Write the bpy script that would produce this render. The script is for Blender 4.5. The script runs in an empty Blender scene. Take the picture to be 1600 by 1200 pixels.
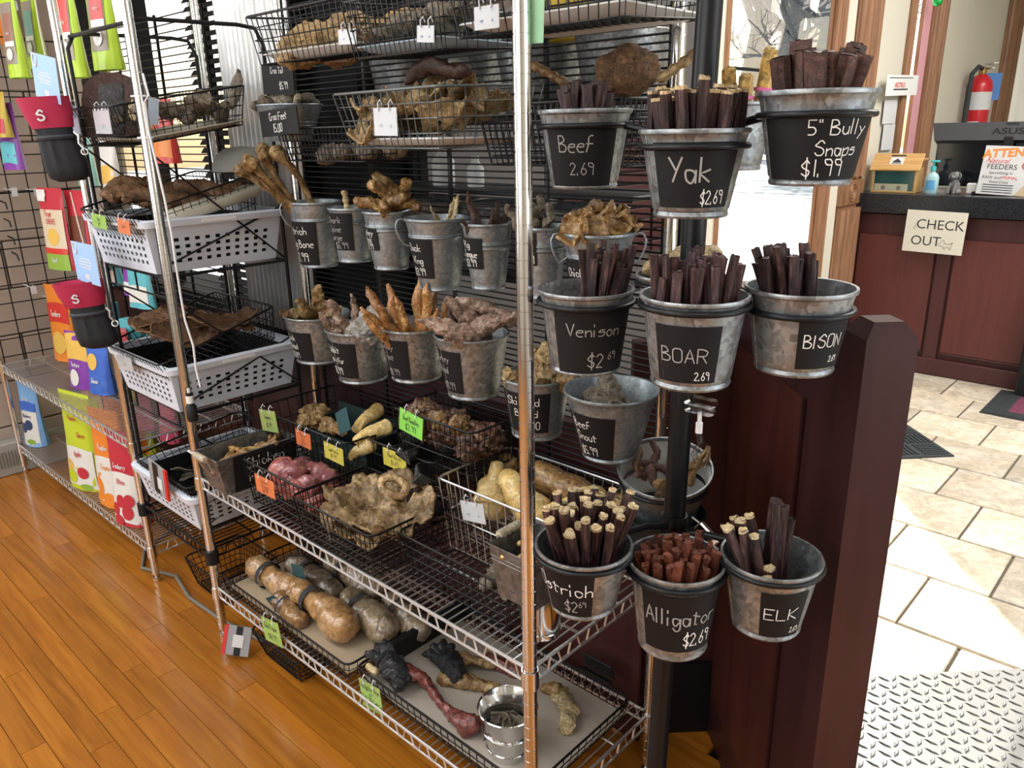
import bpy, bmesh, math, random
from mathutils import Vector, Matrix, noise
from math import pi, sin, cos, radians, sqrt, atan2
random.seed(7)
scn = bpy.context.scene
COL = scn.collection

# ------------------------------------------------------------------ camera
F_PX = 1213.9
CAM = Vector((0.76736, -0.85092, 1.42387))
CF = Vector((-0.65027068, 0.69396156, -0.30913653)).normalized()
CR = Vector((0.73362715, 0.67930697, -0.01825502)).normalized()
CU = CR.cross(CF).normalized()
cd = bpy.data.cameras.new('camera'); cam = bpy.data.objects.new('camera', cd); COL.objects.link(cam)
cam.matrix_world = Matrix(((CR.x, CU.x, -CF.x, CAM.x), (CR.y, CU.y, -CF.y, CAM.y), (CR.z, CU.z, -CF.z, CAM.z), (0, 0, 0, 1)))
cd.sensor_width = 36.0; cd.lens = F_PX * 36.0 / 1600.0; cd.clip_start = 0.02; cd.clip_end = 200
scn.camera = cam
# ------------------------------------------------------------------ light and exposure
scn.view_settings.view_transform = 'Standard'; scn.view_settings.look = 'None'
scn.view_settings.gamma = 1.0; scn.view_settings.use_curve_mapping = False
scn.view_settings.exposure = EXPOSURE = 0.0
w = bpy.data.worlds.new('world'); scn.world = w; w.use_nodes = True
nt = w.node_tree; nt.nodes.clear()
wo = nt.nodes.new('ShaderNodeOutputWorld'); bg = nt.nodes.new('ShaderNodeBackground'); sky = nt.nodes.new('ShaderNodeTexSky')
sky.sky_type = 'NISHITA'; sky.sun_disc = False; sky.sun_elevation = radians(33); sky.sun_rotation = radians(-39); sky.dust_density = 2.5
bg.inputs[1].default_value = 0.24
nt.links.new(sky.outputs[0], bg.inputs[0]); nt.links.new(bg.outputs[0], wo.inputs[0])
SUNDIR = Vector((-0.625 * cos(radians(33)), 0.78 * cos(radians(33)), sin(radians(33))))   # towards the sun
sl = bpy.data.lights.new('sun', 'SUN'); sl.energy = 15.0; sl.angle = radians(0.6); sl.color = (1.0, 0.95, 0.87)
so = bpy.data.objects.new('sun', sl); COL.objects.link(so); so.rotation_euler = SUNDIR.to_track_quat('Z', 'Y').to_euler()
def area(loc, aim, sx, sy, power, color=(1, 1, 1)):
    l = bpy.data.lights.new('area', 'AREA'); l.shape = 'RECTANGLE'; l.size = sx; l.size_y = sy; l.energy = power; l.color = color
    o = bpy.data.objects.new('room_light', l); COL.objects.link(o); o.location = loc
    o.rotation_euler = (Vector(loc) - Vector(aim)).to_track_quat('Z', 'Y').to_euler(); return o
# ceiling panels of the shop floor and the shop-front windows at the camera's left and back
area((-0.6, -1.3, 2.96), (-0.6, -1.3, 0), 1.2, 0.6, 26, (0.97, 0.98, 1.0))
area((1.6, -1.3, 2.96), (1.6, -1.3, 0), 1.2, 0.6, 16, (0.97, 0.98, 1.0))
area((-2.4, -1.6, 2.96), (-2.4, -1.6, 0), 1.2, 0.6, 24, (0.97, 0.98, 1.0))
area((-0.5, -3.6, 1.6), (-0.5, 0, 0.9), 3.0, 1.9, 74, (0.94, 0.97, 1))
area((-3.0, -1.75, 1.6), (0, -1.2, 1.0), 1.7, 1.8, 42, (0.95, 0.98, 1))
area((2.9, 0.6, 1.5), (0, 0.6, 0.9), 2.0, 1.7, 34, (0.92, 0.96, 1))
area((0.9, 3.6, 2.96), (0.9, 3.6, 0), 1.6, 2.4, 120, (1, 0.97, 0.92))

area((-0.25, 1.55, 2.96), (-0.35, 0.9, 1.2), 0.9, 0.9, 42, (1, 0.97, 0.92))  # added lamp without a known source; brightens the tubs behind the wire panel
# ------------------------------------------------------------------ picking points of the place
def at(x, y, X=None, Y=None, Z=None, d=None):
    r = CF + CR * ((x - 800) / F_PX) - CU * ((y - 600) / F_PX)
    if d is not None: return CAM + r * d
    for i, v in enumerate((X, Y, Z)):
        if v is not None: return CAM + r * ((v - CAM[i]) / r[i])
def pix(p):
    q = Vector(p) - CAM; z = q.dot(CF)
    return 800 + F_PX * q.dot(CR) / z, 600 - F_PX * q.dot(CU) / z, z
def zat(X, Y, y):
    lo, hi = -0.5, 2.4
    for _ in range(40):
        m = (lo + hi) / 2
        if pix((X, Y, m))[1] > y: lo = m
        else: hi = m
    return (lo + hi) / 2

# ------------------------------------------------------------------ materials
def mat(name, col=(.5, .5, .5), rough=.5, metal=0.0, spec=None, **k):
    m = bpy.data.materials.new(name); m.use_nodes = True
    b = m.node_tree.nodes['Principled BSDF']
    b.inputs['Base Color'].default_value = (*col, 1); b.inputs['Roughness'].default_value = rough; b.inputs['Metallic'].default_value = metal
    if spec is not None: b.inputs['Specular IOR Level'].default_value = spec
    for key, v in k.items(): b.inputs[key.replace('_', ' ')].default_value = v
    return m
def N(m, t, **k):
    n = m.node_tree.nodes.new(t)
    for a, v in k.items():
        if a.startswith('i_'):
            key = a[2:]
            n.inputs[int(key) if key.isdigit() else key.replace('_', ' ')].default_value = v
        else: setattr(n, a, v)
    return n
def L(m, a, b): m.node_tree.links.new(a, b)
def ramp(m, src, stops):
    n = m.node_tree.nodes.new('ShaderNodeValToRGB'); e = n.color_ramp.elements
    while len(e) < len(stops): e.new(0.5)
    for el, (p, c) in zip(e, stops): el.position = p; el.color = (*c, 1)
    L(m, src, n.inputs[0]); return n
def bsdf(m): return m.node_tree.nodes['Principled BSDF']
def bump(m, src, strength=.3, dist=.002):
    n = N(m, 'ShaderNodeBump'); n.inputs['Strength'].default_value = strength; n.inputs['Distance'].default_value = dist
    L(m, src, n.inputs['Height']); L(m, n.outputs[0], bsdf(m).inputs['Normal']); return n
def organic(name, stops, scale=40, rough=.55, bs=.5, detail=6, dist=.003, stretch=(1, 1, 1), rnd=True, coat=0, fine=.68):
    scale *= 1.7; m = mat(name, stops[0][1], rough); b = bsdf(m)
    tc = N(m, 'ShaderNodeTexCoord'); mp = N(m, 'ShaderNodeMapping'); mp.inputs['Scale'].default_value = stretch
    L(m, tc.outputs['Object'], mp.inputs[0])
    nz = N(m, 'ShaderNodeTexNoise', noise_dimensions='4D'); nz.inputs['Scale'].default_value = scale; nz.inputs['Detail'].default_value = detail; nz.inputs['Roughness'].default_value = .62
    L(m, mp.outputs[0], nz.inputs['Vector'])
    oi = N(m, 'ShaderNodeObjectInfo'); mu = N(m, 'ShaderNodeMath', operation='MULTIPLY'); mu.inputs[1].default_value = 40
    L(m, oi.outputs['Random'], mu.inputs[0]); L(m, mu.outputs[0], nz.inputs['W'])
    n2 = N(m, 'ShaderNodeTexNoise'); n2.inputs['Scale'].default_value = scale * 2.6; n2.inputs['Detail'].default_value = 7; n2.inputs['Roughness'].default_value = .68; n2.inputs['Distortion'].default_value = 1.6
    L(m, mp.outputs[0], n2.inputs['Vector']); r0 = ramp(m, nz.outputs[0], stops)
    fr = N(m, 'ShaderNodeMapRange'); fr.inputs['From Min'].default_value = .38; fr.inputs['From Max'].default_value = .60; fr.inputs['To Min'].default_value = 1 - fine; fr.inputs['To Max'].default_value = 1.28; L(m, n2.outputs[0], fr.inputs[0])
    r = N(m, 'ShaderNodeVectorMath', operation='SCALE'); L(m, r0.outputs[0], r.inputs[0]); L(m, fr.outputs[0], r.inputs['Scale'])
    ad = N(m, 'ShaderNodeMath', operation='MULTIPLY_ADD'); ad.inputs[1].default_value = .45; L(m, n2.outputs[0], ad.inputs[0]); L(m, nz.outputs[0], ad.inputs[2])
    if rnd:
        hv = N(m, 'ShaderNodeHueSaturation'); mr = N(m, 'ShaderNodeMapRange'); mr.inputs['To Min'].default_value = .72; mr.inputs['To Max'].default_value = 1.25
        L(m, oi.outputs['Random'], mr.inputs[0]); L(m, mr.outputs[0], hv.inputs['Value']); L(m, r.outputs[0], hv.inputs['Color']); L(m, hv.outputs[0], b.inputs['Base Color'])
    else: L(m, r.outputs[0], b.inputs['Base Color'])
    bump(m, ad.outputs[0], min(1, bs * 1.3), dist)
    if coat: b.inputs['Coat Weight'].default_value = coat; b.inputs['Coat Roughness'].default_value = .12
    if coat >= 1:                                                   # crinkled shrink film
        n3 = N(m, 'ShaderNodeTexNoise'); n3.inputs['Scale'].default_value = 42; n3.inputs['Detail'].default_value = 3; n3.inputs['Distortion'].default_value = 1.5; L(m, tc.outputs['Object'], n3.inputs['Vector'])
        bn = N(m, 'ShaderNodeBump'); bn.inputs['Strength'].default_value = .55; bn.inputs['Distance'].default_value = .006; L(m, n3.outputs[0], bn.inputs['Height']); L(m, bn.outputs[0], b.inputs['Coat Normal']); b.inputs['Coat Roughness'].default_value = .06
    return m
M = {}
M['chrome'] = mat('chrome', (.78, .78, .77), .16, 1.0)
M['chrome_wire'] = mat('chrome_wire', (.74, .755, .76), .36, .92)
M['black_wire'] = mat('black_wire', (.006, .0065, .007), .38, 0, .3)
M['black_paint'] = mat('black_paint', (.006, .007, .009), .36, 0, .35)
M['dark_plastic'] = mat('dark_plastic', (.011, .012, .0135), .45, 0, .35)
M['chalkboard'] = mat('chalkboard', (.010, .0095, .0105), .6, 0, .25)
M['chalk'] = mat('chalk', (.80, .80, .77), .9)
M['chalk_dim'] = mat('chalk_dim', (.36, .35, .34), .95)
M['white_plastic'] = mat('white_plastic', (.66, .71, .80), .42)
M['white_foam'] = mat('white_foam', (.78, .79, .78), .5)
M['white_paper'] = mat('white_paper', (.62, .63, .64), .7)
M['cream_paper'] = mat('cream_paper', (.72, .69, .60), .75)
M['ink'] = mat('ink', (.03, .03, .035), .8)
M['blue_ink'] = mat('blue_ink', (.12, .2, .4), .8)
M['clear'] = mat('clear_plastic', (.93, .96, .98), .08, 0, None, Transmission_Weight=1.0, IOR=1.2, Alpha=.35)
M['zip'] = mat('white_nylon', (.75, .76, .78), .45)
M['green_tag'] = mat('green_tag', (.36, .62, .10), .7)
M['bright_green_tag'] = mat('bright_green_tag', (.28, .75, .10), .7)
M['pale_green_tag'] = mat('pale_green_tag', (.40, .55, .16), .7)
M['mint_tag'] = mat('mint_tag', (.38, .68, .42), .6)
M['yellow_tag'] = mat('yellow_tag', (.74, .62, .08), .7)
M['orange_tag'] = mat('orange_tag', (.85, .22, .07), .7)
M['violet_card'] = mat('violet_card', (.55, .55, .75), .6)
M['sky_card'] = mat('sky_card', (.33, .52, .80), .55)
M['crimson'] = mat('crimson_fabric', (.42, .014, .06), .7)
M['black_fabric'] = mat('black_fabric', (.010, .011, .015), .75)
M['red'] = mat('red_paint', (.55, .02, .03), .25)
M['bright_red'] = mat('bright_red', (.62, .03, .03), .4)
M['brass'] = mat('brass', (.55, .40, .16), .35, 1.0)
M['rubber'] = mat('rubber', (.035, .042, .046), .75)
M['maroon_carpet'] = mat('maroon_carpet', (.16, .035, .075), .95)
M['beech'] = organic('beech_grip', [(.3, (.42, .36, .24)), (.7, (.58, .51, .38))], 60, .6, .2)
M['teal'] = mat('teal', (.06, .45, .48), .35)
M['cord'] = mat('grey_cord', (.17, .16, .13), .6)
M['pinkstrip'] = mat('pink_curtain', (.55, .28, .32), .8)
M['rubber_band'] = mat('pink_band', (.75, .16, .42), .5)

# galvanised sheet: crystal spangle
def galvanised(name, c1, c2, scale=55, rough=.36, lo=.28, metal=.82):
    m = mat(name, c1, rough, metal); b = bsdf(m)
    tc = N(m, 'ShaderNodeTexCoord'); nz0 = N(m, 'ShaderNodeTexNoise'); nz0.inputs['Scale'].default_value = 25
    L(m, tc.outputs['Object'], nz0.inputs['Vector'])
    mx = N(m, 'ShaderNodeMix', data_type='VECTOR'); mx.inputs['Factor'].default_value = .03
    L(m, tc.outputs['Object'], mx.inputs[4]); L(m, nz0.outputs['Color'], mx.inputs[5])
    v = N(m, 'ShaderNodeTexVoronoi'); v.inputs['Scale'].default_value = scale; L(m, mx.outputs[1], v.inputs['Vector'])
    sp = N(m, 'ShaderNodeSeparateColor'); L(m, v.outputs['Color'], sp.inputs[0])
    r = ramp(m, sp.outputs[0], [(0, c1), (1, c2)]); L(m, r.outputs[0], b.inputs['Base Color'])
    mr = N(m, 'ShaderNodeMapRange'); mr.inputs['To Min'].default_value = lo; mr.inputs['To Max'].default_value = lo + .2
    L(m, sp.outputs[1], mr.inputs[0]); L(m, mr.outputs[0], b.inputs['Roughness'])
    return m
M['galv'] = galvanised('galvanised_steel', (.20, .22, .23), (.41, .43, .44), 130, .4, .34)
M['galv_blue'] = galvanised('galvanised_steel_smooth', (.24, .28, .305), (.37, .41, .43), 170, .35, .34)
M['corr'] = galvanised('corrugated_steel', (.74, .76, .77), (.84, .86, .86), 22, .3, .28, .7)
M['tin'] = mat('bright_tin', (.75, .76, .76), .12, 1.0)
def wood(name, stops, scale=(1, 14, 14), rough=.35, noise_scale=6, bs=.08, rnd=(.8, 1.2), coat=0):
    m = mat(name, stops[0][1], rough); b = bsdf(m)
    tc = N(m, 'ShaderNodeTexCoord'); mp = N(m, 'ShaderNodeMapping'); mp.inputs['Scale'].default_value = scale
    oi = N(m, 'ShaderNodeObjectInfo'); L(m, tc.outputs['Object'], mp.inputs[0])
    mu = N(m, 'ShaderNodeVectorMath', operation='SCALE'); mu.inputs[0].default_value = (7, 3, 5); mu.inputs['Scale'].default_value = 1
    m2 = N(m, 'ShaderNodeMath', operation='MULTIPLY'); m2.inputs[1].default_value = 13; L(m, oi.outputs['Random'], m2.inputs[0]); L(m, m2.outputs[0], mu.inputs['Scale'])
    ad = N(m, 'ShaderNodeVectorMath', operation='ADD'); L(m, mp.outputs[0], ad.inputs[0]); L(m, mu.outputs[0], ad.inputs[1])
    nz = N(m, 'ShaderNodeTexNoise'); nz.inputs['Scale'].default_value = noise_scale; nz.inputs['Detail'].default_value = 5; nz.inputs['Distortion'].default_value = .6
    L(m, ad.outputs[0], nz.inputs['Vector'])
    r = ramp(m, nz.outputs[0], stops)
    hv = N(m, 'ShaderNodeHueSaturation'); mr = N(m, 'ShaderNodeMapRange'); mr.inputs['To Min'].default_value = rnd[0]; mr.inputs['To Max'].default_value = rnd[1]
    L(m, oi.outputs['Random'], mr.inputs[0]); L(m, mr.outputs[0], hv.inputs['Value']); L(m, r.outputs[0], hv.inputs['Color']); L(m, hv.outputs[0], b.inputs['Base Color'])
    bump(m, nz.outputs[0], bs, .001)
    if coat: b.inputs['Coat Weight'].default_value = coat; b.inputs['Coat Roughness'].default_value = .1
    return m
M['floor_wood'] = wood('oak_floor', [(.25, (.275, .090, .009)), (.5, (.40, .140, .013)), (.75, (.48, .185, .021))], (.9, 11, 11), .26, 4, .04, (.82, 1.14), .35)
M['red_wood'] = wood('cherry_stained_wood', [(.3, (.030, .0085, .010)), (.7, (.046, .013, .0145))], (10, 10, .8), .38, 4, .03, (.95, 1.05))
M['red_wood_warm'] = wood('cherry_panel_wood', [(.3, (.045, .0115, .009)), (.7, (.070, .018, .013))], (10, 10, .8), .38, 4, .03, (.95, 1.05))
M['maroon_wood'] = wood('maroon_board', [(.3, (.036, .0085, .0095)), (.7, (.052, .0125, .0135))], (8, 8, .7), .42, 4, .03, (.9, 1.1))
M['trim_wood'] = wood('oak_trim', [(.25, (.16, .075, .035)), (.55, (.29, .145, .075)), (.8, (.36, .19, .10))], (12, 12, .7), .4, 5, .05, (.85, 1.1))
M['pine'] = wood('pine_board', [(.3, (.45, .26, .09)), (.7, (.58, .36, .15))], (1, 10, 10), .45, 5, .04, (.95, 1.05))
M['plaster'] = mat('cream_plaster', (.62, .59, .50), .85)
M['block'] = mat('painted_block', (.44, .36, .30), .85)
M['ceiling'] = mat('ceiling_paint', (.75, .74, .70), .9)
M['dark_wall'] = mat('slate_paint', (.007, .008, .010), .8, 0, .2)
M['grout'] = mat('grout', (.16, .14, .11), .9)
M['tile'] = organic('stone_tile', [(.3, (.52, .43, .31)), (.5, (.60, .53, .42)), (.7, (.66, .61, .52))], 3, .42, .08, 4, .001, fine=.14)
M['plate'] = mat('tread_plate', (.19, .19, .185), .5, .7)
M['counter_wood'] = wood('cherry_counter', [(.3, (.105, .027, .024)), (.7, (.135, .036, .031))], (10, 10, .8), .42, 4, .02, (.95, 1.05))
M['counter_frame'] = wood('cherry_counter_frame', [(.3, (.060, .017, .018)), (.7, (.080, .022, .022))], (10, 10, .8), .42, 4, .02, (.95, 1.05))
M['counter_top'] = organic('black_laminate', [(.4, (.008, .010, .014)), (.7, (.03, .034, .042))], 90, .25, .02, 4, .001, (1, 1, 1), False)
# meats and chews
O = organic
M['jerky'] = O('dark_jerky', [(.35, (.012, .006, .006)), (.5, (.050, .021, .020)), (.68, (.17, .085, .075))], 120, .40, 1.0, 5, .003, (1, 1, .12))
M['jerky_red'] = O('red_jerky', [(.3, (.09, .022, .012)), (.55, (.20, .055, .028)), (.8, (.32, .11, .055))], 130, .42, .8, 5, .003, (1, 1, .3))
M['jerky_purple'] = O('purple_jerky', [(.35, (.020, .008, .009)), (.5, (.085, .036, .037)), (.68, (.23, .12, .115))], 120, .46, 1.0, 5, .003, (1, 1, .12))
M['cut_end'] = O('pale_cut_end', [(.3, (.46, .31, .14)), (.6, (.74, .60, .36))], 120, .7, .3)
M['brown_chew'] = O('brown_chew', [(.3, (.045, .018, .014)), (.55, (.11, .048, .036)), (.8, (.22, .12, .09))], 60, .5, .6)
M['gold_chew'] = O('golden_chew', [(.3, (.085, .03, .008)), (.5, (.36, .19, .055)), (.7, (.70, .50, .22))], 36, .4, .6, coat=.3)
M['bone_brown'] = O('browned_bone', [(.3, (.075, .032, .012)), (.5, (.28, .165, .06)), (.7, (.56, .42, .20))], 26, .45, .5, stretch=(1, 1, .4))
M['pale_bone'] = O('pale_bone', [(.3, (.42, .30, .14)), (.6, (.64, .52, .30))], 40, .55, .4)
M['toe'] = O('turkey_toe', [(.3, (.20, .065, .02)), (.5, (.44, .20, .06)), (.7, (.68, .47, .20))], 30, .38, .5, coat=.3)
M['fur'] = O('white_fur', [(.3, (.48, .44, .38)), (.6, (.72, .69, .62))], 120, .9, 1.0, 8, .006)
M['pink_hide'] = O('pinkish_hide', [(.3, (.16, .085, .05)), (.52, (.38, .25, .18)), (.72, (.60, .50, .42))], 40, .6, .7)
M['grey_hide'] = O('grey_hide', [(.3, (.07, .055, .04)), (.55, (.22, .18, .13)), (.8, (.42, .36, .27))], 50, .6, .8)
M['tan_hide'] = O('tan_hide', [(.3, (.13, .07, .025)), (.5, (.37, .235, .10)), (.7, (.64, .47, .25))], 16, .42, .9, 7, .006, coat=.2)
M['dark_chew'] = O('dark_chew', [(.3, (.018, .010, .008)), (.55, (.07, .03, .02)), (.8, (.15, .075, .045))], 50, .5, .7)
M['black_hide'] = O('black_hide', [(.33, (.012, .012, .012)), (.52, (.05, .05, .048)), (.7, (.17, .17, .16))], 50, .5, .9, 7, .005)
M['meat'] = O('raw_red_meat', [(.28, (.20, .045, .04)), (.5, (.42, .12, .10)), (.75, (.6, .28, .22))], 16, .3, .4, coat=.5, fine=.35)
M['yellow_skin'] = O('yellow_skin', [(.25, (.46, .26, .07)), (.5, (.66, .48, .18)), (.75, (.76, .62, .34))], 11, .34, .15, 5, .002, coat=.3, fine=.3)
M['wrapped'] = O('wrapped_bone', [(.25, (.16, .075, .025)), (.5, (.38, .21, .08)), (.75, (.52, .36, .2))], 10, .3, .3, 6, .004, coat=1.0, fine=.4)
M['wrapped_grey'] = O('wrapped_grey_bone', [(.25, (.10, .07, .04)), (.5, (.24, .18, .11)), (.75, (.42, .37, .3))], 12, .28, .3, 6, .004, coat=1.0, fine=.45)
M['honeycomb'] = O('tripe', [(.3, (.18, .10, .035)), (.5, (.42, .28, .12)), (.75, (.60, .46, .24))], 55, .55, .9)
M['cheese'] = O('pale_chew', [(.3, (.52, .38, .17)), (.6, (.68, .56, .32))], 20, .55, .3)
M['amber'] = O('amber_chew', [(.3, (.38, .22, .05)), (.6, (.62, .42, .13))], 12, .35, .2, coat=.4)
M['orange_ear'] = O('orange_ear', [(.3, (.16, .055, .02)), (.55, (.36, .15, .055)), (.8, (.5, .26, .11))], 14, .35, .4, coat=.4)
M['alligator'] = O('alligator_skin', [(.35, (.005, .006, .008)), (.55, (.016, .018, .023)), (.75, (.06, .066, .08))], 70, .34, 1.0, 4, .006, coat=.25)
M['red_flesh'] = O('dried_red_flesh', [(.3, (.06, .012, .010)), (.55, (.18, .045, .035)), (.75, (.34, .15, .10))], 30, .4, .7, coat=.4)
M['dry_leaf'] = O('dried_brown_sheet', [(.3, (.10, .045, .02)), (.6, (.26, .14, .07)), (.8, (.36, .24, .14))], 30, .6, .6)
M['red_brown'] = O('red_brown_sheet', [(.3, (.055, .022, .018)), (.6, (.12, .055, .042)), (.8, (.2, .11, .085))], 60, .7, .5)

M['furry_hide'] = O('furry_hide', [(.3, (.06, .03, .015)), (.55, (.17, .09, .04)), (.8, (.34, .2, .1))], 40, .8, 1.0)
M['brown_skin'] = O('browned_skin', [(.3, (.16, .07, .022)), (.5, (.40, .23, .085)), (.75, (.58, .40, .17))], 22, .36, .35, 6, .003, (1, 1, .5), coat=.3)

M['knuckle'] = O('knuckle', [(.3, (.045, .016, .011)), (.5, (.16, .065, .038)), (.7, (.44, .27, .15))], 34, .42, .8, coat=.2)
M['grey_wire'] = mat('grey_wire', (.13, .14, .14), .38, .6)
M['meat_dark'] = O('dark_raw_meat', [(.28, (.10, .028, .035)), (.5, (.24, .075, .08)), (.75, (.42, .20, .19))], 16, .3, .4, coat=.5, fine=.4)
M['mauve_wall'] = mat('mauve_grey_wall', (.075, .067, .066), .85)
M['galv_dark'] = galvanised('weathered_steel', (.13, .125, .12), (.26, .25, .24), 90, .45, .4)
# ------------------------------------------------------------------ mesh building
class MB:
    def __init__(s): s.v = []; s.f = []; s.m = []; s.cur = 0
    def add(s, vs, fs):
        n = len(s.v); s.v += [tuple(q) for q in vs]; s.f += [tuple(i + n for i in q) for q in fs]; s.m += [s.cur] * len(fs); return s
    def box(s, c, d, rot=None):
        x, y, z = d[0] / 2, d[1] / 2, d[2] / 2
        vs = [Vector((i * x, j * y, k * z)) for k in (-1, 1) for j in (-1, 1) for i in (-1, 1)]
        if rot is not None: vs = [rot @ q for q in vs]
        return s.add([q + Vector(c) for q in vs], [(0, 2, 3, 1), (4, 5, 7, 6), (0, 1, 5, 4), (2, 6, 7, 3), (0, 4, 6, 2), (1, 3, 7, 5)])
    def bbox(s, c, d, b=.004):                                      # box with chamfered edges
        h = [q / 2 for q in d]; b = min(b, min(h) * .45); bm = bmesh.new(); bmesh.ops.create_cube(bm, size=1)
        for q in bm.verts: q.co = Vector((q.co.x * d[0] + c[0], q.co.y * d[1] + c[1], q.co.z * d[2] + c[2]))
        bmesh.ops.bevel(bm, geom=list(bm.edges), offset=b, segments=1, affect='EDGES')
        bm.verts.index_update(); s.add([q.co for q in bm.verts], [[q.index for q in f.verts] for f in bm.faces]); bm.free(); return s
    def tube(s, pts, r, n=8, cap=True, closed=False, flat=1.0):
        pts = [Vector(q) for q in pts]; k = len(pts)
        rs = list(r) if isinstance(r, (list, tuple)) else [r] * k
        up = None; rings = []
        for i, q in enumerate(pts):
            a = pts[(i - 1) % k] if (i > 0 or closed) else q; b = pts[(i + 1) % k] if (i < k - 1 or closed) else q
            t = (b - a); t = t.normalized() if t.length > 1e-9 else Vector((0, 0, 1))
            if up is None: up = t.orthogonal().normalized()
            up = (up - t * up.dot(t)); up = up.normalized() if up.length > 1e-6 else t.orthogonal().normalized()
            sd = t.cross(up)
            rings.append([q + (up * cos(2 * pi * j / n) * flat + sd * sin(2 * pi * j / n)) * rs[i] for j in range(n)])
        fs = []
        for i in range(k if closed else k - 1):
            i2 = (i + 1) % k
            for j in range(n): fs.append((i * n + j, i * n + (j + 1) % n, i2 * n + (j + 1) % n, i2 * n + j))
        if cap and not closed: fs += [tuple(range(n))[::-1], tuple((k - 1) * n + j for j in range(n))]
        return s.add([q for ring in rings for q in ring], fs)
    def lathe(s, prof, n=32, c=(0, 0, 0), arc=None, sx=1, sy=1):
        vs = []; full = arc is None; a0, a1 = (0, 2 * pi) if full else arc; k = n if full else n + 1
        for r, z in prof:
            for j in range(k):
                a = a0 + (a1 - a0) * j / n; vs.append((c[0] + r * cos(a) * sx, c[1] + r * sin(a) * sy, c[2] + z))
        fs = []
        for i in range(len(prof) - 1):
            for j in range(n):
                j2 = (j + 1) % k; fs.append((i * k + j, i * k + j2, (i + 1) * k + j2, (i + 1) * k + j))
        return s.add(vs, fs)
    def torus(s, c, R, r, n=40, m=8, tilt=None):
        pts = [Vector((R * cos(2 * pi * i / n), R * sin(2 * pi * i / n), 0)) for i in range(n)]
        if tilt is not None: pts = [tilt @ q for q in pts]
        return s.tube([q + Vector(c) for q in pts], r, m, closed=True)
    def ngon(s, pts, d):                                            # flat outline extruded by the vector d
        k = len(pts); pts = [Vector(q) for q in pts]; d = Vector(d)
        return s.add(pts + [q + d for q in pts], [tuple(range(k))[::-1], tuple(range(k, 2 * k))] + [(i, (i + 1) % k, k + (i + 1) % k, k + i) for i in range(k)])
    def grid(s, fn, nu, nv, thick=0):
        vs = [Vector(fn(i / nu, j / nv)) for j in range(nv + 1) for i in range(nu + 1)]; W = nu + 1
        fs = [(j * W + i, j * W + i + 1, (j + 1) * W + i + 1, (j + 1) * W + i) for j in range(nv) for i in range(nu)]
        if not thick: return s.add(vs, fs)
        nor = [Vector((0, 0, 0)) for _ in vs]
        for f in fs:
            n = (vs[f[2]] - vs[f[0]]).cross(vs[f[3]] - vs[f[1]])
            for i in f: nor[i] += n
        n0 = len(vs); vs2 = [q - (nn.normalized() if nn.length > 1e-12 else Vector((0, 0, 1))) * thick for q, nn in zip(vs, nor)]
        fs2 = [tuple(i + n0 for i in f[::-1]) for f in fs]
        edge = [i for i in range(W)] + [j * W + nu for j in range(1, nv + 1)] + [nv * W + i for i in range(nu - 1, -1, -1)] + [j * W for j in range(nv - 1, 0, -1)]
        fe = [(edge[(i + 1) % len(edge)], edge[i], edge[i] + n0, edge[(i + 1) % len(edge)] + n0) for i in range(len(edge))]
        return s.add(vs + vs2, fs + fs2 + fe)
    def xf(s, M_, start=0):
        for i in range(start, len(s.v)): s.v[i] = tuple(M_ @ Vector(s.v[i]))
        return s
    def mesh(s, name, mats, smooth=40):
        me = bpy.data.meshes.new(name); me.from_pydata(s.v, [], s.f)
        for q in (mats if isinstance(mats, (list, tuple)) else [mats]): me.materials.append(M[q] if isinstance(q, str) else q)
        if any(s.m): me.polygons.foreach_set('material_index', s.m)
        if smooth:
            me.polygons.foreach_set('use_smooth', [True] * len(s.f))
            if smooth < 180: me.set_sharp_from_angle(angle=radians(smooth))
        me.update(); return me

def obj(name, mb, mats, parent=None, smooth=40, label=None, kind=None):
    me = mb.mesh(name, mats, smooth) if isinstance(mb, MB) else mb
    o = bpy.data.objects.new(name, me); COL.objects.link(o)
    if parent is not None: o.parent = parent
    if label: o['label'] = label
    if kind: o['kind'] = kind
    return o
def tag(o, label, cat, group=None, kind=None):
    o['label'] = label; o['category'] = cat
    if group: o['group'] = group
    if kind: o['kind'] = kind
    return o
def thing(name, label, cat, loc=(0, 0, 0), rot=(0, 0, 0), group=None):
    o = bpy.data.objects.new(name, None); COL.objects.link(o); o.location = loc; o.rotation_euler = rot; o.empty_display_size = .05
    return tag(o, label, cat, group)
def struct(name, mb, mats, smooth=0, parent=None):
    o = obj(name, mb, mats, parent, smooth)
    if parent is None: o['kind'] = 'structure'
    return o
def place(name, me, loc, rot, label, cat, group=None, sc=None):    # one mesh thing, mesh data shared between alike things
    o = bpy.data.objects.new(name, me); COL.objects.link(o); o.location = loc
    if isinstance(rot, Matrix): o.rotation_euler = rot.to_euler()
    else: o.rotation_euler = rot
    if sc: o.scale = sc if isinstance(sc, (tuple, list)) else (sc, sc, sc)
    return tag(o, label, cat, group)
def dup_tree(root, loc, rot=None, label=None, group=None):
    r = root.copy(); COL.objects.link(r); r.location = loc
    if rot is not None: r.rotation_euler = rot
    if label: r['label'] = label
    if group: r['group'] = group
    for ch in list(root.children):
        c = ch.copy(); COL.objects.link(c); c.parent = r
        for g in list(ch.children): d = g.copy(); COL.objects.link(d); d.parent = c
    return r
def V(*a): return Vector(a)
def rnd(a, b): return random.uniform(a, b)
def basis(x, y):                                                    # matrix with the given x and (about) y axes
    x = Vector(x).normalized(); y = Vector(y); z = x.cross(y).normalized(); y = z.cross(x)
    return Matrix((x, y, z)).transposed()
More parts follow.
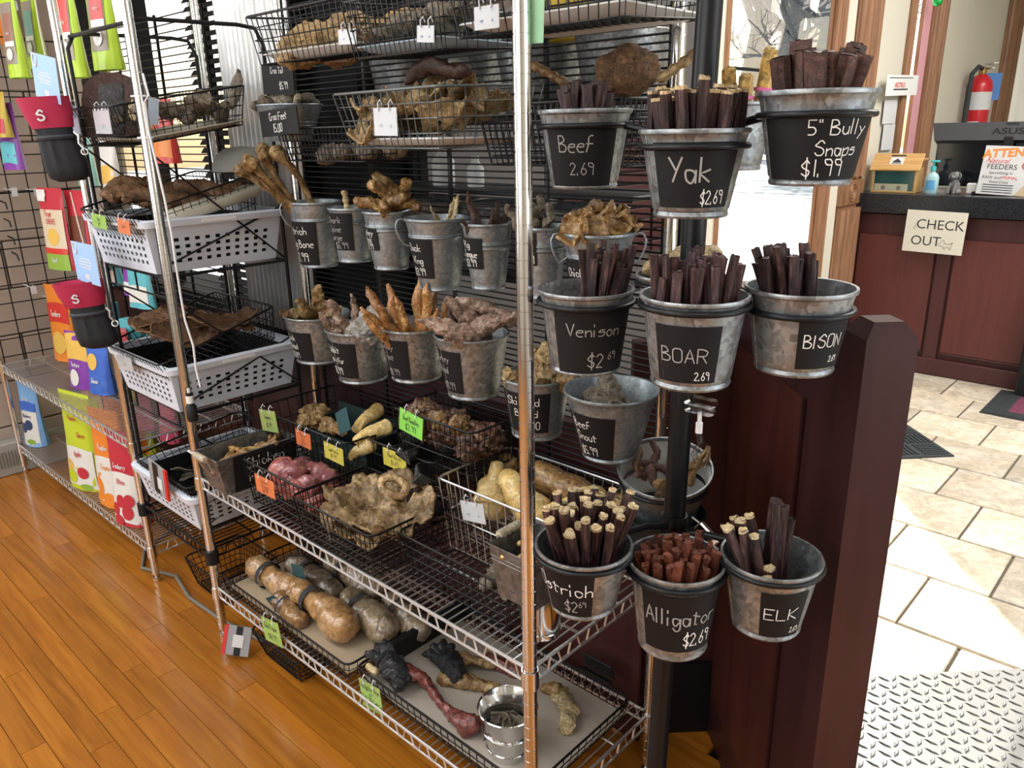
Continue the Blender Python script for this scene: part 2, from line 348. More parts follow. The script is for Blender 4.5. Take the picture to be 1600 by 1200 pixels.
def zto(d, roll=0):                                                 # rotation taking +z to d
    return (Vector(d).to_track_quat('Z', 'Y').to_matrix() @ Matrix.Rotation(roll, 3, 'Z'))

# ------------------------------------------------------------------ handwriting: single-stroke letters drawn as ribbons
GL = {
'A': '022842|1434', 'B': '0208|~082837360525|~052544433202', 'C': '~372818070403122233', 'D': '0208|~082846443202', 'E': '48080242|0535', 'F': '480802|0535',
'G': '~3728180703122233|333424', 'H': '0802|4842|0545', 'I': '0802', 'K': '0802|480542', 'L': '080242', 'M': '0208254842', 'N': '02084248', 'O': '~1807040312324346473818', 'P': '0208|~082847463505',
'R': '0208|~082847463505|2542', 'S': '~4738281706354443321203', 'T': '0848|2822', 'U': '~080312324348', 'V': '082248', 'W': '0812263248', 'X': '0842|4802', 'Y': '0825|4812', 'Z': '08480242',
'a': '~34250503122234|3532', 'b': '0802|~042535332202', 'c': '~34250503122233', 'd': '~34250503122234|3832', 'e': '~0434351504031232',
'f': '~3828171502|0535', 'g': '~34250503122334|~3531201001', 'h': '0802|~04253432', 'i': '0502|0708', 'k': '0802|350432', 'l': '0802', 'm': '0502|~04152422|~24354442', 'n': '0502|~04253432',
'o': '~150403122233342515', 'p': '0500|~042535332202', 'q': '~34250503122234|3530', 'r': '0502|~041535', 's': '~352515041434332202', 't': '17131222|0635', 'u': '~0503122233|3532',
'v': '052245', 'w': '0512253245', 'x': '0532|3502', 'y': '0523|4500', 'z': '05350232',
'0': '~180703122233372818', '1': '1812', '2': '~071828373602|0232', '3': '~071828373615|~152534332202', '4': '080535|2822', '5': '380805|~052534332202',
'6': '~2816040312223334251504', '7': '083812', '8': '~372818071625343322120304152637', '9': '~3636160708182837|3732',
'$': '~372817061534332203|2921', '.': '0203', '"': '0807|1817', "'": '0807', '/': '0138', '!': '0804|0203', '-': '0535', '&': '~42060718370302122234'}
def strokes(ch):
    out = []
    for s in GL.get(ch, '').split('|'):
        if not s: continue
        sm = s[0] == '~'; s = s.lstrip('~'); p = [(int(s[i]), int(s[i + 1])) for i in range(0, len(s) - 1, 2)]
        if sm and len(p) > 2:
            q = []
            for i in range(len(p) - 1):
                p0, p1, p2, p3 = p[max(i - 1, 0)], p[i], p[i + 1], p[min(i + 2, len(p) - 1)]
                for k in range(4):
                    t = k / 4; q.append(tuple(.5 * ((2 * p1[a]) + (-p0[a] + p2[a]) * t + (2 * p0[a] - 5 * p1[a] + 4 * p2[a] - p3[a]) * t * t + (-p0[a] + 3 * p1[a] - 3 * p2[a] + p3[a]) * t ** 3) for a in (0, 1)))
            q.append(p[-1]); p = q
        out.append(p)
    return out
def twidth(text, k=1.0): return sum((max([x for st in strokes(c) for x, y in st] + [1.2]) + 1.3) * k for c in text) - 1.3 * k
def write(mb, text, u, v, h, wd, fn, align='c', k=1.0, jit=.25, rng=None):
    """text as flat ribbons; u, v = anchor on the surface, h = capital height, wd = stroke width, fn(u, v) -> point on the surface"""
    rng = rng or random.Random(len(text) * 7 + ord(text[0])); sc = h / 6.0
    x = u - {'c': .5, 'l': 0, 'r': 1}[align] * twidth(text, k) * sc
    for c in text:
        st = strokes(c); jy = rng.uniform(-jit, jit) * sc
        for p in st:
            q = [Vector((x + a * k * sc, v + (b - 2) * sc + jy)) for a, b in p]
            dense = [q[0]]
            for a, b in zip(q, q[1:]):
                n = max(1, int((b - a).length / .006))
                dense += [a.lerp(b, (i + 1) / n) for i in range(n)]
            q = dense; pts = []
            for i, a in enumerate(q):
                t = q[min(i + 1, len(q) - 1)] - q[max(i - 1, 0)]
                t = t.normalized() if t.length > 1e-9 else Vector((1, 0)); n = Vector((-t.y, t.x)) * wd / 2
                e = -t * wd * .4 if i == 0 else (t * wd * .4 if i == len(q) - 1 else Vector((0, 0)))
                pts += [fn(*(a + n + e)), fn(*(a - n + e))]
            mb.add(pts, [(2 * i + 1, 2 * i + 3, 2 * i + 2, 2 * i) for i in range(len(q) - 1)])
        x += (max([a for p in st for a, b in p] + [1.2]) + 1.3) * k * sc
    return mb
FONT_CACHE = {}
def printed(text, size, shear=0, bold=0):                           # printed words: mesh of the built-in typeface, lying in x-y, centred
    cu = bpy.data.curves.new('t', 'FONT'); cu.body = text; cu.size = size; cu.align_x = 'CENTER'; cu.align_y = 'CENTER'; cu.shear = shear; cu.offset = bold; cu.resolution_u = 3
    o = bpy.data.objects.new('t', cu); COL.objects.link(o); bpy.context.view_layer.update()
    me = bpy.data.meshes.new_from_object(o.evaluated_get(bpy.context.evaluated_depsgraph_get()))
    vs = [q.co.copy() for q in me.vertices]; fs = [tuple(p.vertices) for p in me.polygons]
    bpy.data.objects.remove(o); bpy.data.curves.remove(cu); bpy.data.meshes.remove(me); return vs, fs
def print_on(mb, text, u, v, size, fn, shear=0, bold=0):
    vs, fs = printed(text, size, shear, bold); return mb.add([fn(q.x + u, q.y + v) for q in vs], fs)

# ------------------------------------------------------------------ organic shapes (meshes around the origin, long axis z)
def nz3(p, f, seed): return noise.noise(Vector(p) * f + Vector((seed * 17.3, seed * 5.1, seed * 9.7)))
def lump(seed, rx, ry, rz, rough=.3, freq=2.0, sub=3, ridged=0):
    bm = bmesh.new(); bmesh.ops.create_icosphere(bm, subdivisions=sub, radius=1); mb = MB()
    for q in bm.verts:
        d = q.co.normalized(); k = 1 + rough * nz3(d, freq, seed) + rough * .5 * nz3(d, freq * 2.7, seed + 3) + rough * .22 * nz3(d, freq * 6, seed + 5)
        if ridged: k += ridged * abs(nz3(d, freq * 3, seed + 9))
        q.co = Vector((d.x * rx, d.y * ry, d.z * rz)) * k
    bm.verts.index_update(); mb.add([q.co for q in bm.verts], [[q.index for q in f.verts] for f in bm.faces]); bm.free(); return mb
def stick(seed, L_, r, n=20, bend=.02, groove=.22, taper=0, flat=1):
    R = random.Random(seed); mb = MB(); ph = [R.uniform(-groove, groove) - (groove * 1.0 if j % 3 == 0 else 0) for j in range(n)]; bx, by = R.uniform(-bend, bend), R.uniform(-bend, bend); rings = []
    TS = [0, .2, .4, .6, .8, 1 - .004 / L_, 1]; K = 6
    for i in range(K + 1):
        t = TS[i]; ox, oy = bx * sin(pi * t), by * sin(pi * t); tw = R.uniform(-.06, .06)
        rings.append([(ox + r * (1 - taper * t) * (1 + ph[j] + R.uniform(-.04, .04)) * cos(2 * pi * j / n + tw), oy + flat * r * (1 - taper * t) * (1 + ph[j] + R.uniform(-.04, .04)) * sin(2 * pi * j / n + tw), L_ * t) for j in range(n)])
    fs = [(i * n + j, i * n + (j + 1) % n, (i + 1) * n + (j + 1) % n, (i + 1) * n + j) for i in range(K - 1) for j in range(n)]
    mb.add([q for g in rings[:-1] for q in g], fs + [tuple(range(n))[::-1]]); mb.cur = 1; mb.add(rings[-2] + rings[-1], [(j, (j + 1) % n, n + (j + 1) % n, n + j) for j in range(n)])
    top = [(x, y, z + R.uniform(-.002, .002)) for x, y, z in rings[-1]]; c = (sum(q[0] for q in top) / n, sum(q[1] for q in top) / n, L_ - .0015)
    mb.add(top + [c], [(j, (j + 1) % n, n) for j in range(n)]); mb.cur = 0; return mb
def limb(seed, pts, rs, n=12, rough=.12, freq=25, sub=5, flat=1):
    n = int(n * 1.5); sub = int(sub * 1.6)  # wrinkled tube along a spline
    P = [Vector(q) for q in pts]; Q = []; RR = []
    for i in range(len(P) - 1):
        p0, p1, p2, p3 = P[max(i - 1, 0)], P[i], P[i + 1], P[min(i + 2, len(P) - 1)]
        for k in range(sub):
            t = k / sub; Q.append(.5 * ((2 * p1) + (p2 - p0) * t + (2 * p0 - 5 * p1 + 4 * p2 - p3) * t * t + (3 * p1 - p0 - 3 * p2 + p3) * t ** 3)); s_ = t * t * (3 - 2 * t); RR.append(rs[i] * (1 - s_) + rs[i + 1] * s_)
    Q.append(P[-1]); RR.append(rs[-1])
    t0 = (Q[0] - Q[1]).normalized(); t1 = (Q[-1] - Q[-2]).normalized()
    Q = [Q[0] + t0 * RR[0] * .55, Q[0] + t0 * RR[0] * .35] + Q + [Q[-1] + t1 * RR[-1] * .35, Q[-1] + t1 * RR[-1] * .55]; RR = [RR[0] * .3, RR[0] * .75] + RR + [RR[-1] * .75, RR[-1] * .3]
    mb = MB().tube(Q, RR, n, flat=flat)
    if rough:
        mean = sum(RR) / len(RR)
        for i, q in enumerate(mb.v):
            q = Vector(q); mb.v[i] = tuple(q + Vector((nz3(q, freq, seed), nz3(q, freq, seed + 1), nz3(q, freq, seed + 2))) * rough * mean * 2 + Vector((nz3(q, freq * 3, seed + 4), nz3(q, freq * 3, seed + 5), nz3(q, freq * 3, seed + 6))) * rough * mean * 1.1 + Vector((nz3(q, freq * 7, seed + 7), nz3(q, freq * 7, seed + 8), nz3(q, freq * 7, seed + 9))) * rough * mean * .7)
    return mb
def bone(seed, L_, r, knob=1.9, rough=.12, n=12):
    R = random.Random(seed); b = R.uniform(-.08, .08) * L_
    return limb(seed, [(0, 0, 0), (0, 0, L_ * .1), (b * .7, 0, L_ * .3), (b, 0, L_ * .55), (b * .6, 0, L_ * .82), (0, 0, L_ * .93), (0, 0, L_)], [r * knob * .8, r * knob * .95, r * 1.05, r * .9, r * 1.1, r * knob, r * knob * .85], n, rough, 30)
def sheet(seed, w_, h_, thick, amp, freq=9, curl=0, edge=.18, nu=22, nv=16):
    def fn(u, v):
        a, b = u * 2 - 1, v * 2 - 1
        x, y = a * sqrt(max(0, 1 - b * b * .5)), b * sqrt(max(0, 1 - a * a * .5))       # square to disc
        k = 1 + edge * nz3((x, y, 0), 2.6, seed); x *= w_ / 2 * k; y *= h_ / 2 * k
        z = amp * (nz3((x, y, 0), freq, seed) + .5 * nz3((x, y, .3), freq * 2.3, seed + 1) + .22 * nz3((x, y, .6), freq * 5.5, seed + 2))
        if curl: z += curl * (a * a + b * b * .6) * .5
        return (x, y, z)
    return MB().grid(fn, nu, nv, thick)
def ear(seed, L_, w_, depth, thick=.003):                           # cupped dried ear
    def fn(u, v):
        t = v; ww = w_ * (.35 + 1.3 * t * (1 - t) * 2 * (1 - .35 * t)) * (1 - .9 * max(0, t - .8) / .2 * .8); a = (u - .5) * 2
        return (a * ww / 2, depth * a * a + .1 * depth * nz3((a, t, 0), 3, seed), L_ * t + .02 * L_ * nz3((a, t, 1), 4, seed))
    return MB().grid(fn, 10, 14, thick)
MESHES = {}
def shared(key, fn, mats, smooth=60):
    if key not in MESHES: MESHES[key] = fn().mesh(key, mats, smooth)
    return MESHES[key]
# ================================================================== the setting
# oak floor, plank by plank (runs along X)
base = struct('floor', MB().box((-0.3, -1.6, -.02), (6.2, 4.5, .02)), 'dark_plastic')
PW = .0585; row = 0; y = -3.2
while y < .66:
    x = -3.12 - rnd(0, 1.2)
    while x < 2.6:
        L_ = rnd(.75, 1.5); x0, x1 = max(x, -3.12), min(x + L_, 2.6 if y < .1 else .12 if y > .45 else .45)
        if x1 - x0 > .05:
            if -1.5 < y:
                obj('plank', MB().box(((x0 + x1) / 2, y + PW / 2, -.006), (x1 - x0 - .0014, PW - .0014, .012)), 'floor_wood', base, 0)
            else: obj('plank', MB().box(((x0 + x1) / 2, y + PW / 2, -.006), (x1 - x0 - .0015, PW - .0015, .012)), 'floor_wood', base, 0)
        x += L_
    y += PW
# the entry floor: stone tiles in running bond
ent = struct('floor_entry', MB().box((0.9, 4.2, -.022), (3.8, 7.9, .02)), 'grout')
j = 0; y = 4.06 - .335 * 11
while y < 5.0:
    x = -.9685 + (.17 if j % 2 else 0) - .345
    while x < 2.7:
        x0, x1 = max(x, -.965), x + .345; cx, cy = (x0 + x1) / 2, y + .1675
        if x1 - x0 > .05 and (cy + cx > .75 and (cy > .62 or cx > .3)):
            obj('tile', MB().bbox((cx, cy, -.006 + rnd(-.0008, .0008)), (x1 - x0 - .009, .335 - .009, .012), .003), 'tile', ent, 0)
        x += .345
    y += .335; j += 1
# steel tread plate over the near tiles, every lug its own piece
pa, pb = V(.205, 1.02, 0), V(.60, 1.42, 0)
ux = (pb - pa).normalized(); uy = V(ux.y, -ux.x, 0)
tp = thing('tread_plate', 'steel diamond tread plate laid over the stone tiles at the end of the half wall', 'metal plate', pa, (0, 0, atan2(ux.y, ux.x)))
obj('plate', MB().bbox((.55, -.45, .003), (1.5, .9, .004), .001), 'plate', tp, 0)
lm = shared('lug', lambda: MB().add([(-.017, 0, 0), (0, -.0055, 0), (.017, 0, 0), (0, .0055, 0), (-.010, 0, .003), (0, -.002, .0036), (.010, 0, .003), (0, .002, .0036)], [(0, 1, 5, 4), (1, 2, 6, 5), (2, 3, 7, 6), (3, 0, 4, 7), (4, 5, 6, 7)]), 'plate', 0)
n = 0; extra = MB()
for i in range(46):
    for k in range(28):
        x, y = -.17 + i * .0285 + .0142 * (k % 2), -.018 - k * .0285
        p = pa + ux * x + uy * -y
        q = pix(p)
        if x < 0 and False: continue
        if not (1150 < q[0] < 1640 and q[1] < 1245): continue
        o = bpy.data.objects.new('lug', lm) if n < 300 else None
        a = radians(45) if (i + k) % 2 else radians(-45)
        if o: COL.objects.link(o); o.parent = tp; o.location = (x, y, .005); o.rotation_euler = (0, 0, a)
        else:
            s0 = len(extra.v); extra.add([tuple(v.co) for v in lm.vertices], [tuple(f.vertices) for f in lm.polygons]); extra.xf(Matrix.Translation((x, y, .005)) @ Matrix.Rotation(a, 4, 'Z'), s0)
        n += 1
if extra.v: obj('far_lugs', extra, 'plate', tp, 0, None, 'stuff')
# walls
struct('ceiling', MB().box((-.1, -1.6, 3.03), (6.4, 4.5, .04)).box((1.05, 4.5, 3.03), (4.05, 7.7, .04)), 'ceiling')
struct('wall_back', MB().box((-2.06, .62, .42), (2.18, .24, .86)).box((-2.06, .62, 2.55), (2.18, .24, .95)).box((-1.155, .62, 1.46), (.22, .24, 1.24)), 'dark_wall')   # under and over the windows behind the racks
wl = struct('wall_left', MB().box((-3.2, -1.5, 1.5), (.1, 4.4, 3.0)), 'grout')
for k in range(15):                                                 # painted concrete blocks
    for i in range(12):
        y0 = -1.9 + i * .405 + (.2 if k % 2 else 0)
        y1 = min(y0 + .398, .62)
        if y1 - y0 < .03: continue
        obj('block', MB().bbox((-3.142, (y0 + y1) / 2, .1 + k * .203), (.022, y1 - y0, .197), .005), 'block', wl, 0)
struct('wall_front', MB().box((-.2, -3.75, 1.5), (6.1, .1, 3.0)), 'plaster')
struct('wall_right', MB().box((3.05, -1.85, 1.5), (.1, 3.9, 3.0)).box((3.05, 5.2, 1.5), (.1, 6, 3.0)).box((3.05, 1.2, 2.75), (.1, 2.4, .5)), 'plaster')
struct('wall_far', MB().box((.9, 8.25, 1.5), (4.2, .1, 3.0)), 'plaster')
# entry wall on the plane X=-.97: slate part behind the rack, door glass, casings, narrow window, casings
XW = -.97
struct('wall_entry', MB().box((XW - .06, 2.75, .25), (.12, 1.42, .5)).box((XW - .06, 2.75, 2.8), (.12, 1.42, .4)).box((XW - .06, 2.22, 1.5), (.12, .24, 3.0)).box((XW - .008, 3.615, 1.5), (.016, .31, 3.0)).box((XW - .06, 3.95, 1.5), (.12, .38, 3.0)).box((XW - .06, 4.36, 1.5), (.12, .44, 3.0)).box((XW - .06, 6.15, 1.5), (.12, 1.72, 3.0)).box((XW - .06, 4.8, .3), (.12, 1, .6)).box((XW - .06, 4.8, 2.8), (.12, 1, .4)).box((XW - .06, 7.7, .4), (.12, 1.4, .8)).box((XW - .06, 7.7, 2.8), (.12, 1.4, .4)), 'plaster')
dw = struct('wall_entry_dark', MB().box((XW - .03, 1.385, 1.5), (.06, 1.43, 3.0)), 'mauve_wall')
for i, (y0, y1) in enumerate([(1.24, 1.52), (1.52, 1.8), (1.8, 2.08)]):       # maroon louvred shutter boards low behind the rack
    for k in range(12):
        obj('slat', MB().bbox((XW + .02, (y0 + y1) / 2, .98 + k * .045), (.012, y1 - y0 - .02, .038), .003), 'maroon_wood', dw, 0)
d1 = struct('window_1', MB().box((XW - .006, 3.445, 1.55), (.012, .03, 2.1)).box((XW - .006, 2.36, 1.55), (.012, .06, 2.1)).box((XW - .006, 2.9, .55), (.012, 1.06, .1)).box((XW - .006, 2.9, 2.55), (.012, 1.06, .1)), 'trim_wood')
obj('pane', MB().box((XW - .008, 2.88, 1.56), (.004, 1.08, 1.94)), mat('window_glass', (1, 1, 1), .0, 0, None, Transmission_Weight=1.0, IOR=1.02, Alpha=.12), d1, 0)
obj('muntin', MB().box((XW - .004, 2.88, 1.665), (.012, 1.0, .014)), 'black_paint', d1, 0)
def casing(name, y0, y1, z0, z1):                                    # fluted oak casing
    c = struct(name, MB().bbox((XW + .011, (y0 + y1) / 2, (z0 + z1) / 2), (.022, y1 - y0, z1 - z0), .003), 'trim_wood'); w_ = (y1 - y0) / 4
    for k in range(4): obj('flute', MB().tube([(XW + .022, y0 + (k + .5) * w_, z0 + .02), (XW + .022, y0 + (k + .5) * w_, z1 - .02)], w_ * .36, 8), 'trim_wood', c, 60)
    return c
c1 = casing('trim_1', 3.45, 3.57, 0.0, 2.9)
struct('trim_2', MB().box((XW + .006, 3.64, 1.5), (.012, .16, 2.95)), 'plaster')
c2 = casing('trim_3', 3.73, 4.05, 1.12, 2.9); casing('trim_4', 3.73, 4.05, 0.0, .98)
ros = obj('rosette', MB().bbox((XW + .018, 3.89, 1.05), (.036, .34, .14), .004), 'trim_wood', c2, 0)
for r_ in (.05, .032, .014): obj('ring', MB().tube([(XW + .037, 3.89 + r_ * cos(a / 24 * 2 * pi), 1.05 + r_ * sin(a / 24 * 2 * pi)) for a in range(24)], .005, 6, closed=True), 'trim_wood', ros)
lk = obj('latch', MB().box((XW + .034, 3.78, 1.72), (.012, .03, .05)).tube([(XW + .035, 3.78, 1.68), (XW + .04, 3.78, 1.45)], .004), 'chrome', c2, 40)
w2 = struct('window_2', MB().box((XW - .03, 4.98, 1.7), (.04, .04, 2.2)).box((XW - .03, 4.62, 1.7), (.04, .05, 2.2)), 'trim_wood')
obj('pane', MB().box((XW - .05, 4.8, 1.7), (.006, .5, 2.2)), M['window_glass'] if 'window_glass' in M else bpy.data.materials['window_glass'], w2, 0)
obj('curtain', MB().grid(lambda u, v: (XW + .006 * sin(u * 18), 4.88 + u * .16, .7 + v * 2.2), 20, 2, .002), 'pinkstrip', w2, 60)
casing('trim_5', 5.0, 5.26, 0.0, 2.9); casing('trim_6', 4.58, 4.66, .6, 2.9)
casing('trim_7', 6.95, 7.35, 0.0, 2.9)
w3 = struct('window_3', MB().box((XW - .03, 7.4, 1.7), (.04, .06, 2.2)), 'trim_wood'); obj('pane', MB().box((XW - .05, 7.9, 1.7), (.006, .9, 2.0)), bpy.data.materials['window_glass'], w3, 0)
# wainscot behind the racks and the corrugated pier over it
wn = struct('wainscot_wall', MB().box((-1.65, .478, .39), (3.0, .03, .78)), 'maroon_wood')
for k in range(9): obj('panel', MB().bbox((-2.95 + k * .34, .461, .39), (.335, .014, .76), .004), 'maroon_wood', wn, 0)
pts = []
pier = thing('corrugated_pier_sheet', 'shiny corrugated steel sheet covering the pier left of the buckets', 'metal sheet', (-1.47, .46, .82))
obj('sheet', MB().grid(lambda u, v: (-.2 + u * .415, -.012 * (.5 + .5 * sin(u * 2 * pi * 15)) - .004, v * 1.9), 15 * 10, 2, .002), 'corr', pier, 180)
struct('pier_wall', MB().box((-1.47, .55, 1.6), (.41, .17, 1.6)), 'dark_wall')
# left window: blind of dark slats and the bright pane farther left
bl = thing('window_blind', 'dark slatted blind over the window left of the corrugated sheet', 'blind', (-1.83, .5, .8))
for k in range(62): obj('slat', MB().box((0, 0, .02 + k * .028), (.27, .022, .0022), Matrix.Rotation(radians(52), 3, 'X')), 'dark_plastic', bl, 0)
for x_ in (-.1, .1): obj('ladder_cord', MB().tube([(x_, 0, 0), (x_, 0, 1.78)], .0015, 5), 'dark_plastic', bl)
w4 = struct('window_4', MB().box((-2.45, .56, 1.5), (.03, .05, 1.3)).box((-1.98, .56, 1.5), (.03, .05, 1.3)).box((-3.02, .56, 1.5), (.08, .05, 1.3)), 'dark_plastic')
obj('pane', MB().box((-2.45, .58, 1.5), (1.0, .005, 1.3)), bpy.data.materials['window_glass'], w4, 0)
# the 45-degree half wall with its post, and the return towards the rack
dA, nA = V(.7071, -.7071, 0), V(.7071, .7071, 0)
B0 = V(.031, .619, 0); T1 = .492
def seg(a, b, th, z0, z1):                                           # wall piece from a to b, thickness towards the entry side
    d_ = (b - a).normalized(); n_ = V(-d_.y, d_.x, 0) if V(-d_.y, d_.x, 0).dot(nA) > 0 else V(d_.y, -d_.x, 0)
    p = [a, b, b + n_ * th, a + n_ * th]; return MB().add([(q.x, q.y, z) for z in (z0, z1) for q in p], [(0, 1, 2, 3)[::-1], (4, 5, 6, 7), (0, 1, 5, 4), (1, 2, 6, 5), (2, 3, 7, 6), (3, 0, 4, 7)])
hw = struct('half_wall', seg(B0, B0 + dA * T1, .05, 0, 1.105), 'red_wood')
e0, e1 = B0 + dA * .03 - nA * .004, B0 + dA * (T1 - .107) - nA * .004
ip = seg(e0, e1, .01, .12, 1.0); obj('raised_panel', ip, 'red_wood_warm', hw, 0)
obj('bead', seg(e1 - dA * .004 - nA * .004, e1 - nA * .004, .012, .12, 1.003), 'red_wood', hw, 0)
obj('top_rail', seg(B0 - nA * .006 - dA * .02, B0 + dA * T1 - nA * .006, .062, 1.105, 1.12), 'red_wood', hw, 0)
P0 = B0 + dA * T1; pw = .072
post = MB(); q0 = [P0 - dA * 0.0 - nA * .006, P0 + dA * .072 - nA * .006, P0 + dA * .072 + nA * (pw - .006), P0 + nA * (pw - .006)]
ctr = sum(q0, V(0, 0, 0)) / 4; q1 = [q.lerp(ctr, .42) for q in q0]
post.add([(q.x, q.y, 0) for q in q0] + [(q.x, q.y, 1.146) for q in q0] + [(q.x, q.y, 1.168) for q in q1], [(0, 1, 2, 3)[::-1], (0, 1, 5, 4), (1, 2, 6, 5), (2, 3, 7, 6), (3, 0, 4, 7), (4, 5, 9, 8), (5, 6, 10, 9), (6, 7, 11, 10), (7, 4, 8, 11), (8, 9, 10, 11)])
obj('newel_post', post, 'red_wood', hw, 0)
dB = V(-.7071, -.7071, 0)
rw = struct('return_wall', seg(B0, B0 + dB * .21, .03, 0, 1.0), 'maroon_wood'); obj('kick_board', seg(B0 - V(-.7071, .7071, 0) * .0, B0 + dB * .21, -.012, 0, .2), 'black_paint', rw, 0)
# ------------------------------------------------------------------ outside
struct('porch_roof', MB().box((-2.7, 1.7, 2.3), (3.3, 1.9, .08)), 'plaster')  # added unseen slab that keeps direct sun out of the left window
ex = struct('ground_outside', MB().box((-16, 20, -.35), (60, 90, .04)), mat('pale_pavement', (.62, .61, .59), .9))
struct('road_outside', MB().box((-12, 24.5, -.325), (70, 9, .02)), mat('wet_road', (.10, .19, .21), .6))
def tree(x, y, s, seed, lab):
    R = random.Random(seed); t = thing('bare_tree', lab, 'tree', (x, y, -.33)); tm = MB(); tm.tube([(0, 0, 0), (.05, 0, 1.2 * s), (.2 * s, .1, 2.6 * s), (.1, .3, 4.2 * s)], [.26 * s, .2 * s, .16 * s, .08 * s], 10)
    obj('trunk', tm, BARK, t); br = MB()
    def grow(p, d, l, r, dep):
        q = p + d * l; m_ = p.lerp(q, .5) + V(R.uniform(-1, 1), R.uniform(-1, 1), R.uniform(-1, 1)) * l * .08
        br.tube([p, m_, q], [r, r * .8, r * .55], 5, cap=False)
        if dep > 0:
            for _ in range(3 if dep > 1 else 4): grow(p.lerp(q, R.uniform(.45, 1)), (d + V(R.uniform(-1, 1), R.uniform(-1, 1), R.uniform(-.5, .8)) * .9).normalized(), l * R.uniform(.55, .8), r * .55, dep - 1)
    for i in range(7): grow(V(.1 * s, .1, (1.4 + i * .42) * s), V(R.uniform(-1, 1), R.uniform(-1, 1), R.uniform(.1, .9)).normalized(), 1.3 * s, .075 * s, 4)
    obj('branches', br, BARK, t, 40, None, 'stuff')
BARK = organic('bark', [(.3, (.20, .19, .17)), (.7, (.30, .29, .27))], 3, .9, .5)
for (px_, d_, s_, sd, lb) in ((1262, 36, 3.2, 3, 'thick pale bare tree at the right side of the entry window'), (1165, 44, 3.4, 8, 'bare tree seen just right of the tall black pole'), (1212, 52, 3.8, 5, 'farther bare tree in the middle of the entry window')):
    q = at(px_, 230, d=d_); tree(q.x, q.y, s_, sd, lb)
# ================================================================== racks
def wire_shelf(parent, x0, x1, y0, y1, z, m='chrome_wire', pitch=.0195, along_y=True):
    """rim of two rails with a zig-zag truss, cross wires each a part of its own"""
    r = .0035; mb = MB()
    for dz in (0, -.030):
        p = [(x0, y0, z + dz), (x1, y0, z + dz), (x1, y1, z + dz), (x0, y1, z + dz)]
        for a, b in zip(p, p[1:] + p[:1]): mb.tube([a, b], r if dz == 0 else r * .85, 8)
    obj('rim_rails', mb, m, parent)
    tr = MB()
    def zig(a, b):
        a, b = Vector(a), Vector(b); n = max(2, int((b - a).length / .052)); pts = []
        for i in range(n):
            p, q = a.lerp(b, i / n), a.lerp(b, (i + 1) / n); d = (q - p)
            pts += [p + V(0, 0, -.004), p + d * .36 + V(0, 0, -.004), p + d * .5 + V(0, 0, -.027), p + d * .86 + V(0, 0, -.027)]
        tr.tube(pts, .0022, 5)
    zig((x0, y0, z), (x1, y0, z)); zig((x1, y0, z), (x1, y1, z)); zig((x0, y1, z), (x1, y1, z)); zig((x0, y0, z), (x0, y1, z))
    obj('truss_wire', tr, m, parent)
    wm = MB().tube([(0, y0, 0), (0, y1, 0)], .0017, 5).mesh('shelf_wire', m, 60); n = int((x1 - x0) / pitch)
    for i in range(1, n):
        o = bpy.data.objects.new('wire', wm); COL.objects.link(o); o.parent = parent; o.location = (x0 + (x1 - x0) * i / n, 0, z + .002)
    k = MB().tube([(x0, 0, 0), (x1, 0, 0)], .003, 6).mesh('stiffener', m, 60)
    for f in (.36, .68):
        o = bpy.data.objects.new('stiffener', k); COL.objects.link(o); o.parent = parent; o.location = (0, y0 + (y1 - y0) * f, z - .003)
def pole(parent, x, y, z0, z1, m='chrome', foot=True, r=.0127):
    mb = MB(); prof = [(r, z0 + .03 if foot else z0)]; z = z0 + .05
    while z < z1 - .02: prof += [(r, z - .0011), (r - .0009, z - .0006), (r - .0009, z + .0006), (r, z + .0011)]; z += .0254
    prof += [(r, z1), (0.0001, z1)]; mb.lathe(prof, 24, (x, y, 0)); o = obj('post', mb, m, parent, 50)
    if foot: obj('foot', MB().lathe([(.0001, z0), (.011, z0), (.013, z0 + .006), (.013, z0 + .014), (.006, z0 + .016), (.006, z0 + .03), (.012, z0 + .031)], 16, (x, y, 0)), 'chrome', o)
    return o
def collar(parent, x, y, z, m='chrome'):
    obj('collar', MB().lathe([(.0135, z - .034), (.0165, z - .034), (.0155, z + .002), (.0135, z + .002)], 24, (x, y, 0)), m, parent)
W_, D_, ZM, ZL = 1.2324, .40, .521, .169
rack = thing('wire_rack', 'chrome wire shelf rack carrying the galvanised buckets and the wire baskets', 'shelf rack', (-W_ / 2, D_ / 2, 0))
class Off:                                                          # lets a thing's parts be written in the coordinates of the place
    pass
def local(root, fn_objs):
    inv = Matrix.Translation(root.location).inverted()
    for o in list(root.children):
        o.location = o.location - root.location
wire_shelf(rack, -W_, 0, 0, D_, ZM); wire_shelf(rack, -W_, 0, 0, D_, ZL)
for x in (-W_, 0):
    for y in (0, D_): pole(rack, x, y, 0, 1.86); [collar(rack, x, y, z) for z in (ZM - .0, ZL - .0)]
local(rack, None)
lrack = thing('wire_rack', 'long low chrome wire rack of bagged treats against the block wall', 'shelf rack', (-2.38, .2, 0))
wire_shelf(lrack, -3.06, -1.693, 0, D_, .503); wire_shelf(lrack, -3.06, -1.693, 0, D_, .128)
pole(lrack, -3.06, 0, 0, .54); pole(lrack, -3.06, D_, 0, .54); pole(lrack, -1.693, 0, 0, 1.86); pole(lrack, -1.693, D_, 0, 1.86)
for x in (-3.06, -1.693):
    for y in (0, D_): [collar(lrack, x, y, z) for z in (.503, .128)]
local(lrack, None)
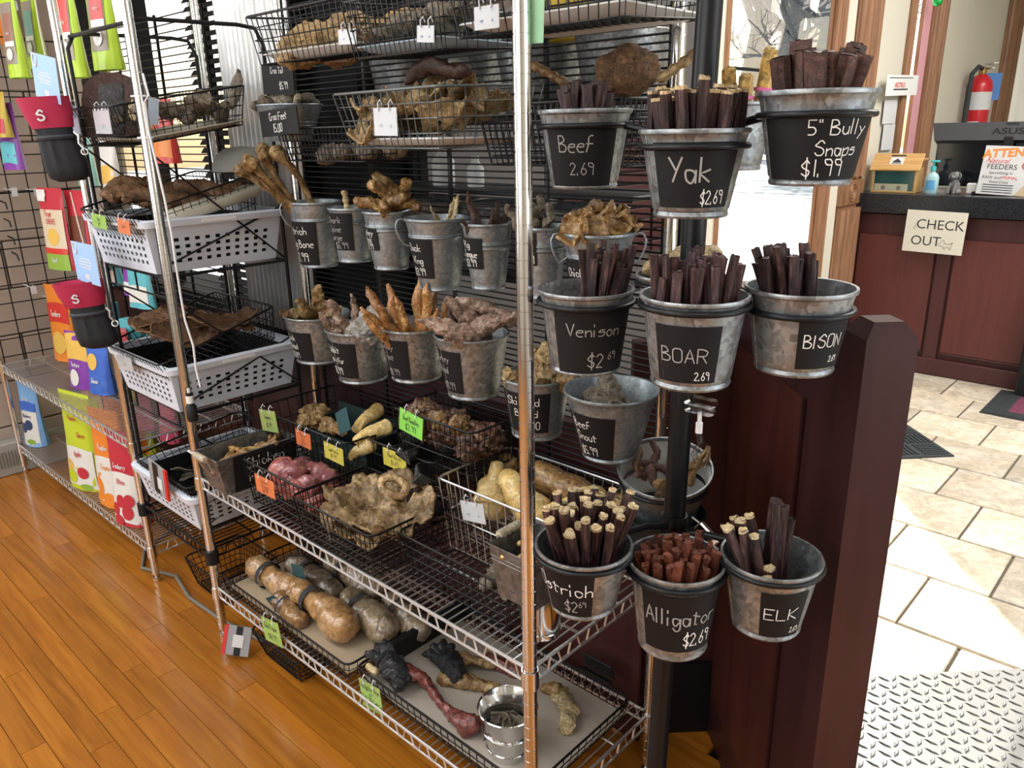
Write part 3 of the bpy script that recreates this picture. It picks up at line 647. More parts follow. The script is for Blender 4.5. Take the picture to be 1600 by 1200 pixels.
# black panel of horizontal wires on the back of the rack
pnl = thing('slat_wire_panel', 'black panel of close horizontal wires behind the hanging buckets', 'wire panel', (-.615, .422, .56))
wm = MB().tube([(-.608, 0, 0), (.608, 0, 0)], .0021, 6).mesh('panel_wire', 'black_wire', 60)
for k in range(92):
    o = bpy.data.objects.new('wire', wm); COL.objects.link(o); o.parent = pnl; o.location = (0, 0, .0142 * k)
for x in (-.607, -.301, 0, .296, .585): obj('upright', MB().box((x, .005, .646), (.009, .007, 1.31)), 'black_wire', pnl, 0)
pn2 = thing('slat_wire_panel', 'black panel of horizontal wires behind the basket stand and the teal boxes', 'wire panel', (-2.21, .425, .53))
wm = MB().tube([(-.5, 0, 0), (.5, 0, 0)], .0022, 6).mesh('panel_wire', 'black_wire', 60)
for k in range(54):
    o = bpy.data.objects.new('wire', wm); COL.objects.link(o); o.parent = pn2; o.location = (0, 0, .024 * k)
for x in (-.5, -.17, .17, .5): obj('upright', MB().box((x, .005, .64), (.009, .007, 1.29)), 'black_wire', pn2, 0)
# square grid on the block wall
gw = thing('grid_panel', 'black square-mesh grid panel hung on the painted block wall', 'wire panel', (-3.085, -.2, .45)); gm = MB()
for k in range(19): gm.tube([(0, -.65, k * .0765), (0, .62, k * .0765)], .0026, 5)
for k in range(17): gm.tube([(.004, -.62 + k * .0765, 0), (.004, -.62 + k * .0765, 1.4)], .0026, 5)
obj('mesh_wires', gm, 'black_wire', gw, 60, None, 'stuff')
gh = shared('peg_hook', lambda: MB().tube([(0, 0, 0), (.12, 0, 0), (.13, 0, .012)], .0022, 5).box((.131, 0, -.008), (.0015, .022, .034)), ['white_paper'])
for i, (x, y) in enumerate([(22, 297), (57, 297), (52, 450), (84, 468), (20, 205), (22, 5)]):
    p = at(x, y, X=-2.95); o = bpy.data.objects.new('peg_hook', gh); COL.objects.link(o); o.parent = gw; o.location = p - V(.131, 0, 0) - gw.location
bh = MB()
for k in range(5): bh.box((.012, -.5 + k * .0, 0), (.02, .01, .02))
for k, (x, y) in enumerate([(3, 318), (9, 346), (15, 373), (21, 398)]):
    p = at(x, y, X=-3.06) - gw.location; o = obj('display_hook', MB().tube([p + V(-.015, 0, .01), p + V(.05, 0, .004), p + V(.06, 0, -.02)], .0035, 6), 'black_wire', gw)
# wall heater low at the left
ht = thing('baseboard_heater', 'grey baseboard heater with fine slots at the foot of the block wall', 'heater', (-3.08, -.35, .0))
obj('body', MB().bbox((-.012, 0, .075), (.07, 1.5, .15), .006), mat('grey_enamel', (.36, .35, .32), .5), ht, 0)
fin = MB().box((0, 0, 0), (.004, .004, .075)).mesh('fin', 'cord', 0)
for k in range(60):
    o = bpy.data.objects.new('fin', fin); COL.objects.link(o); o.parent = ht; o.location = (.025, -.4 + k * .0125, .078)
# ---- black stand of the three white baskets
bs = thing('basket_stand', 'tall black tube stand holding white plastic and wire baskets', 'basket stand', (-1.47, .2, .28)); fr = MB()
X0, X1, Y0, Y1 = -1.672, -1.285, -.008, .375
for x in (X0, X1):
    fr.tube([(x, Y0 + .02, .30), (x, Y0 + .02, 1.66), (x, Y0 + .04, 1.695), (x, Y0 + .07, 1.7), (x, Y1 - .07, 1.705), (x, Y1 - .02, 1.70), (x, Y1, 1.66), (x, Y1, .30)], .0055, 8)
fr.tube([(X0, Y0 + .03, 1.69), (X1, Y0 + .03, 1.69)], .0055, 8)
for z in (.33, .69, 1.075): fr.tube([(X0, Y0 + .02, z), (X1, Y0 + .02, z), (X1, Y1, z), (X0, Y1, z)], .0045, 8, closed=True)
for z in (.64, 1.02):
    fr.tube([(X0, Y0 + .02, z), (X1, Y0 + .02, z)], .003, 6)
    for x in (X0 + .05, X0 + .2, X1 - .05): fr.tube([(x, Y0 + .02, z), (x, Y0 + .02, z + .06)], .003, 6)
for x in (X0, X1):
    for z in (.34, .72, 1.1): fr.tube([(x, Y0 + .02, z), (x, Y1, z + .13)], .0028, 6); fr.tube([(x, Y0 + .02, z + .3), (x, Y1, z - .02)], .0028, 6)
obj('frame', fr, 'black_paint', bs)
local(bs, None)
for o in bs.children:
    o.data.transform(Matrix.Identity(4))
blk = thing('wire_shelf', 'short black wire shelf carrying the basket stand between two chrome posts', 'shelf', (-1.463, .2, .285))
wire_shelf(blk, -1.675, -1.25, 0, D_, .285, 'black_wire'); local(blk, None)
for x in (-1.693, -1.2324): obj('clamp', MB().lathe([(.0135, .25), (.019, .25), (.019, .292), (.0135, .292)], 20, (x + 1.463, -.2, -.285)), 'black_paint', blk)

# ------------------------------------------------------------------ baskets
def wire_basket(key, w_, d_, h_, m='black_wire', nx=16, ny=10, nz=4, taper=.9, r=.0013, rim=.0028, front_dip=0, handle=False):
    """rim, two wire meshes; base at z=0"""
    def ring(z):
        k = taper + (1 - taper) * z / h_; a, b = w_ / 2 * k, d_ / 2 * k; c = min(.02, a * .3); pts = []
        for cx, cy, a0 in ((a - c, b - c, 0), (-a + c, b - c, 90), (-a + c, -b + c, 180), (a - c, -b + c, 270)):
            for i in range(4):
                t = radians(a0 + i * 30); x, y = cx + c * cos(t), cy + c * sin(t); pts.append((x, y, z - (front_dip * max(0, -y / b) ** 3 if z > h_ * .9 else 0)))
        return pts
    rm = MB().tube(ring(h_), rim, 6, closed=True); wb = MB()
    for k in range(nz): wb.tube(ring(h_ * k / nz + .001), r, 4, closed=True)
    for i in range(nx + 1):
        t = -1 + 2 * i / nx; t *= .96
        wb.tube([(t * w_ / 2, -d_ / 2, h_ - front_dip), (t * w_ / 2 * taper, -d_ / 2 * taper, 0), (t * w_ / 2 * taper, d_ / 2 * taper, 0), (t * w_ / 2, d_ / 2, h_)], r, 4)
    for i in range(ny + 1):
        t = -1 + 2 * i / ny; t *= .96; hz = h_ - front_dip * max(0, -t) ** 3
        wb.tube([(-w_ / 2, t * d_ / 2, hz), (-w_ / 2 * taper, t * d_ / 2 * taper, 0), (w_ / 2 * taper, t * d_ / 2 * taper, 0), (w_ / 2, t * d_ / 2, hz)], r, 4)
    return rm.mesh(key + '_rim', m, 60), wb.mesh(key + '_mesh', m, 60)
BK = {}
def basket(name, label, loc, size, rot=(0, 0, 0), m='black_wire', group=None, key=None, **k):
    key = key or label
    if key not in BK: BK[key] = wire_basket('basket', *size, m, **k)
    t = thing(name, label, 'basket', loc, rot, group)
    obj('rim', BK[key][0], None, t); obj('wire_mesh', BK[key][1], None, t, 40, None, 'stuff'); return t
def plastic_basket(label, loc, w_, d_, h_):
    t = thing('plastic_basket', label, 'basket', loc); th = .004; tp = .88
    def wall(p0, p1, z0, z1, k0, k1):                                # perforated wall between two corners: a lattice with square holes
        nx = max(4, int((Vector(p1) - Vector(p0)).length / .029)); nz_ = 7; mb = MB()
        def P_(i, j):
            u, v = i / nx, j / nz_; k = k0 + (k1 - k0) * v; p = Vector(p0).lerp(Vector(p1), u)
            return V(p.x * k, p.y * k - 0, z0 + (z1 - z0) * v)
        for i in range(nx):
            for j in range(nz_):
                a, b, c, d = P_(i, j), P_(i + 1, j), P_(i + 1, j + 1), P_(i, j + 1)
                if 1 <= i < nx - 1 and j in (1, 2, 3, 4):
                    m_ = (a + b + c + d) / 4; s = .40 if (j) else .4
                    if (i + j) % 1 == 0:
                        q = [m_ + (x - m_) * .5 for x in (a, b, c, d)]
                        mb.add([a, b, c, d] + q, [(0, 1, 5, 4), (1, 2, 6, 5), (2, 3, 7, 6), (3, 0, 4, 7)]); continue
                mb.add([a, b, c, d], [(0, 1, 2, 3)])
        n = len(mb.v); ctr = V(0, 0, 0)                              # give the wall its thickness
        nrm = (Vector(p1) - Vector(p0)).cross(V(0, 0, 1)).normalized(); fs = list(mb.f)
        mb.v += [tuple(Vector(q) - nrm * th) for q in mb.v]; mb.f += [tuple(i + n for i in f[::-1]) for f in fs]; mb.m += [0] * len(fs)
        return mb
    a, b = w_ / 2, d_ / 2; c = [(-a, -b, 0), (a, -b, 0), (a, b, 0), (-a, b, 0)]
    for nm, i in (('front_wall', 0), ('side_wall', 1), ('back_wall', 2), ('side_wall', 3)): obj(nm, wall(c[i], c[(i + 1) % 4], 0, h_ - .01, tp, .985), 'white_plastic', t, 0)
    obj('floor_tray', MB().bbox((0, 0, .002), (w_ * tp, d_ * tp, .004), .001), 'white_plastic', t, 0)
    lk_ = MB(); k0, k1 = tp * .955, .93; zz = h_ * .86
    vs = [(sx * a * k, sy * b * k, z) for k, z in ((k0, .006), (k1, zz)) for sx, sy in ((-1, -1), (1, -1), (1, 1), (-1, 1))]; lk_.add(vs, [(0, 1, 5, 4), (1, 2, 6, 5), (2, 3, 7, 6), (3, 0, 4, 7), (3, 2, 1, 0)]); obj('shade_liner', lk_, 'dark_plastic', t, 0)  # added dark box; its colour stands for the shade seen through the holes
    rim = MB(); o_ = .006
    for z0, z1, e0, e1 in ((h_ - .022, h_, 0, .008),):
        ring = []
        for (e, z) in ((-.002, z0), (e1, z0 + .002), (e1 + .003, z1 - .004), (e1 - .001, z1), (-.006, z1), (-.006, z0)):
            pts = []
            for sx, sy, a0 in ((1, 1, 0), (-1, 1, 90), (-1, -1, 180), (1, -1, 270)):
                for i in range(5): tt = radians(a0 + i * 22.5); pts.append((sx * (a - .02) + (.02 + e) * cos(tt), sy * (b - .02) + (.02 + e) * sin(tt), z))
            ring.append(pts)
        n = 20; vs = [q for r_ in ring for q in r_]; m_ = len(ring)
        rim.add(vs, [(i * n + j, i * n + (j + 1) % n, ((i + 1) % m_) * n + (j + 1) % n, ((i + 1) % m_) * n + j) for i in range(m_) for j in range(n)])
    obj('rim', rim, 'white_plastic', t, 50)
    for s in (-1, 1): obj('grip_slot', MB().bbox((s * (a + .0095), 0, h_ - .010), (.002, .10, .012), .001), 'dark_plastic' if False else 'white_foam', t, 0)
    return t
plastic_basket('white perforated plastic basket, the top one of three on the black stand', (-1.485, .18, 1.082), .40, .40, .142)
plastic_basket('white perforated plastic basket in the middle of the black stand', (-1.478, .18, .697), .40, .40, .135)
plastic_basket('white perforated plastic basket at the bottom of the black stand', (-1.463, .18, .335), .40, .40, .118)
# ================================================================== buckets
def bucket(label, xl, xr, yf, yb, Yc=None, dia=None, kb=.72, chalk=None, lines=(), bands=(), handle=False, rim=True, m='galv', name='galvanised_bucket', group=None, lean=0, deep=.006, dim=False, hdist=None):
    """placed by its rim (left, right, front y) and the y of its front foot; Yc = plane of its axis, or dia = real width"""
    cx, wpx = (xl + xr) / 2, xr - xl
    if dia: dep = dia * F_PX / wpx; c = at(cx, yf, d=dep); R = dia / 2
    else:
        c = at(cx, yf, Y=Yc); R = wpx * (c - CAM).dot(CF) / F_PX / 2
    n = V(CAM.x - c.x, CAM.y - c.y, 0).normalized()
    if dia: F_ = at(cx, yf, d=dep - R * .9); C_ = F_ - n * R
    else:
        F_ = at(cx, yf, Y=Yc + n.y * R); C_ = F_ - n * R
    zt = F_.z; rb = R * kb; fb = C_ + n * rb; zb = zat(fb.x, fb.y, yb); H = zt - zb
    rot = (0, 0, 0)
    t = thing(name, label, 'bucket', (C_.x, C_.y, zb), rot, group)
    rr = lambda z: rb + (R - rb) * z / H
    prof = [(.0001, .004), (rb - .002, .004), (rb, .001), (rb + .0015, .004), (rb, .009)]
    for k in range(1, 9): prof.append((rr(H * k / 9), H * k / 9 if k < 9 else H))
    for bz in bands:
        z = H * bz; prof += [(rr(z) - .0001, z - .005), (rr(z) + .0022, z - .002), (rr(z) + .0022, z + .002), (rr(z) - .0001, z + .005)]
    prof = prof[:5] + sorted(prof[5:], key=lambda q: q[1])
    e = .0028 if rim else .001
    prof += [(R, H - .006), (R + e, H - .004), (R + e * 1.3, H - .001), (R + e, H + .0015), (R - .0005, H + .001), (R - .0018, H - .004), (rb - .001, .008), (.0001, .007)]
    obj('shell', MB().lathe(prof, 48), m, t, 35)
    al = atan2(n.y, n.x)
    seam = MB(); sa = al + radians(-62)
    seam.tube([((rr(z) + .0004) * cos(sa), (rr(z) + .0004) * sin(sa), z) for z in (H * .02, H * .5, H * .96)], .0012, 6); obj('seam', seam, m, t)
    if handle:
        for s in (-1, 1):
            a = al + s * radians(80); hm = MB(); p0 = V(R * cos(a), R * sin(a), H - .006); ra = V(cos(a), sin(a), 0)
            hm.tube([p0, p0 + ra * .010 + V(0, 0, .006), p0 + ra * .018 + V(0, 0, .004), p0 + ra * .023 + V(0, 0, -.006), p0 + ra * .022 + V(0, 0, -.02), p0 + ra * .017 + V(0, 0, -.034), p0 + ra * .008 + V(0, 0, -.05), V((rr(H * .62)) * cos(a), rr(H * .62) * sin(a), H * .62)], .0022, 8); obj('loop_handle', hm, m, t, 60)
    if chalk:
        lift = .0016 if bands else 0
        base, a0, a1, z0, z1 = chalk[:5]; slant = chalk[5] if len(chalk) > 5 else 0
        th0 = (al if base == 'cam' else radians(base))
        def on(u, v, off=.0012):                                     # u along the curve (m), v up from the foot of the label
            z = H * z0 + v; a = th0 + u / ((R + rb) / 2); r = rr(z) + off + lift; return (r * cos(a), r * sin(a), z)
        Rm = (R + rb) / 2; U0, U1 = radians(a0) * Rm, radians(a1) * Rm; LH = H * (z1 - z0)
        lb = obj('chalkboard_label', MB().grid(lambda u, v: on(U0 + (U1 - U0) * u, LH * v + slant * (u - .5), .0011), 18, 4), 'chalkboard', t, 180)
        tx = MB(); tdim = MB()
        for s in lines:
            txt, fu, fv, h = s[:4]; k = s[4] if len(s) > 4 else .9; dm = s[5] if len(s) > 5 else False
            uu = U0 + (U1 - U0) * fu; hh = h * LH
            write(tdim if dm else tx, txt, uu, LH * fv, hh, max(.0011, hh * .085), lambda u, v: on(u, v + slant * ((u - U0) / (U1 - U0) - .5), .0018), 'c', k)
        if tx.v: obj('chalk_lettering', tx, 'chalk', lb, 180)
        if tdim.v: obj('faint_chalk_lettering', tdim, 'chalk_dim', lb, 180)
    BUCKETS[label] = (C_, zb, H, R, rb, n)
    return t
BUCKETS = {}
def info(label): return BUCKETS[label]
def fill_sticks(b, n, L_, r, mats, name, label, group, seed=1, side=(0, 0), spread=.6, lean=.35, variants=5, flat=1, groove=.22, hi=1.0, zlift=0, dirs=None):
    C_, zb, H, R, rb, n_ = info(b); Rg = random.Random(seed); rt = V(-n_.y, n_.x, 0)
    for i in range(n):
        key = f'{name}_{seed}_{i % variants}'
        me = shared(key, lambda: stick(seed * 31 + i, L_ * Rg.uniform(.9, 1.08), r * Rg.uniform(.85, 1.2), 10, .006, groove, 0, flat), mats, 40)
        k = (i + .5) / n; a = i * 2.39996 + seed; q = sqrt(k)
        u = rt * (cos(a) * q * spread + side[0]) + n_ * (sin(a) * q * spread + side[1])
        top = u * (R * .98); 
        if top.length > R * .89: top = top.normalized() * R * .89
        bot = u * (rb * (.92 if hi >= 1.2 else .55)) + V(Rg.uniform(-.1, .1), Rg.uniform(-.1, .1), 0) * rb
        d = (top - bot) * lean + V(0, 0, H); d = (top - bot) + V(0, 0, H * hi)
        p = V(C_.x, C_.y, zb + .012 + zlift + Rg.uniform(0, .012)) + bot
        place(name, me, p, zto(d, Rg.uniform(0, 6.28)), label, 'dog chew', group)
def fill_items(b, items, zfill=.0):
    """items: (name, mesh, (right, front, up) relative to the rim centre in rim radii, rotation matrix, label, group)"""
    C_, zb, H, R, rb, n_ = info(b); rt = V(-n_.y, n_.x, 0)
    for nm, me, (a, c, u), rot, lab, grp in items:
        p = V(C_.x, C_.y, zb + H) + (rt * a + n_ * c) * R + V(0, 0, u * R); place(nm, me, p, rot, lab, 'dog chew', grp)
def dirw(b, r, f, u):                                                # direction: right, towards the camera, up
    n_ = info(b)[5] if isinstance(b, str) else b; return V(-n_.y, n_.x, 0) * r + n_ * f + V(0, 0, u)
# ------------------------------------------------------------------ the bucket tree: black pole with rings
PX, PY = .1806, .1561
tree_st = thing('bucket_tree_stand', 'tall black pole stand whose rings hold the stick buckets', 'display stand', (PX, PY, 0))
obj('pole', MB().lathe([(.0001, .012), (.0175, .012), (.0175, .92), (.0175, 1.95), (.0001, 1.95)], 28), 'black_paint', tree_st, 50)
obj('sleeve', MB().lathe([(.0178, .0), (.0225, .006), (.0225, .10), (.0178, .104)], 28, (0, 0, .605)).lathe([(.0178, 0), (.024, .003), (.024, .02), (.0178, .023)], 28, (0, 0, .69)), 'black_paint', tree_st, 40)
for o in tree_st.children:                                            # the pole leans a little
    for v in o.data.vertices: k = (v.co.z - .85) * .0165; v.co.x += .734 * k; v.co.y += .679 * k
for a in (20, 140, 260):
    a = radians(a); obj('foot_bar', MB().bbox((.12, 0, .012), (.24, .03, .02), .004).xf(Matrix.Rotation(a, 4, 'Z')), 'black_paint', tree_st, 0)
SX = [('Beef', 'dark jerky sticks'), ]
DIA = .137
bucket('galvanised bucket chalked Beef 2.69 hung on the black pole', 843, 985, 171, 297, dia=DIA, kb=.73, chalk=('cam', -58, 46, .05, .78), lines=[('Beef', .43, .60, .27, .75, True), ('2.69', .52, .20, .2, .9, True)])
bucket('galvanised bucket chalked Yak $2.69 on the front of the black pole', 1002, 1168, 203, 344, dia=DIA, kb=.70, chalk=('cam', -48, 56, .14, .87), lines=[('Yak', .43, .40, .36, .8, True), ('$2.69', .73, .06, .2, .62)])
bucket('galvanised bucket chalked 5" Bully Snaps $1.99 at the upper right', 1190, 1366, 140, 293, dia=DIA, kb=.70, chalk=('cam', -62, 100, .08, .78), lines=[('5" Bully', .56, .68, .21, .92), ('Snaps', .56, .37, .21, .88), ('$1.99', .47, .06, .24, .95)])
bucket('galvanised bucket chalked Venison $2.69 on the left of the black pole', 843, 988, 465, 590, dia=DIA, kb=.76, chalk=('cam', -44, 74, .05, .88), lines=[('Venison', .47, .57, .18, .88, True), ('$2', .50, .10, .20, .9, True), ('69', .72, .2, .11, .9, True)])
bucket('galvanised bucket chalked BOAR 2.69 on the front of the black pole', 1003, 1166, 477, 615, dia=DIA, kb=.76, chalk=('cam', -46, 34, .12, .76), lines=[('BOAR', .46, .38, .24, .95, True), ('2.69', .76, .06, .14, .75)])
bucket('galvanised bucket chalked BISON on the right of the black pole', 1169, 1331, 464, 592, dia=DIA, kb=.74, chalk=('cam', 2, 76, .13, .72), lines=[('BISON', .44, .45, .26, .8), ('2.69', .70, .13, .12, .7)])
bucket('galvanised bucket chalked Ostrich $2.69 low on the black pole', 838, 985, 888, 972, dia=DIA, kb=.70, chalk=('cam', -92, 14, .10, .86), lines=[('Ostrich', .58, .50, .27, .9), ('$2', .70, .12, .24, .8, True), ('69', .86, .24, .13, .8, True)])
bucket('galvanised bucket chalked Alligator $2.69 low on the front of the black pole', 982, 1128, 912, 1035, dia=DIA, kb=.74, chalk=('cam', -44, 72, .14, .84), lines=[('Alligator', .48, .50, .26, .72, True), ('$2.69', .70, .12, .22, .62)])
bucket('galvanised bucket chalked ELK low on the right of the black pole', 1128, 1276, 905, 1003, dia=DIA, kb=.71, chalk=('cam', -8, 56, .1, .78), lines=[('ELK', .44, .42, .24, 1.0), ('2.69', .82, .1, .12, .6)])
bucket('galvanised bucket of yellow banded chews behind the pole at the upper right', 1092, 1208, 160, 268, dia=.137, kb=.75)
bucket('galvanised bucket of pale chews half hidden behind the black pole', 996, 1122, 440, 512, dia=.137, kb=.75)
bucket('wide galvanised bucket with white inside low behind the black pole', 966, 1110, 748, 850, dia=.166, kb=.66, m='galv_blue')
ring_m = MB()
for lb, dz in (('galvanised bucket chalked Beef 2.69 hung on the black pole', .022), ('galvanised bucket chalked Yak $2.69 on the front of the black pole', .02), ('galvanised bucket chalked 5" Bully Snaps $1.99 at the upper right', .026), ('galvanised bucket chalked Venison $2.69 on the left of the black pole', .018), ('galvanised bucket chalked BOAR 2.69 on the front of the black pole', .012), ('galvanised bucket chalked BISON on the right of the black pole', .028), ('galvanised bucket chalked Ostrich $2.69 low on the black pole', .010), ('galvanised bucket chalked Alligator $2.69 low on the front of the black pole', .014), ('galvanised bucket chalked ELK low on the right of the black pole', .008), ('galvanised bucket of yellow banded chews behind the pole at the upper right', .03), ('galvanised bucket of pale chews half hidden behind the black pole', .014), ('wide galvanised bucket with white inside low behind the black pole', .05)):
    C_, zb, H, R, rb, n_ = info(lb); z = zb + H - dz; r = rb + (R - rb) * (H - dz) / H + .004
    mb = MB().torus((C_.x - PX, C_.y - PY, z), r, .0042, 44, 8)
    d = V(C_.x - PX, C_.y - PY, 0); L_ = d.length; d = d.normalized()
    mb.tube([d * .016 + V(0, 0, z - .03), d * (L_ - r) * .5 + V(0, 0, z - .012), d * (L_ - r + .002) + V(0, 0, z)], .0055, 8)
    mb.lathe([(.0178, -.016), (.0215, -.016), (.0215, .016), (.0178, .016)], 24, (0, 0, z - .03))
    obj('ring_arm', mb, 'black_paint', tree_st, 50)
J = ['jerky', 'jerky']
fill_sticks('galvanised bucket chalked Beef 2.69 hung on the black pole', 24, .135, .0072, ['jerky', 'jerky'], 'beef_stick', 'dark brown beef stick standing in the bucket chalked Beef', 'sticks in the Beef bucket', 11, (.02, -.15), .55, hi=1.05, variants=6)
fill_sticks('galvanised bucket chalked Yak $2.69 on the front of the black pole', 34, .148, .0072, ['jerky', 'cut_end'], 'yak_stick', 'dark stick with a pale cut top in the bucket chalked Yak', 'sticks in the Yak bucket', 12, (0, 0), .95, hi=1.6, variants=7)
fill_sticks('galvanised bucket chalked 5" Bully Snaps $1.99 at the upper right', 15, .142, .0125, ['brown_chew', 'brown_chew'], 'bully_snap', 'thick brown dried chew in the bucket chalked Bully Snaps', 'chews in the Bully Snaps bucket', 13, (-.0, 0), .78, hi=1.15, variants=6, groove=.3)
fill_sticks('galvanised bucket chalked Venison $2.69 on the left of the black pole', 24, .158, .0076, J, 'venison_stick', 'dark grooved stick in the bucket chalked Venison', 'sticks in the Venison bucket', 14, (.38, -.1), .5, hi=1.05, variants=6, flat=.7)
fill_sticks('galvanised bucket chalked BOAR 2.69 on the front of the black pole', 36, .144, .0076, ['jerky_purple', 'jerky_purple'], 'boar_stick', 'purplish brown grooved stick in the bucket chalked BOAR', 'sticks in the BOAR bucket', 15, (.0, .05), .97, hi=1.7, variants=7, flat=.75)
fill_sticks('galvanised bucket chalked BISON on the right of the black pole', 24, .140, .0076, J, 'bison_stick', 'near-black stick in the bucket chalked BISON', 'sticks in the BISON bucket', 16, (-.35, -.12), .55, hi=1.0, variants=6, flat=.75)
fill_sticks('galvanised bucket chalked Ostrich $2.69 low on the black pole', 34, .146, .0072, ['jerky', 'cut_end'], 'ostrich_stick', 'dark round stick in the bucket chalked Ostrich', 'sticks in the Ostrich bucket', 17, (.05, -.1), .82, hi=.95, variants=7, groove=.14)
fill_sticks('galvanised bucket chalked Alligator $2.69 low on the front of the black pole', 40, .146, .0076, ['jerky_red', 'jerky_red'], 'alligator_stick', 'rusty red stick in the bucket chalked Alligator', 'sticks in the Alligator bucket', 18, (-.04, .0), .92, hi=1.0, variants=8, flat=.7, groove=.12)
eb = 'galvanised bucket chalked ELK low on the right of the black pole'
fill_sticks(eb, 9, .146, .0072, ['jerky', 'cut_end'], 'elk_stick', 'dark stick with a pale cut end leaning at the left of the ELK bucket', 'sticks leaning left in the ELK bucket', 19, (-.62, -.05), .34, hi=.85, variants=6, groove=.14)
fill_sticks(eb, 5, .160, .0080, J, 'elk_stick', 'plain dark stick standing at the back of the ELK bucket', 'sticks at the back of the ELK bucket', 20, (.12, -.4), .3, hi=1.3, variants=5, groove=.14)
fill_sticks(eb, 2, .085, .0085, ['jerky', 'cut_end'], 'elk_stick', 'short pale-ended stick at the front rim of the ELK bucket', 'short sticks in the ELK bucket', 21, (.02, .42), .28, hi=1.3, variants=2, groove=.14)
# yellow banded chews
yb = 'galvanised bucket of yellow banded chews behind the pole at the upper right'
for i, (a, c, h, lx) in enumerate([(-.55, .1, .16, -.25), (.25, .25, .105, .02), (.72, -.1, .15, .12), (-.1, -.4, .12, -.1)]):
    C_, zb, H, R, rb, n_ = info(yb); me = shared(f'amber{i}', lambda: MB().bbox((0, 0, h / 2), (.036, .026, h), .007), 'amber', 30)
    p = V(C_.x, C_.y, zb + H - .055) + (V(-n_.y, n_.x, 0) * a + n_ * c) * R * .75
    t = place('yellow_chew', me, p, zto(dirw(yb, lx, 0, 1)), 'yellow block chew with a pink band in the bucket behind the pole', 'dog chew', 'yellow banded chews')
    obj('pink_band', MB().lathe([(.0001, 0), (.0215, 0), (.0215, .006), (.0001, .006)], 16, (0, 0, h * .58 if h < .12 else h * .5), sy=.8), 'rubber_band', t)
pb = 'galvanised bucket of pale chews half hidden behind the black pole'
for i in range(9):
    me = shared(f'pale{i % 3}', lambda: lump(60 + i, .026, .017, .030, .18, 1.6, 2), 'cheese', 50)
    a = i * 2.4; q = sqrt((i + .5) / 9) * .75; fill_items(pb, [('pale_chew', me, (q * cos(a), q * sin(a), -.02 + .20 * (i % 3)), zto((rnd(-1, 1), rnd(-1, 1), rnd(-.2, 1))), 'pale cream chew chunk in the bucket half hidden by the pole', 'pale chews behind the pole')])
wbk = 'wide galvanised bucket with white inside low behind the black pole'
C_, zb, H, R, rb, n_ = info(wbk)
wt = [o for o in bpy.data.objects if o.get('label') == wbk][0]; tl = Matrix.Rotation(radians(17), 3, Vector((-n_.y, n_.x, 0))); wt.rotation_euler = tl.to_euler(); wt.location = V(C_.x, C_.y, zb + H - .015) - tl @ V(0, 0, H)
bp = thing('black_pot', 'black pot under the wide white-lined bucket behind the pole', 'pot', (C_.x, C_.y, zb - .05)); obj('shell', MB().lathe([(.001, 0), (.058, 0), (.060, .004), (.076, .085), (.079, .088), (.076, .09), (.072, .084), (.056, .008), (.001, .008)], 36), 'black_paint', bp, 40)
obj('liner', MB().lathe([(rb * .97, .012), (R * .975, H - .006), (R * .965, H - .006), (rb * .95, .014)], 40), 'white_foam', bpy.data.objects[-1] if False else [o for o in bpy.data.objects if o.get('label') == wbk][0])
for i in range(9):
    me = shared(f'tw{i % 4}', lambda: limb(80 + i, [(0, 0, 0), (.008, .004, .03), (-.006, 0, .06), (.004, 0, .09)], [.006, .009, .007, .004], 8, .3, 40, 4), ['brown_chew'] if i % 2 else ['bone_brown'], 60)
    a = i * 2.4; q = sqrt((i + .5) / 9) * .6; fill_items(wbk, [('gnarled_chew', me, (q * cos(a), q * sin(a) , -.62 + .07 * (i % 3)), zto((rnd(-1, 1), rnd(-1, 1), rnd(.1, .8))), 'gnarled brown chew in the white-lined bucket behind the pole', 'chews in the white-lined bucket')])
ppr = MB().grid(lambda u, v: (-.05 + .08 * u, .01 * sin(u * 3), .06 * v * (1 - .4 * u)), 6, 4, .0008)
place('paper_sleeve', ppr.mesh('paper_sleeve', 'clear', 60), V(C_.x, C_.y, zb + H - .05) + V(-n_.y, n_.x, 0) * -.03, (0, 0, atan2(n_.y, n_.x) + pi / 2), 'clear crumpled sleeve tucked in the white-lined bucket', 'sleeve')
# ------------------------------------------------------------------ buckets hung on the wire panel: upper row
YP = .335
bucket('slim galvanised bucket chalked Ostrich Wing Bone $7.99', 452, 531, 318, 420, Yc=YP, kb=.72, chalk=(-92, -58, 58, .06, .72), lines=[('Ostrich', .46, .72, .17, .8), ('Wing Bone', .5, .42, .17, .78), ('$7.99', .5, .08, .19, .8)], bands=(.74,), handle=True, m='galv_blue')
bucket('slim galvanised bucket chalked Shark Spine Large $6.99', 514, 585, 327, 412, Yc=YP, kb=.74, chalk=(-92, -48, 56, .25, .93), lines=[('Shark', .46, .74, .16, .8, True), ('Spine', .46, .50, .16, .8, True), ('Large', .46, .28, .15, .8, True), ('$6.99', .62, .05, .16, .8, True)], bands=(.75, .79), m='galv_blue')
bucket('slim galvanised bucket chalked Turkey Neck $5.99', 568, 645, 333, 424, Yc=YP, kb=.70, chalk=(-106, -36, 36, .36, .74), lines=[('Turkey', .5, .68, .26, .66), ('Neck', .5, .36, .26, .66), ('$5.99', .5, .04, .26, .7)], bands=(.70, .76), m='galv_blue')
bucket('flared galvanised bucket chalked Duck Wing $3.99 with loop handles', 634, 732, 345, 457, Yc=YP, kb=.64, chalk=(-100, -44, 46, .20, .74), lines=[('Duck', .5, .70, .18, .8), ('Wing', .55, .38, .18, .8), ('$3.99', .55, .07, .18, .75)], bands=(.77,), handle=True, m='galv_blue')
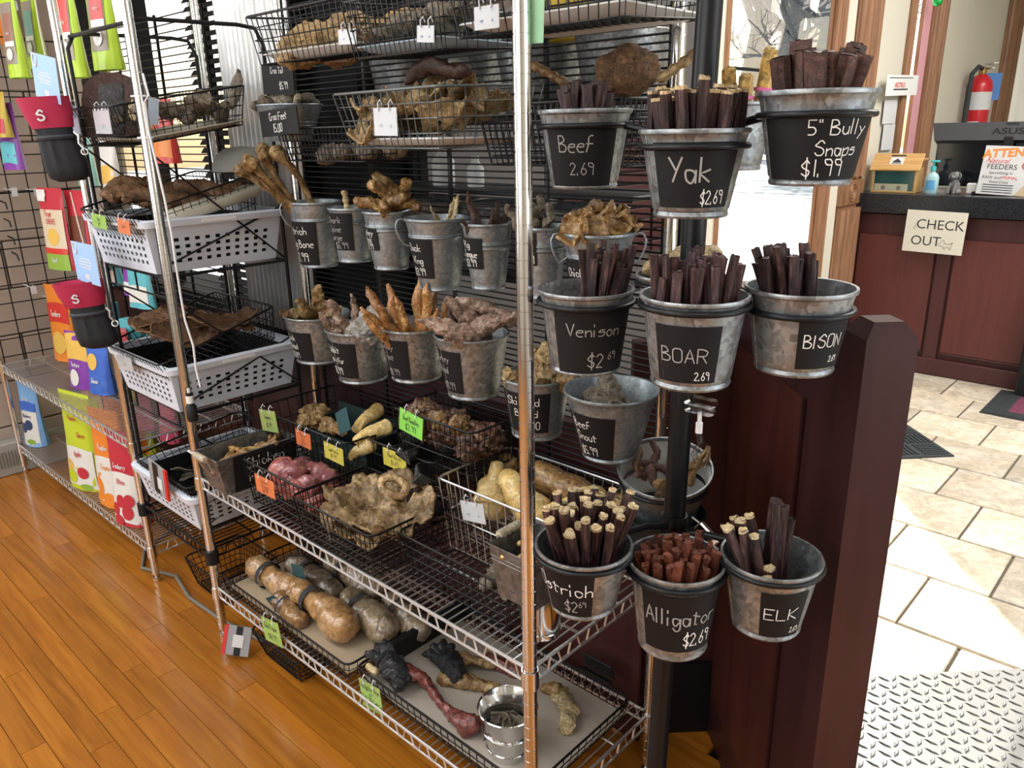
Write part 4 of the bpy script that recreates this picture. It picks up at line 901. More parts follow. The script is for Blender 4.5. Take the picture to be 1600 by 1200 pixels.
bucket('slim galvanised bucket chalked Pig Tongue $3.99', 722, 800, 352, 455, Yc=YP, kb=.68, chalk=(-106, -40, 48, .34, .80), lines=[('Pig', .45, .68, .22, .75), ('Tongue', .55, .38, .22, .6), ('$3.99', .55, .08, .22, .7)], bands=(.65, .71), m='galv_blue')
bucket('slim galvanised bucket chalked Duck Neck $4.99 behind the chrome post', 808, 888, 358, 470, Yc=YP, kb=.68, chalk=(-86, -46, 22, .50, .95), lines=[('Duck', .56, .68, .24, .72), ('Neck', .56, .37, .24, .72), ('$4.99', .54, .06, .25, .72)], bands=(.7, .76), m='galv_blue')
bucket('flared galvanised bucket of golden ears with a loop handle', 880, 990, 370, 470, Yc=YP, kb=.72, chalk=(-100, -44, 44, .05, .62), lines=[('Chick', .5, .55, .22, .8)], bands=(.66,), handle=True, m='galv_blue')
bucket('galvanised bucket chalked Duck Head $3.49', 446, 546, 500, 571, Yc=.315, kb=.74, chalk=(-98, -52, 50, .10, .72), lines=[('Duck', .5, .70, .19, .8), ('Head', .52, .40, .19, .8), ('$3.49', .52, .08, .19, .75)])
bucket('galvanised bucket chalked Rabbit Head w/fur $8.99', 511, 615, 523, 602, Yc=.30, kb=.72, chalk=(-98, -54, 52, .14, .82), lines=[('Rabbit', .5, .70, .17, .72), ('Head w/fur', .5, .42, .16, .62), ('$8.99', .5, .08, .19, .75)])
bucket('galvanised bucket chalked Turkey Foot $4.99', 592, 703, 520, 601, Yc=.30, kb=.70, chalk=(-100, -50, 48, .10, .84), lines=[('Turkey', .5, .74, .15, .75, True), ('Foot', .54, .48, .15, .75, True), ('$4.99', .6, .08, .16, .75, True)])
bucket('wide galvanised bucket chalked Turkey Head $9.99', 680, 795, 535, 628, Yc=.285, kb=.70, chalk=(-108, -40, 44, .13, .82), lines=[('Turkey', .5, .74, .15, .68, True), ('Head', .5, .46, .15, .68, True), ('$9.99', .6, .08, .16, .75, True)])
bucket('galvanised bucket chalked Skinned Bread $5.00 behind the chrome post', 784, 892, 602, 691, Yc=.29, kb=.72, chalk=(-62, -66, 38, .16, .84), lines=[('Skinned', .5, .70, .19, .85), ('Bread', .56, .42, .17, .9), ('$5.00', .62, .1, .19, .85)], m='galv_blue')
bucket('wide galvanised bucket chalked Beef Snout $5.99', 883, 1026, 632, 727, Yc=.25, kb=.60, chalk=(-82, -58, 34, .08, .76), lines=[('Beef', .42, .70, .18, .8), ('Snout', .48, .42, .18, .8), ('$5.99', .50, .08, .18, .8)], m='galv_blue')
def inb(b, specs, key, fn, mats, name, lab, grp):
    for i, (a, c, u, dx, dy, dz, s) in enumerate(specs):
        me = shared(f'{key}{i % 5}', lambda: fn(i), mats, 60)
        p = info(b); q = V(p[0].x, p[0].y, p[1] + p[2]) + dirw(b, a, c, 0) * p[3] + V(0, 0, u * p[3])
        place(name, me, q, zto(dirw(b, dx, dy, dz), i * 1.3), lab, 'dog chew', grp, s)
b = 'slim galvanised bucket chalked Ostrich Wing Bone $7.99'
inb(b, [(.05, .1, -1.2, -.9, .15, 1, 1), (.2, -.2, -1.2, -.62, 0, 1, 1.02), (-.1, .25, -1.1, -.78, .3, 1, .97), (.3, .2, -1.3, -.45, .2, 1, 1), (-.2, -.1, -1.1, -.95, -.1, .95, .95)], 'wingbone', lambda i: bone(200 + i, .25, .0092, 2.1, .26), ['bone_brown'], 'ostrich_bone', 'long browned bone with knobbly end leaning out of the Ostrich Wing Bone bucket', 'bones in the Ostrich Wing Bone bucket')
b = 'slim galvanised bucket chalked Shark Spine Large $6.99'
inb(b, [(-.1, .0, -.9, -.1, 0, 1, 1)], 'spine', lambda i: limb(210, [(0, 0, .01 * k) for k in range(10)], [.0085 if k % 2 else .0058 for k in range(10)], 10, .08, 50, 3), ['pale_bone'], 'shark_spine', 'pale segmented spine standing in the Shark Spine bucket', None)
b = 'slim galvanised bucket chalked Turkey Neck $5.99'
neck = lambda i: limb(220 + i, [(0, 0, -.045), (.01, 0, -.02), (.004, .004, .01), (-.008, 0, .04)], [.011, .017, .014, .012], 12, .22, 55, 5)
inb(b, [(-.55, .5, .25, -1, .4, .35, 1), (-.1, .3, .55, -.5, .2, .9, 1.05), (.3, .45, .35, .3, .6, .4, 1), (-.1, .75, .12, -.2, 1, .3, .9), (.5, .1, .6, .6, .3, .7, 1), (.1, -.2, .8, -.5, 0, .6, 1.1), (.6, .5, .2, .9, .3, .2, .95)], 'neck', neck, ['gold_chew'], 'turkey_neck', 'knobbly golden brown neck piled in the Turkey Neck bucket', 'necks in the Turkey Neck bucket')
b = 'flared galvanised bucket chalked Duck Wing $3.99 with loop handles'
inb(b, [(.3, -.1, -.3, .5, 0, .9, 1), (.5, .0, -.3, .25, .1, 1, 1.1), (.15, .1, -.35, -.3, .3, .7, .9), (.42, -.3, -.3, .1, -.2, .9, 1)], 'wing', lambda i: limb(240 + i, [(0, 0, -.04), (.006, 0, 0), (.0, .002, .035), (.006, 0, .065)], [.012, .011, .006, .002], 10, .3, 45, 5, .6), ['pale_bone'], 'duck_wing', 'pale dried wing sticking up in the Duck Wing bucket', 'wings in the Duck Wing bucket')
b = 'slim galvanised bucket chalked Pig Tongue $3.99'
inb(b, [(-.3, .1, -.35, -.3, .1, 1, 1.15), (.1, .3, -.5, .15, .2, 1, .8), (.5, .1, -.45, .35, 0, 1, .85), (-.6, .4, -.5, -.4, .4, .7, .6), (.35, -.3, -.4, .1, -.3, 1, .9)], 'tongue', lambda i: limb(250 + i, [(0, 0, -.03), (.004, 0, .01), (-.004, 0, .05), (.004, 0, .075)], [.014, .012, .008, .004], 10, .22, 45, 5, .7), ['dark_chew'], 'pig_tongue', 'dark dried tongue in the Pig Tongue bucket', 'tongues in the Pig Tongue bucket')
b = 'slim galvanised bucket chalked Duck Neck $4.99 behind the chrome post'
inb(b, [(-.35, .2, -.5, -.1, 0, 1, 1), (.15, .3, -.5, .1, .1, 1, 1), (.55, .2, -.45, .75, .1, .9, 1), (-.1, -.3, -.4, 0, 0, 1, 1.05), (-.75, 0, -.3, -.6, 0, 1, .9)], 'dneck', lambda i: limb(260 + i, [(.004 * cos(k * 2), .004 * sin(k * 2), .013 * k - .02) for k in range(8)], [.008, .0095, .0078, .0095, .0078, .009, .0078, .006], 10, .25, 70, 4), ['grey_hide'], 'duck_neck', 'twisted brown neck standing in the Duck Neck bucket', 'necks in the Duck Neck bucket')
b = 'flared galvanised bucket of golden ears with a loop handle'
inb(b, [(-.6, .5, .05, -.5, .6, .5, 1), (-.1, .65, .08, 0, .8, .5, 1.05), (.45, .4, .2, .4, .5, .7, .9), (-.3, .0, .35, -.3, 0, 1, 1), (.3, -.1, .4, .2, .1, 1, 1.1), (.7, -.1, .2, .6, 0, .8, 1), (-.65, -.1, .15, -.7, -.1, .7, .9), (.05, .2, .55, 0, .3, 1, .85)], 'gchip', lambda i: sheet(270 + i, .058, .05, .006, .006, 40, .03, .2, 12, 10), ['gold_chew'], 'golden_ear', 'glossy golden curled chip in the bucket with a loop handle', 'golden ears in the loop-handled bucket')
b = 'galvanised bucket chalked Duck Head $3.49'
inb(b, [(-.3, .35, .12, -.4, .5, .7, 1), (.1, .1, .25, .1, .1, 1, 1.1), (-.6, .1, .0, -.8, .2, .3, .8), (.35, .4, .05, .5, .6, .4, .9)], 'dhead', lambda i: limb(280 + i, [(0, 0, -.025), (.004, 0, .005), (0, .004, .03), (0, .006, .055)], [.017, .02, .014, .006], 12, .24, 45, 5), ['bone_brown'], 'duck_head_chew', 'dried brown head heaped in the Duck Head bucket', 'heads in the Duck Head bucket')
b = 'galvanised bucket chalked Rabbit Head w/fur $8.99'
inb(b, [(.35, .35, .1, .3, .5, .3, 1), (.65, .1, .1, .6, 0, .5, .9), (.1, .6, -.05, 0, 1, .2, .85)], 'rabbit', lambda i: lump(290 + i, .045, .036, .042, .35, 2.2, 4, .15), ['fur'], 'rabbit_head_chew', 'white furry head in the Rabbit Head bucket', 'furry heads in the Rabbit Head bucket')
inb(b, [(-.4, .2, .0, -.55, .1, 1, 1), (-.1, .0, .15, -.1, -.1, 1, .8), (-.55, .45, -.1, -.75, .3, 1, .9)], 'rear', lambda i: limb(295 + i, [(0, 0, -.03), (.006, 0, .02), (0, .004, .055), (.004, 0, .085)], [.022, .02, .015, .008], 10, .3, 45, 5, .5), ['pink_hide'], 'rabbit_ear', 'pinkish dried ear leaning out of the Rabbit Head bucket', 'ears in the Rabbit Head bucket')
b = 'galvanised bucket chalked Turkey Foot $4.99'
tf = [(-.55, .2, -.5, -.75, .1, 1, 1), (-.35, .4, -.5, -.45, .3, 1, 1), (-.1, .5, -.5, -.15, .4, 1, .95), (.2, .4, -.5, .12, .2, 1, 1.3), (.1, 0, -.5, .1, 0, 1, 1.45), (.35, .4, -.5, .25, .4, 1, .85), (.55, .2, -.5, .35, .1, 1, 1), (-.2, 0, -.5, -.3, -.1, 1, 1.2), (-.45, -.2, -.5, -.5, -.1, 1, 1.25), (.4, -.3, -.5, .2, -.2, 1, 1.1), (-.05, .25, -.5, -.3, .2, 1, 1.05), (.6, .5, -.5, .5, .5, .9, .8), (-.6, .5, -.5, -.6, .4, .9, .95)]
inb(b, tf, 'toe', lambda i: limb(300 + i, [(0, 0, -.01), (.003, 0, .03), (-.003, .003, .07), (.004, 0, .1), (.002, 0, .118)], [.0115, .0105, .0095, .0075, .003], 10, .16, 60, 5), ['toe'], 'turkey_foot_chew', 'tapering orange brown foot standing in the Turkey Foot bucket', 'feet in the Turkey Foot bucket')
b = 'wide galvanised bucket chalked Turkey Head $9.99'
thead = lambda i: limb(320 + i, [(0, 0, -.05), (.006, 0, -.02), (.004, .006, .02), (0, .012, .055), (0, .016, .08)], [.022, .025, .021, .012, .005], 14, .22, 38, 5, .8)
inb(b, [(-.45, .45, .15, -1, .25, .25, 1), (.35, .4, .2, .85, .35, .45, 1.1), (.05, .0, .3, -.3, .2, .5, 1), (.55, -.3, .55, -.9, -.1, .5, .95), (-.2, .7, .05, -.7, .6, .1, .8)], 'thead', thead, ['pink_hide', ], 'turkey_head_chew', 'wrinkled brown-grey head in the Turkey Head bucket', 'heads in the Turkey Head bucket')
inb(b, [(-.4, -.3, -.1, -.2, 0, 1, 1), (-.15, -.4, -.1, .1, 0, 1, 1.1), (-.3, -.2, -.1, -.45, 0, 1, .8)], 'tspike', lambda i: limb(330 + i, [(0, 0, -.02), (.003, 0, .03), (0, 0, .07)], [.008, .007, .004], 8, .2, 50, 5), ['dark_chew'], 'dark_chew_spike', 'dark spiky chew at the back of the Turkey Head bucket', 'dark spikes in the Turkey Head bucket')
b = 'galvanised bucket chalked Skinned Bread $5.00 behind the chrome post'
inb(b, [(.2, .0, .1, .2, 0, 1, 1.1), (-.5, .2, -.25, -.4, .3, .4, .9), (.55, .4, -.1, .8, .5, .25, 1), (.15, .45, -.1, .1, .5, .8, 1), (-.1, -.3, .15, 0, 0, 1, 1)], 'bread', lambda i: limb(340 + i, [(0, 0, -.03), (.004, 0, 0), (0, .003, .03), (0, 0, .045)], [.017, .02, .017, .010], 12, .35, 45, 5), ['honeycomb'], 'knobbly_chew', 'rough grey-gold chew in the Skinned Bread bucket', 'chews in the Skinned Bread bucket')
b = 'wide galvanised bucket chalked Beef Snout $5.99'
inb(b, [(-.35, .0, -.35, -.9, .2, .5, 1), (.1, -.2, -.2, .6, .2, .5, 1), (.3, .2, -.35, .8, .5, .25, 1.05)], 'snout', lambda i: limb(350 + i, [(-.035, 0, 0), (-.015, .012, 0), (.012, .014, 0), (.034, 0, .004)], [.018, .023, .021, .014], 12, .28, 40, 5, .6), ['grey_hide'], 'beef_snout', 'rolled grey-brown snout deep in the Beef Snout bucket', 'snouts in the Beef Snout bucket')
# ================================================================== cards and price tags
def card(name, label, pts, mats, lines=(), ink='ink', group=None, hooks=True, sleeve=True, cat='price tag', head=.0, thick=.0012):
    """flat card given by three corners of the place: top left, top right, bottom left"""
    a, b, c = [Vector(p) for p in pts]; ux_, uy_ = (b - a), (a - c); w_, h_ = ux_.length, uy_.length; R_ = basis(ux_, uy_)
    t = thing(name, label, cat, c, R_.to_euler(), group)
    obj('paper', MB().box((w_ / 2, h_ * (1 - head) / 2, 0), (w_, h_ * (1 - head), thick)), mats, t, 0)
    if sleeve: obj('clear_sleeve', MB().box((w_ / 2, h_ / 2, thick), (w_ * 1.08, h_ * 1.04, .0006)), 'clear', t, 0)
    if hooks:
        for f in (.25, .72): obj('hook', MB().tube([(w_ * f, h_ * .96, .002), (w_ * f + .001, h_ + .008, .004), (w_ * f, h_ + .014, -.003), (w_ * f, h_ + .006, -.008)], .0013, 6).tube([(w_ * f, h_ * .9, .003), (w_ * f, h_ * .97, .003)], .0024, 6), 'zip', t)
    hh = h_ * (1 - head); tx = MB()
    for txt, fu, fv, hf, *k in lines: write(tx, txt, w_ * fu, hh * fv, hh * hf, max(.0007, hh * hf * .1), lambda u, v: (u, v, thick / 2 + .0004), 'c', k[0] if k else .8)
    if tx.v: obj('writing', tx, ink, t, 0)
    return t
def tagq(label, px, mats, lines=(), d=None, **k):                    # px: top-left, top-right, bottom-left pixels; d = ('Y', v) or ('X', v)
    kw = {d[0]: d[1]}; return card('price_tag', label, [at(x, y, **kw) for x, y in px], mats, lines, **k)
# ================================================================== things hung high on the panel
def sit(name, me, p, rot, lab, grp=None, sc=None, cat='dog chew'): return place(name, me, p, rot, lab, cat, grp, sc)
# oval tub of crocodile feet with two boards
cx = at(450, 172, Y=.30); tub = thing('oval_galvanised_tub', 'small oval galvanised tub of dried croc feet beside the corrugated sheet', 'tub', (cx.x, cx.y, cx.z - .075))
pr = [(.001, .002), (.6, .002), (.62, 0)] + [(.62 + .38 * k / 8, .0105 * k) for k in range(1, 9)]; S_ = .105
prof = [(r * S_, z) for r, z in pr]
for zz in (.03, .036, .042): prof = sorted(prof + [(S_ * (.62 + .38 * zz / .084) + .0015, zz)], key=lambda q: (q[1], q[0])) if False else prof
obj('shell', MB().lathe(prof + [(S_ + .003, .085), (S_ + .002, .088), (S_ - .002, .084), (.62 * S_, .004), (.001, .004)], 40, sx=1.0, sy=.72), 'galv_blue', tub, 40)
for z in (.036, .044): obj('band', MB().tube([(S_ * (.62 + .38 * z / .084) * cos(a / 32 * 2 * pi), S_ * .72 * (.62 + .38 * z / .084) * sin(a / 32 * 2 * pi), z) for a in range(32)], .0016, 6, closed=True), 'galv_blue', tub)
obj('grip', MB().lathe([(.001, -.026), (.007, -.024), (.0085, -.012), (.0075, -.004), (.0085, .004), (.0085, .014), (.007, .024), (.001, .026)], 14).xf(Matrix.Translation((.092, -.03, .094)) @ Matrix.Rotation(radians(70), 4, Vector((.5, 1, .0)))), 'beech', tub)
p0 = V(cx.x, cx.y, cx.z)
for i in range(9):
    me = shared(f'croc{i % 3}', lambda: limb(400 + i, [(-.04, 0, 0), (-.015, .004, .008), (.015, 0, .004), (.04, .006, .012)], [.011, .013, .012, .006], 10, .28, 50, 4), ['grey_hide'], 60)
    a = i * 2.4; q = sqrt((i + .5) / 9) * .06; sit('croc_foot_chew', me, p0 + V(q * cos(a), q * sin(a) * .7, -.004 + .012 * (i % 3)), (rnd(-.4, .4), rnd(-.5, .5), rnd(0, 6)), 'grey scaly dried foot in the oval tub', 'feet in the oval tub')
def board(label, px, lines, Y): return card('chalkboard_sign', label, [at(x, y, Y=Y) for x, y in px], 'chalkboard', lines, 'chalk', None, False, False, 'sign', 0, .003)
board('small chalkboard sign reading Croc Tail $5.99 above the oval tub', [(404, 103), (452, 100), (413, 148)], [('Croc Tail', .5, .70, .20, .75), ('$5.99', .68, .18, .22, .75)], .26)
board('small chalkboard sign reading Croc Feet 15.00 on the oval tub', [(401, 177), (458, 167), (411, 215)], [('Croc Feet', .5, .60, .28, .72), ('15.00', .46, .14, .30, .75)], .205)
# wire baskets hung in the upper part; contents sit on white trays
def tray(label, loc, w_, d_, rot=(0, 0, 0), m='white_foam'):
    mb = MB().grid(lambda u, v: ((u - .5) * w_, (v - .5) * d_, .012 * max(abs(u - .5) * 2, abs(v - .5) * 2) ** 8), 16, 12, .003); return place('foam_tray', mb.mesh('foam_tray', m, 60), loc, rot, label, 'tray')
def pile(n, key, fn, mats, name, lab, grp, c, w_, d_, h_, rot=None, sc=(.9, 1.15), var=4, flat=False, seed=5):
    R = random.Random(seed)
    for i in range(n):
        me = shared(f'{key}{i % var}', lambda: fn(i), mats, 70)
        k = int(sqrt(n * w_ / d_)) or 1; ix, iy = i % k, (i // k) % max(1, int(n / k)); lay = i // (k * max(1, int(n / k)))
        x = (ix + .5 + R.uniform(-.25, .25)) / k - .5; y = (iy + .5 + R.uniform(-.25, .25)) / max(1, int(n / k)) - .5
        r = (R.uniform(-.4, .4), R.uniform(-.4, .4), R.uniform(0, 6.28)) if rot is None else rot(R)
        sit(name, me, Vector(c) + V(x * w_, y * d_, h_ * (.25 + .35 * ((i * 7) % 3) / 2) + lay * h_ * .3), r, lab, grp, R.uniform(*sc))
HB = [((-.765, .27, 1.585), (.40, .24, .10), 'long wire basket of tripe hung at the upper left of the panel'), ((-.425, .25, 1.568), (.28, .26, .10), 'wire basket of grey twisted chews hung second from the left up high'), ((-.085, .24, 1.580), (.36, .26, .09), 'wire basket of orange ears hung at the upper right behind the post')]
for loc, size, lab in HB: basket('wire_basket', lab, loc, size, (radians(4), 0, 0), 'black_wire', None, None, nx=18, ny=9, nz=4, taper=.92)
tray('white foam tray under the tripe in the upper left basket', (-.765, .262, 1.588), .34, .2); tray('pale blue tray under the grey chews in the upper basket', (-.425, .243, 1.571), .24, .22, m=mat('pale_blue_tray', (.42, .55, .66), .5)); tray('white foam tray under the orange ears in the upper right basket', (-.085, .235, 1.583), .33, .22)
pile(6, 'tripe', lambda i: lump(410 + i, .062, .05, .036, .28, 2.5, 4, .1), ['honeycomb'], 'tripe', 'honeycombed golden tripe in the upper left wire basket', 'tripe in the upper left basket', (-.765, .26, 1.605), .30, .15, .04)
pile(12, 'gtw', lambda i: limb(420 + i, [(-.05, 0, 0), (-.02, .01, .01), (.02, -.008, .006), (.05, .006, .014)], [.013, .016, .014, .009], 10, .36, 45, 5), ['grey_hide'], 'twisted_chew', 'grey twisted chew in the second upper wire basket', 'twisted chews in the second upper basket', (-.425, .24, 1.59), .22, .17, .05)
sit('standing_chew', shared('standup', lambda: limb(431, [(0, 0, -.03), (.004, 0, .02), (-.004, .004, .06)], [.012, .016, .012], 12, .3, 50, 6), ['grey_hide']), (-.335, .2, 1.625), (0, .15, 0), 'grey knobbly chew standing at the right end of the second upper basket')
pile(7, 'oear', lambda i: ear(440 + i, .15, .1, .022), ['orange_ear'], 'orange_ear', 'orange-brown dried ear in the upper right wire basket', 'ears in the upper right basket', (-.11, .21, 1.60), .30, .14, .05, lambda R: (radians(75) + R.uniform(-.3, .3), R.uniform(-.4, .4), R.uniform(-1.6, 1.6)))
# middle basket and the two flatter ones beside it
basket('wire_basket', 'wire basket piled with dried sheets and a striped chew at the middle of the panel', (-.455, .255, 1.40), (.34, .27, .105), (radians(2), 0, radians(-3)), 'grey_wire', None, None, nx=14, ny=9, nz=4, taper=.86)
basket('wire_basket', 'flat black wire basket left of the middle basket on the panel', (-.84, .31, 1.365), (.36, .17, .075), (0, 0, 0), 'black_wire', None, None, nx=22, ny=9, nz=5)
basket('wire_basket', 'empty flat black wire basket behind the chrome post', (-.14, .31, 1.365), (.34, .17, .075), (0, 0, 0), 'black_wire', None, None, nx=22, ny=9, nz=5)
tray('white foam tray in the middle basket on the panel', (-.455, .25, 1.404), .27, .21, (0, 0, radians(-3)))
pile(13, 'dsheet', lambda i: sheet(450 + i, .12, .10, .004, .034, 26, .02, .3, 20, 16), ['honeycomb'], 'crinkled_sheet', 'crinkled tan chew in the middle wire basket', 'crinkled chews in the middle basket', (-.455, .235, 1.425), .26, .18, .09)
sit('striped_chew', shared('striped', lambda: limb(460, [(-.1, 0, 0), (-.05, 0, .022), (.0, 0, .028), (.05, 0, .018), (.085, 0, .014), (.1, 0, .018)], [.008, .018, .021, .016, .012, .014], 12, .12, 40, 6, .7), ['dark_chew']), (-.40, .20, 1.515), (0, .03, radians(-8)), 'long dark striped chew lying across the top of the middle basket')
sit('striped_chew', shared('striped2', lambda: limb(461, [(-.06, 0, 0), (-.02, 0, .018), (.03, 0, .02), (.06, 0, .01)], [.007, .015, .014, .008], 12, .12, 40, 6, .7), ['tan_hide']), (-.44, .26, 1.515), (0, -.2, radians(10)), 'shorter tan striped chew behind the long one on the middle basket')
pile(6, 'lowl', lambda i: lump(470 + i, .03, .024, .02, .35, 2.5, 3, .1), ['grey_hide'], 'scrap_chew', 'small grey-brown chew in the flat basket left of the middle one', 'scraps in the flat left basket', (-.80, .30, 1.372), .26, .1, .03)
# white price cards of the hanging baskets
Wt = [('   ', .5, .5, .1)]
def wcard(lab, px, Y, **k): return tagq(lab, px, 'white_paper', [('7.99', .3, .3, .10), ('lb', .75, .3, .1)], ('Y', Y), ink='blue_ink', **k)
wcard('white price card on the tripe basket at the upper left', [(525, 48), (552, 46), (530, 70)], .14); wcard('white price card on the second upper basket', [(646, 42), (672, 42), (652, 66)], .115)
wcard('white price card with a reddish top on the upper right basket', [(735, 14), (773, 8), (742, 48)], .10); wcard('white price card hung on the middle basket', [(586, 169), (622, 168), (586, 212)], .115)
tagq('mint green price slip hanging by the chrome post at the top', [(829, -12), (849, -14), (829, 68)], 'mint_tag', (), ('Y', .012), hooks=False)
# ------------------------------------------------------------------ displays seen through the panel: galvanised tubs on a ledge behind
lg = thing('display_ledge', 'dark two-tier ledge of galvanised tubs behind the wire panel', 'shelf', (-.575, .565, 0))
for z in (1.095, 1.29, 1.45): obj('board', MB().bbox((0, 0, z), (.89, .20, .012), .003), 'dark_plastic', lg, 0)
for x in (-.44, .44): obj('leg', MB().box((x, .09, .73), (.02, .02, 1.46)), 'dark_plastic', lg, 0)
tb = shared('big_tub', lambda: MB().lathe([(.001, 0), (.085, 0), (.115, .175), (.119, .178), (.116, .18), (.112, .176), (.083, .004), (.001, .004)], 36), 'galv', 40)
for i, (x, z, s) in enumerate([(-.915, 1.457, .86), (-.70, 1.457, .86), (-.46, 1.457, .86), (-.235, 1.457, .86), (-.80, 1.102, .88), (-.57, 1.102, .88), (-.33, 1.102, .88)]):
    place('galvanised_tub', tb, (x, .568, z), (0, 0, i), 'big galvanised tub seen through the wires of the black panel', 'tub', 'tubs behind the wire panel', s)
wb_ = shared('white_bottle', lambda: MB().lathe([(.001, 0), (.024, 0), (.026, .004), (.026, .055), (.012, .075), (.012, .09), (.001, .09)], 20), 'white_foam', 50)
for x, s in ((-.74, 1.1), (-.625, .8)): place('white_bottle', wb_, (x, .52, 1.297), (0, 0, 0), 'small white bottle on the ledge behind the wire panel', 'bottle', 'white bottles behind the panel', s)
cl = MB().bbox((0, 0, .04), (.10, .05, .08), .004)
place('snack_carton', cl.mesh('snack_carton', mat('yellow_carton', (.7, .5, .04), .5), 0), (-.345, .52, 1.60), (0, 0, .2), 'yellow carton behind the wires under the upper right basket', 'box'); place('snack_carton', cl.mesh('snack_carton', mat('sage_carton', (.34, .50, .46), .5), 0), (-.50, .52, 1.60), (0, 0, -.1), 'sage green carton behind the wires under the upper right basket', 'box')
fl = shared('furchew', lambda: lump(480, .052, .04, .042, .2, 1.8, 4, .05), ['furry_hide'])
sit('fur_covered_chew', fl, (-.035, .30, 1.515), (0, 0, .3), 'fur-edged tan chew sitting behind the Beef bucket'); fs_ = MB().torus((0, 0, 0), .03, .006)
for i, (x, y, a) in enumerate([(885, 130, -1.1), (1030, 125, 1.0)]):
    me = shared(f'ribbed{i}', lambda: limb(490 + i, [(0, 0, .009 * k) for k in range(9)], [.009 if k % 2 else .0065 for k in range(9)], 10, .06, 50, 3), ['bone_brown']); sit('ribbed_chew', me, at(x, y, Y=.27), (0, a, .3), ['ribbed chew lying left of the fur-edged chew', 'ribbed chew lying right of the fur-edged chew'][i])
tw = at(935, 160, Y=.30); basket('wire_basket', 'small wire basket holding the fur-edged chew behind the Beef bucket', (tw.x, .30, 1.40), (.22, .16, .07), key='smb')
# ================================================================== the middle shelf
zs = ZM + .006
basket('wire_basket', 'long wire basket holding a dark open carton at the back left of the middle shelf', (-.975, .305, zs), (.43, .27, .165), (0, 0, 0), 'black_wire', None, None, nx=16, ny=8, nz=3, taper=.9)
bx = thing('dark_display_box', 'dark green open carton standing in the back left wire basket', 'box', (-.93, .31, zs + .012))
for c_, d_ in (((0, .055, .075), (.27, .004, .15)), ((0, -.055, .05), (.27, .004, .10)), ((-.135, 0, .06), (.004, .114, .12)), ((.135, 0, .06), (.004, .114, .12)), ((0, 0, .002), (.27, .11, .004))): obj('side', MB().box(c_, d_), mat('dark_green_card', (.012, .028, .028), .5) if 'dark_green_card' not in bpy.data.materials else bpy.data.materials['dark_green_card'], bx, 0)
pile(5, 'brk', lambda i: limb(500 + i, [(-.045, 0, 0), (-.02, .004, .004), (.01, -.003, .006), (.04, .003, 0)], [.017, .02, .017, .01], 12, .35, 40, 5), ['bone_brown'], 'hoof_chew', 'shaggy brown chew in the back left wire basket', 'shaggy chews in the back left basket', (-1.03, .28, zs + .10), .24, .12, .05)
for i, (p, q) in enumerate([(at(556, 672, Y=.25), at(590, 638, Y=.37)), (at(556, 690, Y=.215), at(604, 664, Y=.30)), (at(550, 716, Y=.20), at(578, 692, Y=.24))]):
    p, q = Vector(p), Vector(q); me = limb(510 + i, [(0, 0, 0), (0, .006, (q - p).length * .3), (0, 0, (q - p).length * .65), (0, -.006, (q - p).length)], [.012, .014, .018, .021], 14, .08, 25, 6).mesh('lamb_leg', 'yellow_skin', 70); sit('yellow_leg_chew', me, p, zto(q - p), ['smooth yellow leg chew leaning up at the right end of the back left basket', 'yellow leg chew at the front right corner of the back left basket', 'yellow leg chew under the others in the back left basket'][i])
card('product_card', 'dark teal product card stuck on the yellow leg chew', [at(518, 652, Y=.22), at(535, 642, Y=.22), at(531, 680, Y=.21)], mat('teal_card', (.02, .07, .08), .5), [], hooks=False, sleeve=False, cat='card')
basket('wire_basket', 'wire basket of raw red meat at the front left of the middle shelf', (-.853, .105, zs), (.285, .185, .115), (0, 0, 0), 'black_wire', None, None, nx=14, ny=9, nz=5)
pile(11, 'meat', lambda i: lump(520 + i, .040, .032, .034, .2, 1.6, 3), ['meat'], 'raw_meat_piece', 'raw red and pink meat piece in the front left wire basket', 'meat in the front left basket', (-.853, .105, zs + .02), .21, .11, .06, sc=(.7, 1.05), seed=3)
pile(8, 'meatd', lambda i: lump(535 + i, .036, .028, .034, .25, 1.8, 3), ['meat_dark'], 'raw_meat_piece', 'dark purplish meat piece among the red ones in the front left basket', 'dark meat in the front left basket', (-.853, .105, zs + .045), .20, .11, .06, sc=(.7, 1.05), seed=13)
basket('wire_basket', 'wire basket of folded tan hide at the front middle of the shelf', (-.575, .095, zs), (.30, .215, .105), (0, 0, 0), 'black_wire', None, None, nx=17, ny=11, nz=5)
def hide(i): return sheet(540 + i, .285, .215, .006, .05, 12, .02, .26, 70, 54)
sit('folded_hide', hide(0).mesh('hide', 'tan_hide', 180), (-.55, .105, zs + .098), (radians(10), radians(-4), .1), 'big crumpled tan hide on top of the front middle basket')
sit('folded_hide', hide(1).mesh('hide', 'tan_hide', 180), (-.575, .10, zs + .045), (radians(-4), 0, 3.0), 'crumpled tan hide under the top one in the front middle basket', None, .84)
rng_ = MB().tube([(.03 * cos(a / 14 * 2 * pi) * (1 + .15 * sin(a)), .022 * sin(a / 14 * 2 * pi), .004 * sin(a * 1.3)) for a in range(14)], .010, 8, closed=True); sit('hide_roll', rng_.mesh('roll', 'tan_hide', 180), (-.53, .135, zs + .135), (.5, .3, .2), 'rolled tan hide ring on the crumpled hide')
for i, (x, y, a) in enumerate([(-.46, .17, .3), (-.48, .21, 1.2)]): sit('dark_ear', shared('dear', lambda: sheet(548, .11, .07, .004, .02, 22, .02, .2, 16, 12), ['dark_chew']), (x, y, zs + .09 - .03 * i), (.2, .3, a), ['dark flat chew behind the tan hide', 'dark flat chew low behind the tan hide'][i])
